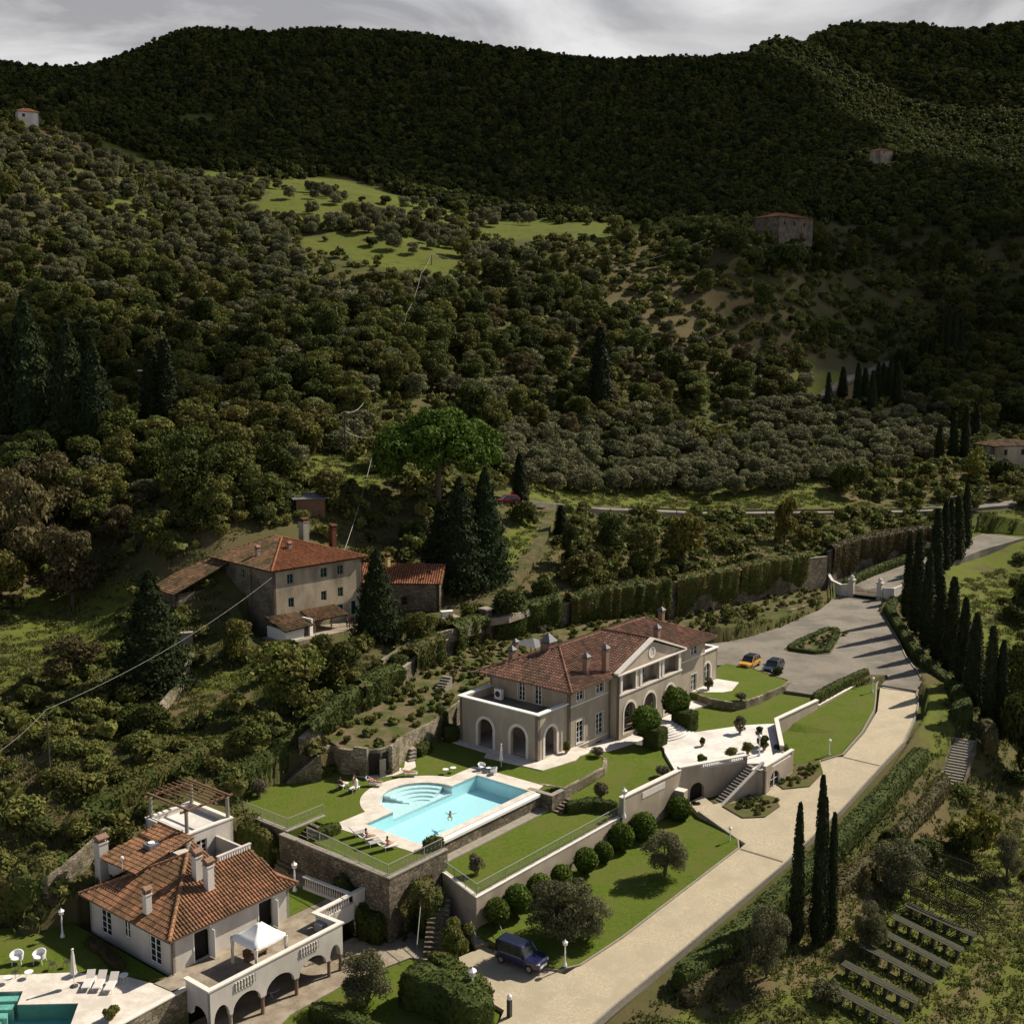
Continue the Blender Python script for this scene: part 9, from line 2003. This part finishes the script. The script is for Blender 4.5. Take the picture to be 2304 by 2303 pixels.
for i, (a, lb) in enumerate(((104.4, 'lowest of the three grey bowed trellis frames'), (109.0, 'middle one of the three grey bowed trellis frames'), (113.2, 'uppermost of the three grey bowed trellis frames'))):
 b0, b1 = 36.4, 29.6; t = thing('trellis_frame', lb, 'trellis', a, b0, gab(a, b0), 0, 'bowed trellis frames on the slope')
 g0, g1 = gab(a, b0), gab(a, b1); top = lambda b: (g0 + (g1 - g0) * (b0 - b) / (b0 - b1)) + 2.3
 mb = MB(); pts = [(a - .8, b0, top(b0) - .2), (a - .8, b0 - 2.5, top(b0 - 2.5)), (a - .8, b1 + 1.2, top(b1 + 1.2) - .1), (a - .8, b1 - .8, g1 + .1)]
 mb.tube(pts, .07, 5); mb.build('top_beam', m_gwood, t)
 mb = MB(); mb.tube([(a + .8, b0 - .2, g0 + .8), (a + .8, b1 - .3, g1 + .3)], .06, 5); mb.build('low_beam', m_gwood, t)
 for k in range(26):
  b = b0 - .2 - (b0 - b1 - .8) * k / 25; tz = top(b) - .15; mb = MB(); gz = gab(a, b)
  mb.tube([(a - .8, b, tz), (a + .05, b, tz - .75), (a + .8, b, gz + .7)], .055, 4); mb.build('slat', m_gwood, t)
 for k in range(4):
  b = b0 - .6 - (b0 - b1 - 1.5) * k / 3; mb = MB(); mb.tube([(a - .8, b, gab(a, b) - .3), (a - .8, b, top(b) - .08)], .05, 5); mb.build('post', m_gwood, t)
# ------------------------------------------------------------------ poles and wires
def pole(label, px, base, top, arm=True, wide=.14, ground=None, group='wooden utility poles'):
 x, y, z = ground or ground_at(px, base); h = height_to(x, y, z, top)
 t = thing('utility_pole', label, 'utility pole', x, y, z, 0, group, world=True); mb = MB(); mb.tube([(0, 0, -.5), (0, 0, h)], [wide, wide * .7], 7); mb.build('post', m_gwood, t, 'own')
 if arm: mb = MB(); mb.box(-.7, -.06, h - .5, .7, .06, h - .38); mb.build('crossarm', m_gwood, t, 'own'); 
 if arm:
  for k in (-.6, 0, .6): mb = MB(); mb.lathe([(.05, 0), (.06, .1), (.03, .18)], (k, 0, h - .38), 7); mb.build('insulator', m_white_pl, t, 'own')
 return (x, y, z + h), t
T1, _ = pole('thin leaning pole on the overgrown bank at the lower left', 95, 1467, 1338, False, .11)
T2, tp = pole('main utility pole with transformer left of the stone pine', 652, 873, 776, True, .17)
mb = MB(); mb.lathe([(.28, 0), (.3, .1), (.3, .8), (.15, .95)], (-.55, 0, (T2[2] - ground_at(652, 873)[2]) * .55), 10); mb.build('transformer', m_lead, tp, 'own')
T3, _ = pole('pole in the trees above the transformer pole', 699, 780, 738, False, .13)
T4, _ = pole('pole between the pine and the shed meadow', 712, 872, 822, False, .12)
T5, _ = pole('pale pole at the top of the loop of wires', 768, 640, 590, False, .15)
T6, tq = pole('lower of two braced poles on the grass slope', 795, 560, 516, False, .16)
T7, tq2 = pole('upper of two braced poles on the grass slope', 814, 500, 478, False, .16)
for tt_, hh in ((tq, T6[2] - tq.location.z), (tq2, T7[2] - tq2.location.z)): mb = MB(); mb.tube([(-2.2, 0, -.3), (0, 0, hh * .95)], .09, 5); mb.build('brace', m_gwood, tt_, 'own')
T8, tl = pole('pole with a pale floodlight bar left of the cypress pair', 274, 790, 700, False, .14); mb = MB(); mb.box(-1.0, -.25, T8[2] - tl.location.z, 1.0, .25, T8[2] - tl.location.z + .25); mb.build('lamp_head', m_white_pl, tl, 'own')
m_wire = mk('pale_cable', (.30, .28, .25), (.34, .32, .29), 3, .6)
def wire(label, p, q, sag, r=.02):
 t = thing('cable', label, 'cable', *p, group='overhead cables', world=True); P = [Vector(p).lerp(Vector(q), k / 14) - Vector((0, 0, sag * 4 * (k / 14) * (1 - k / 14))) for k in range(15)]
 mb = MB(); mb.tube([tuple(v - Vector(p)) for v in P], r, 4, False); mb.build('strand', m_wire, t, 'own')
fp = F(-.1, -.2); fw = W(fp[0], fp[1], 14.6); 
wire('cable from the thin pole up to the farmhouse corner', T1, tuple(fw), 1.2, .014); q = on_plane(-60 * D2S, 1450 * D2S, 8.0); wire('cable from the thin pole out of the left picture edge', T1, (q[0], q[1], 8.0), .6, .014)
fp = F(14.6, 4); fw = W(fp[0], fp[1], 15.6); wire('cable rising from the farmhouse roof to the pole by the pine', tuple(fw), T4, 1.0, .04)
wire('thick double cable looping up from the transformer pole', T2, T3, 1.6, .045); wire('upper part of the looping thick cable', T3, T5, 5.5, .045); wire('stay cable right of the transformer pole', (T2[0], T2[1], T2[2] - 3.4), (T4[0], T4[1], T4[2]), .8, .035)
wire('cable from the looping cable pole to the braced poles', T5, T6, 1.5, .04); wire('cable between the two braced poles', T6, T7, .8, .04)
x, y, z = ground_at(1330, 500); wire('thin cable swinging across the brown slope', T7, (x, y, z + 9), 9, .04)
for (px, py, w, h, m, lb, cat, nm) in ((843, 1168, 1.6, 1.0, m_white_pl, 'two white boxy bins at the corner of the stone annex', 'bins', 'bin'), (353, 1222, 1.5, 1.6, m_conc, 'small pale stone pillar box at the end of the field wall', 'pillar', 'stone_pillar')):
 x, y, z = ground_at(px, py); t = thing(nm, lb, cat, x, y, z, .3, world=True)
 mb = MB(); mb.hexa([(-w / 2, -.4, -.2), (w / 2, -.4, -.2), (w / 2, .4, -.2), (-w / 2, .4, -.2), (-w / 2 * .95, -.38, h), (w / 2 * .95, -.38, h), (w / 2 * .95, .38, h), (-w / 2 * .95, .38, h)]); mb.build('body', m, t, 'own'); mb = MB(); mb.box(-w / 2 - .05, -.45, h, w / 2 + .05, .45, h + .1); mb.build('lid', m, t, 'own')
def wall_px(name, label, pts, h, w, mat):
 P = [ground_at(*p) for p in pts]; t = thing(name, label, 'wall', *P[0], world=True); mb = MB(); ribbon(mb, [(p[0], p[1]) for p in P], w, [p[2] - .6 for p in P], [p[2] + h for p in P]); mb.build('wall', mat, t, 'world')
wall_px('field_wall', 'tumbled dry stone wall crossing the lower left bank', [(255, 1395), (300, 1352), (345, 1300), (362, 1245)], 1.0, .7, m_stonel)
wall_px('field_wall', 'stone retaining wall under the farm track beside the ivied wall', [(720, 1262), (780, 1225), (850, 1205), (905, 1185)], 1.1, .5, m_stonel)
wall_px('field_wall', 'grey stone wall above the road junction at the right edge', [(1790, 948), (1850, 938), (1932, 925), (1990, 915)], 1.2, .5, m_stone)
wall_px('field_wall', 'ivy topped stone wall behind the cottage lawn', [(20, 1740), (90, 1690), (150, 1650), (205, 1600)], 1.7, .6, m_stonel)
leafy(lumpy([(*ground_at(-10, 1742)[:2], -2.4), (*ground_at(60, 1700)[:2], -1.6), (*ground_at(120, 1650)[:2], -1.0)], 2.4, 3.4, .8, .12, -.4), 'ivy', m_ivy, .24, 20, .2, frame='world', label='ivy heap over the wall at the far left of the cottage lawn', cat='ivy')
t = thing('stone_tower', 'small square stone turret on the ivied wall behind the villa', 'turret', 119.5, 101.4, 6.0); mb = MB(); mb.box(119.0, 100.9, 3.0, 120.2, 102.1, 8.6); mb.build('shaft', m_stone, t); mb = MB(); mb.box(118.85, 100.75, 8.6, 120.35, 102.25, 8.8); mb.build('cap', m_conc, t)
t = thing('bucket', 'red bucket by the farmhouse door', 'bucket', *F(11.9, -1.0), 6.7); mb = MB(); mb.lathe([(.16, 0), (.24, .5)], (*F(11.9, -1.0), 6.7), 10); mb.build('pail', mk('red_plastic', (.5, .02, .02), (.55, .03, .03), 3), t); mb = MB(); mb.tube([(*F(11.7, -1.0), 7.2), (*F(11.9, -1.0), 7.42), (*F(12.1, -1.0), 7.2)], .015, 4); mb.build('handle', m_iron, t)
# ------------------------------------------------------------------ unseen clouds, added out of view to shade the hills
def cloud_mat():
 m = bpy.data.materials.new('shade_cloud'); m.use_nodes = True; n, l = m.node_tree.nodes, m.node_tree.links; n.clear()
 out = n.new('ShaderNodeOutputMaterial'); d = n.new('ShaderNodeBsdfDiffuse'); d.inputs[0].default_value = (.8, .8, .8, 1); tr = n.new('ShaderNodeBsdfTransparent'); mx = n.new('ShaderNodeMixShader'); mx.inputs[0].default_value = CLOUD_OPAQUE
 l.new(tr.outputs[0], mx.inputs[1]); l.new(d.outputs[0], mx.inputs[2]); l.new(mx.outputs[0], out.inputs[0]); return m
CLOUD_OPAQUE = 0.55
m_cloud = cloud_mat()
def cloud(label, spots_, alt=900.0, sq=.25):
 """a cloud added out of view for its shadow: each spot is (picture x, picture y, radius) of the ground it shades"""
 mb = MB()
 for px, py, rad in spots_:
  x, y, z = ground_at(px, py); tt = (alt - z) / SUNV.z; c = (x + SUNV.x * tt, y + SUNV.y * tt, alt + random.uniform(-30, 30))
  mb.ball(c, rad, 16, 10, (1, 1, sq), .10)
 o = mb.build('cloud', m_cloud, None, 'world', smooth=True); return tag(o, label, 'cloud', kind='stuff')
cloud('unseen cloud added to shade the mountain', [(300, 180, 150), (500, 130, 170), (750, 150, 190), (950, 220, 170), (1150, 230, 180), (1300, 260, 130), (650, 260, 90), (850, 320, 75), (1050, 340, 75), (1250, 350, 90), (100, 170, 110), (450, 240, 80), (250, 240, 60), (1400, 370, 70), (1250, 170, 110)])
cloud('unseen cloud added to shade the right hand woods', [(1720, 72, 190), (1850, 85, 180), (1550, 400, 85), (1750, 400, 100), (1900, 410, 90), (1480, 540, 50), (1750, 520, 70), (1880, 600, 70), (1850, 720, 50)])
cloud('small unseen cloud added to shade the left wood', [(60, 680, 32), (140, 740, 30), (20, 800, 24)])
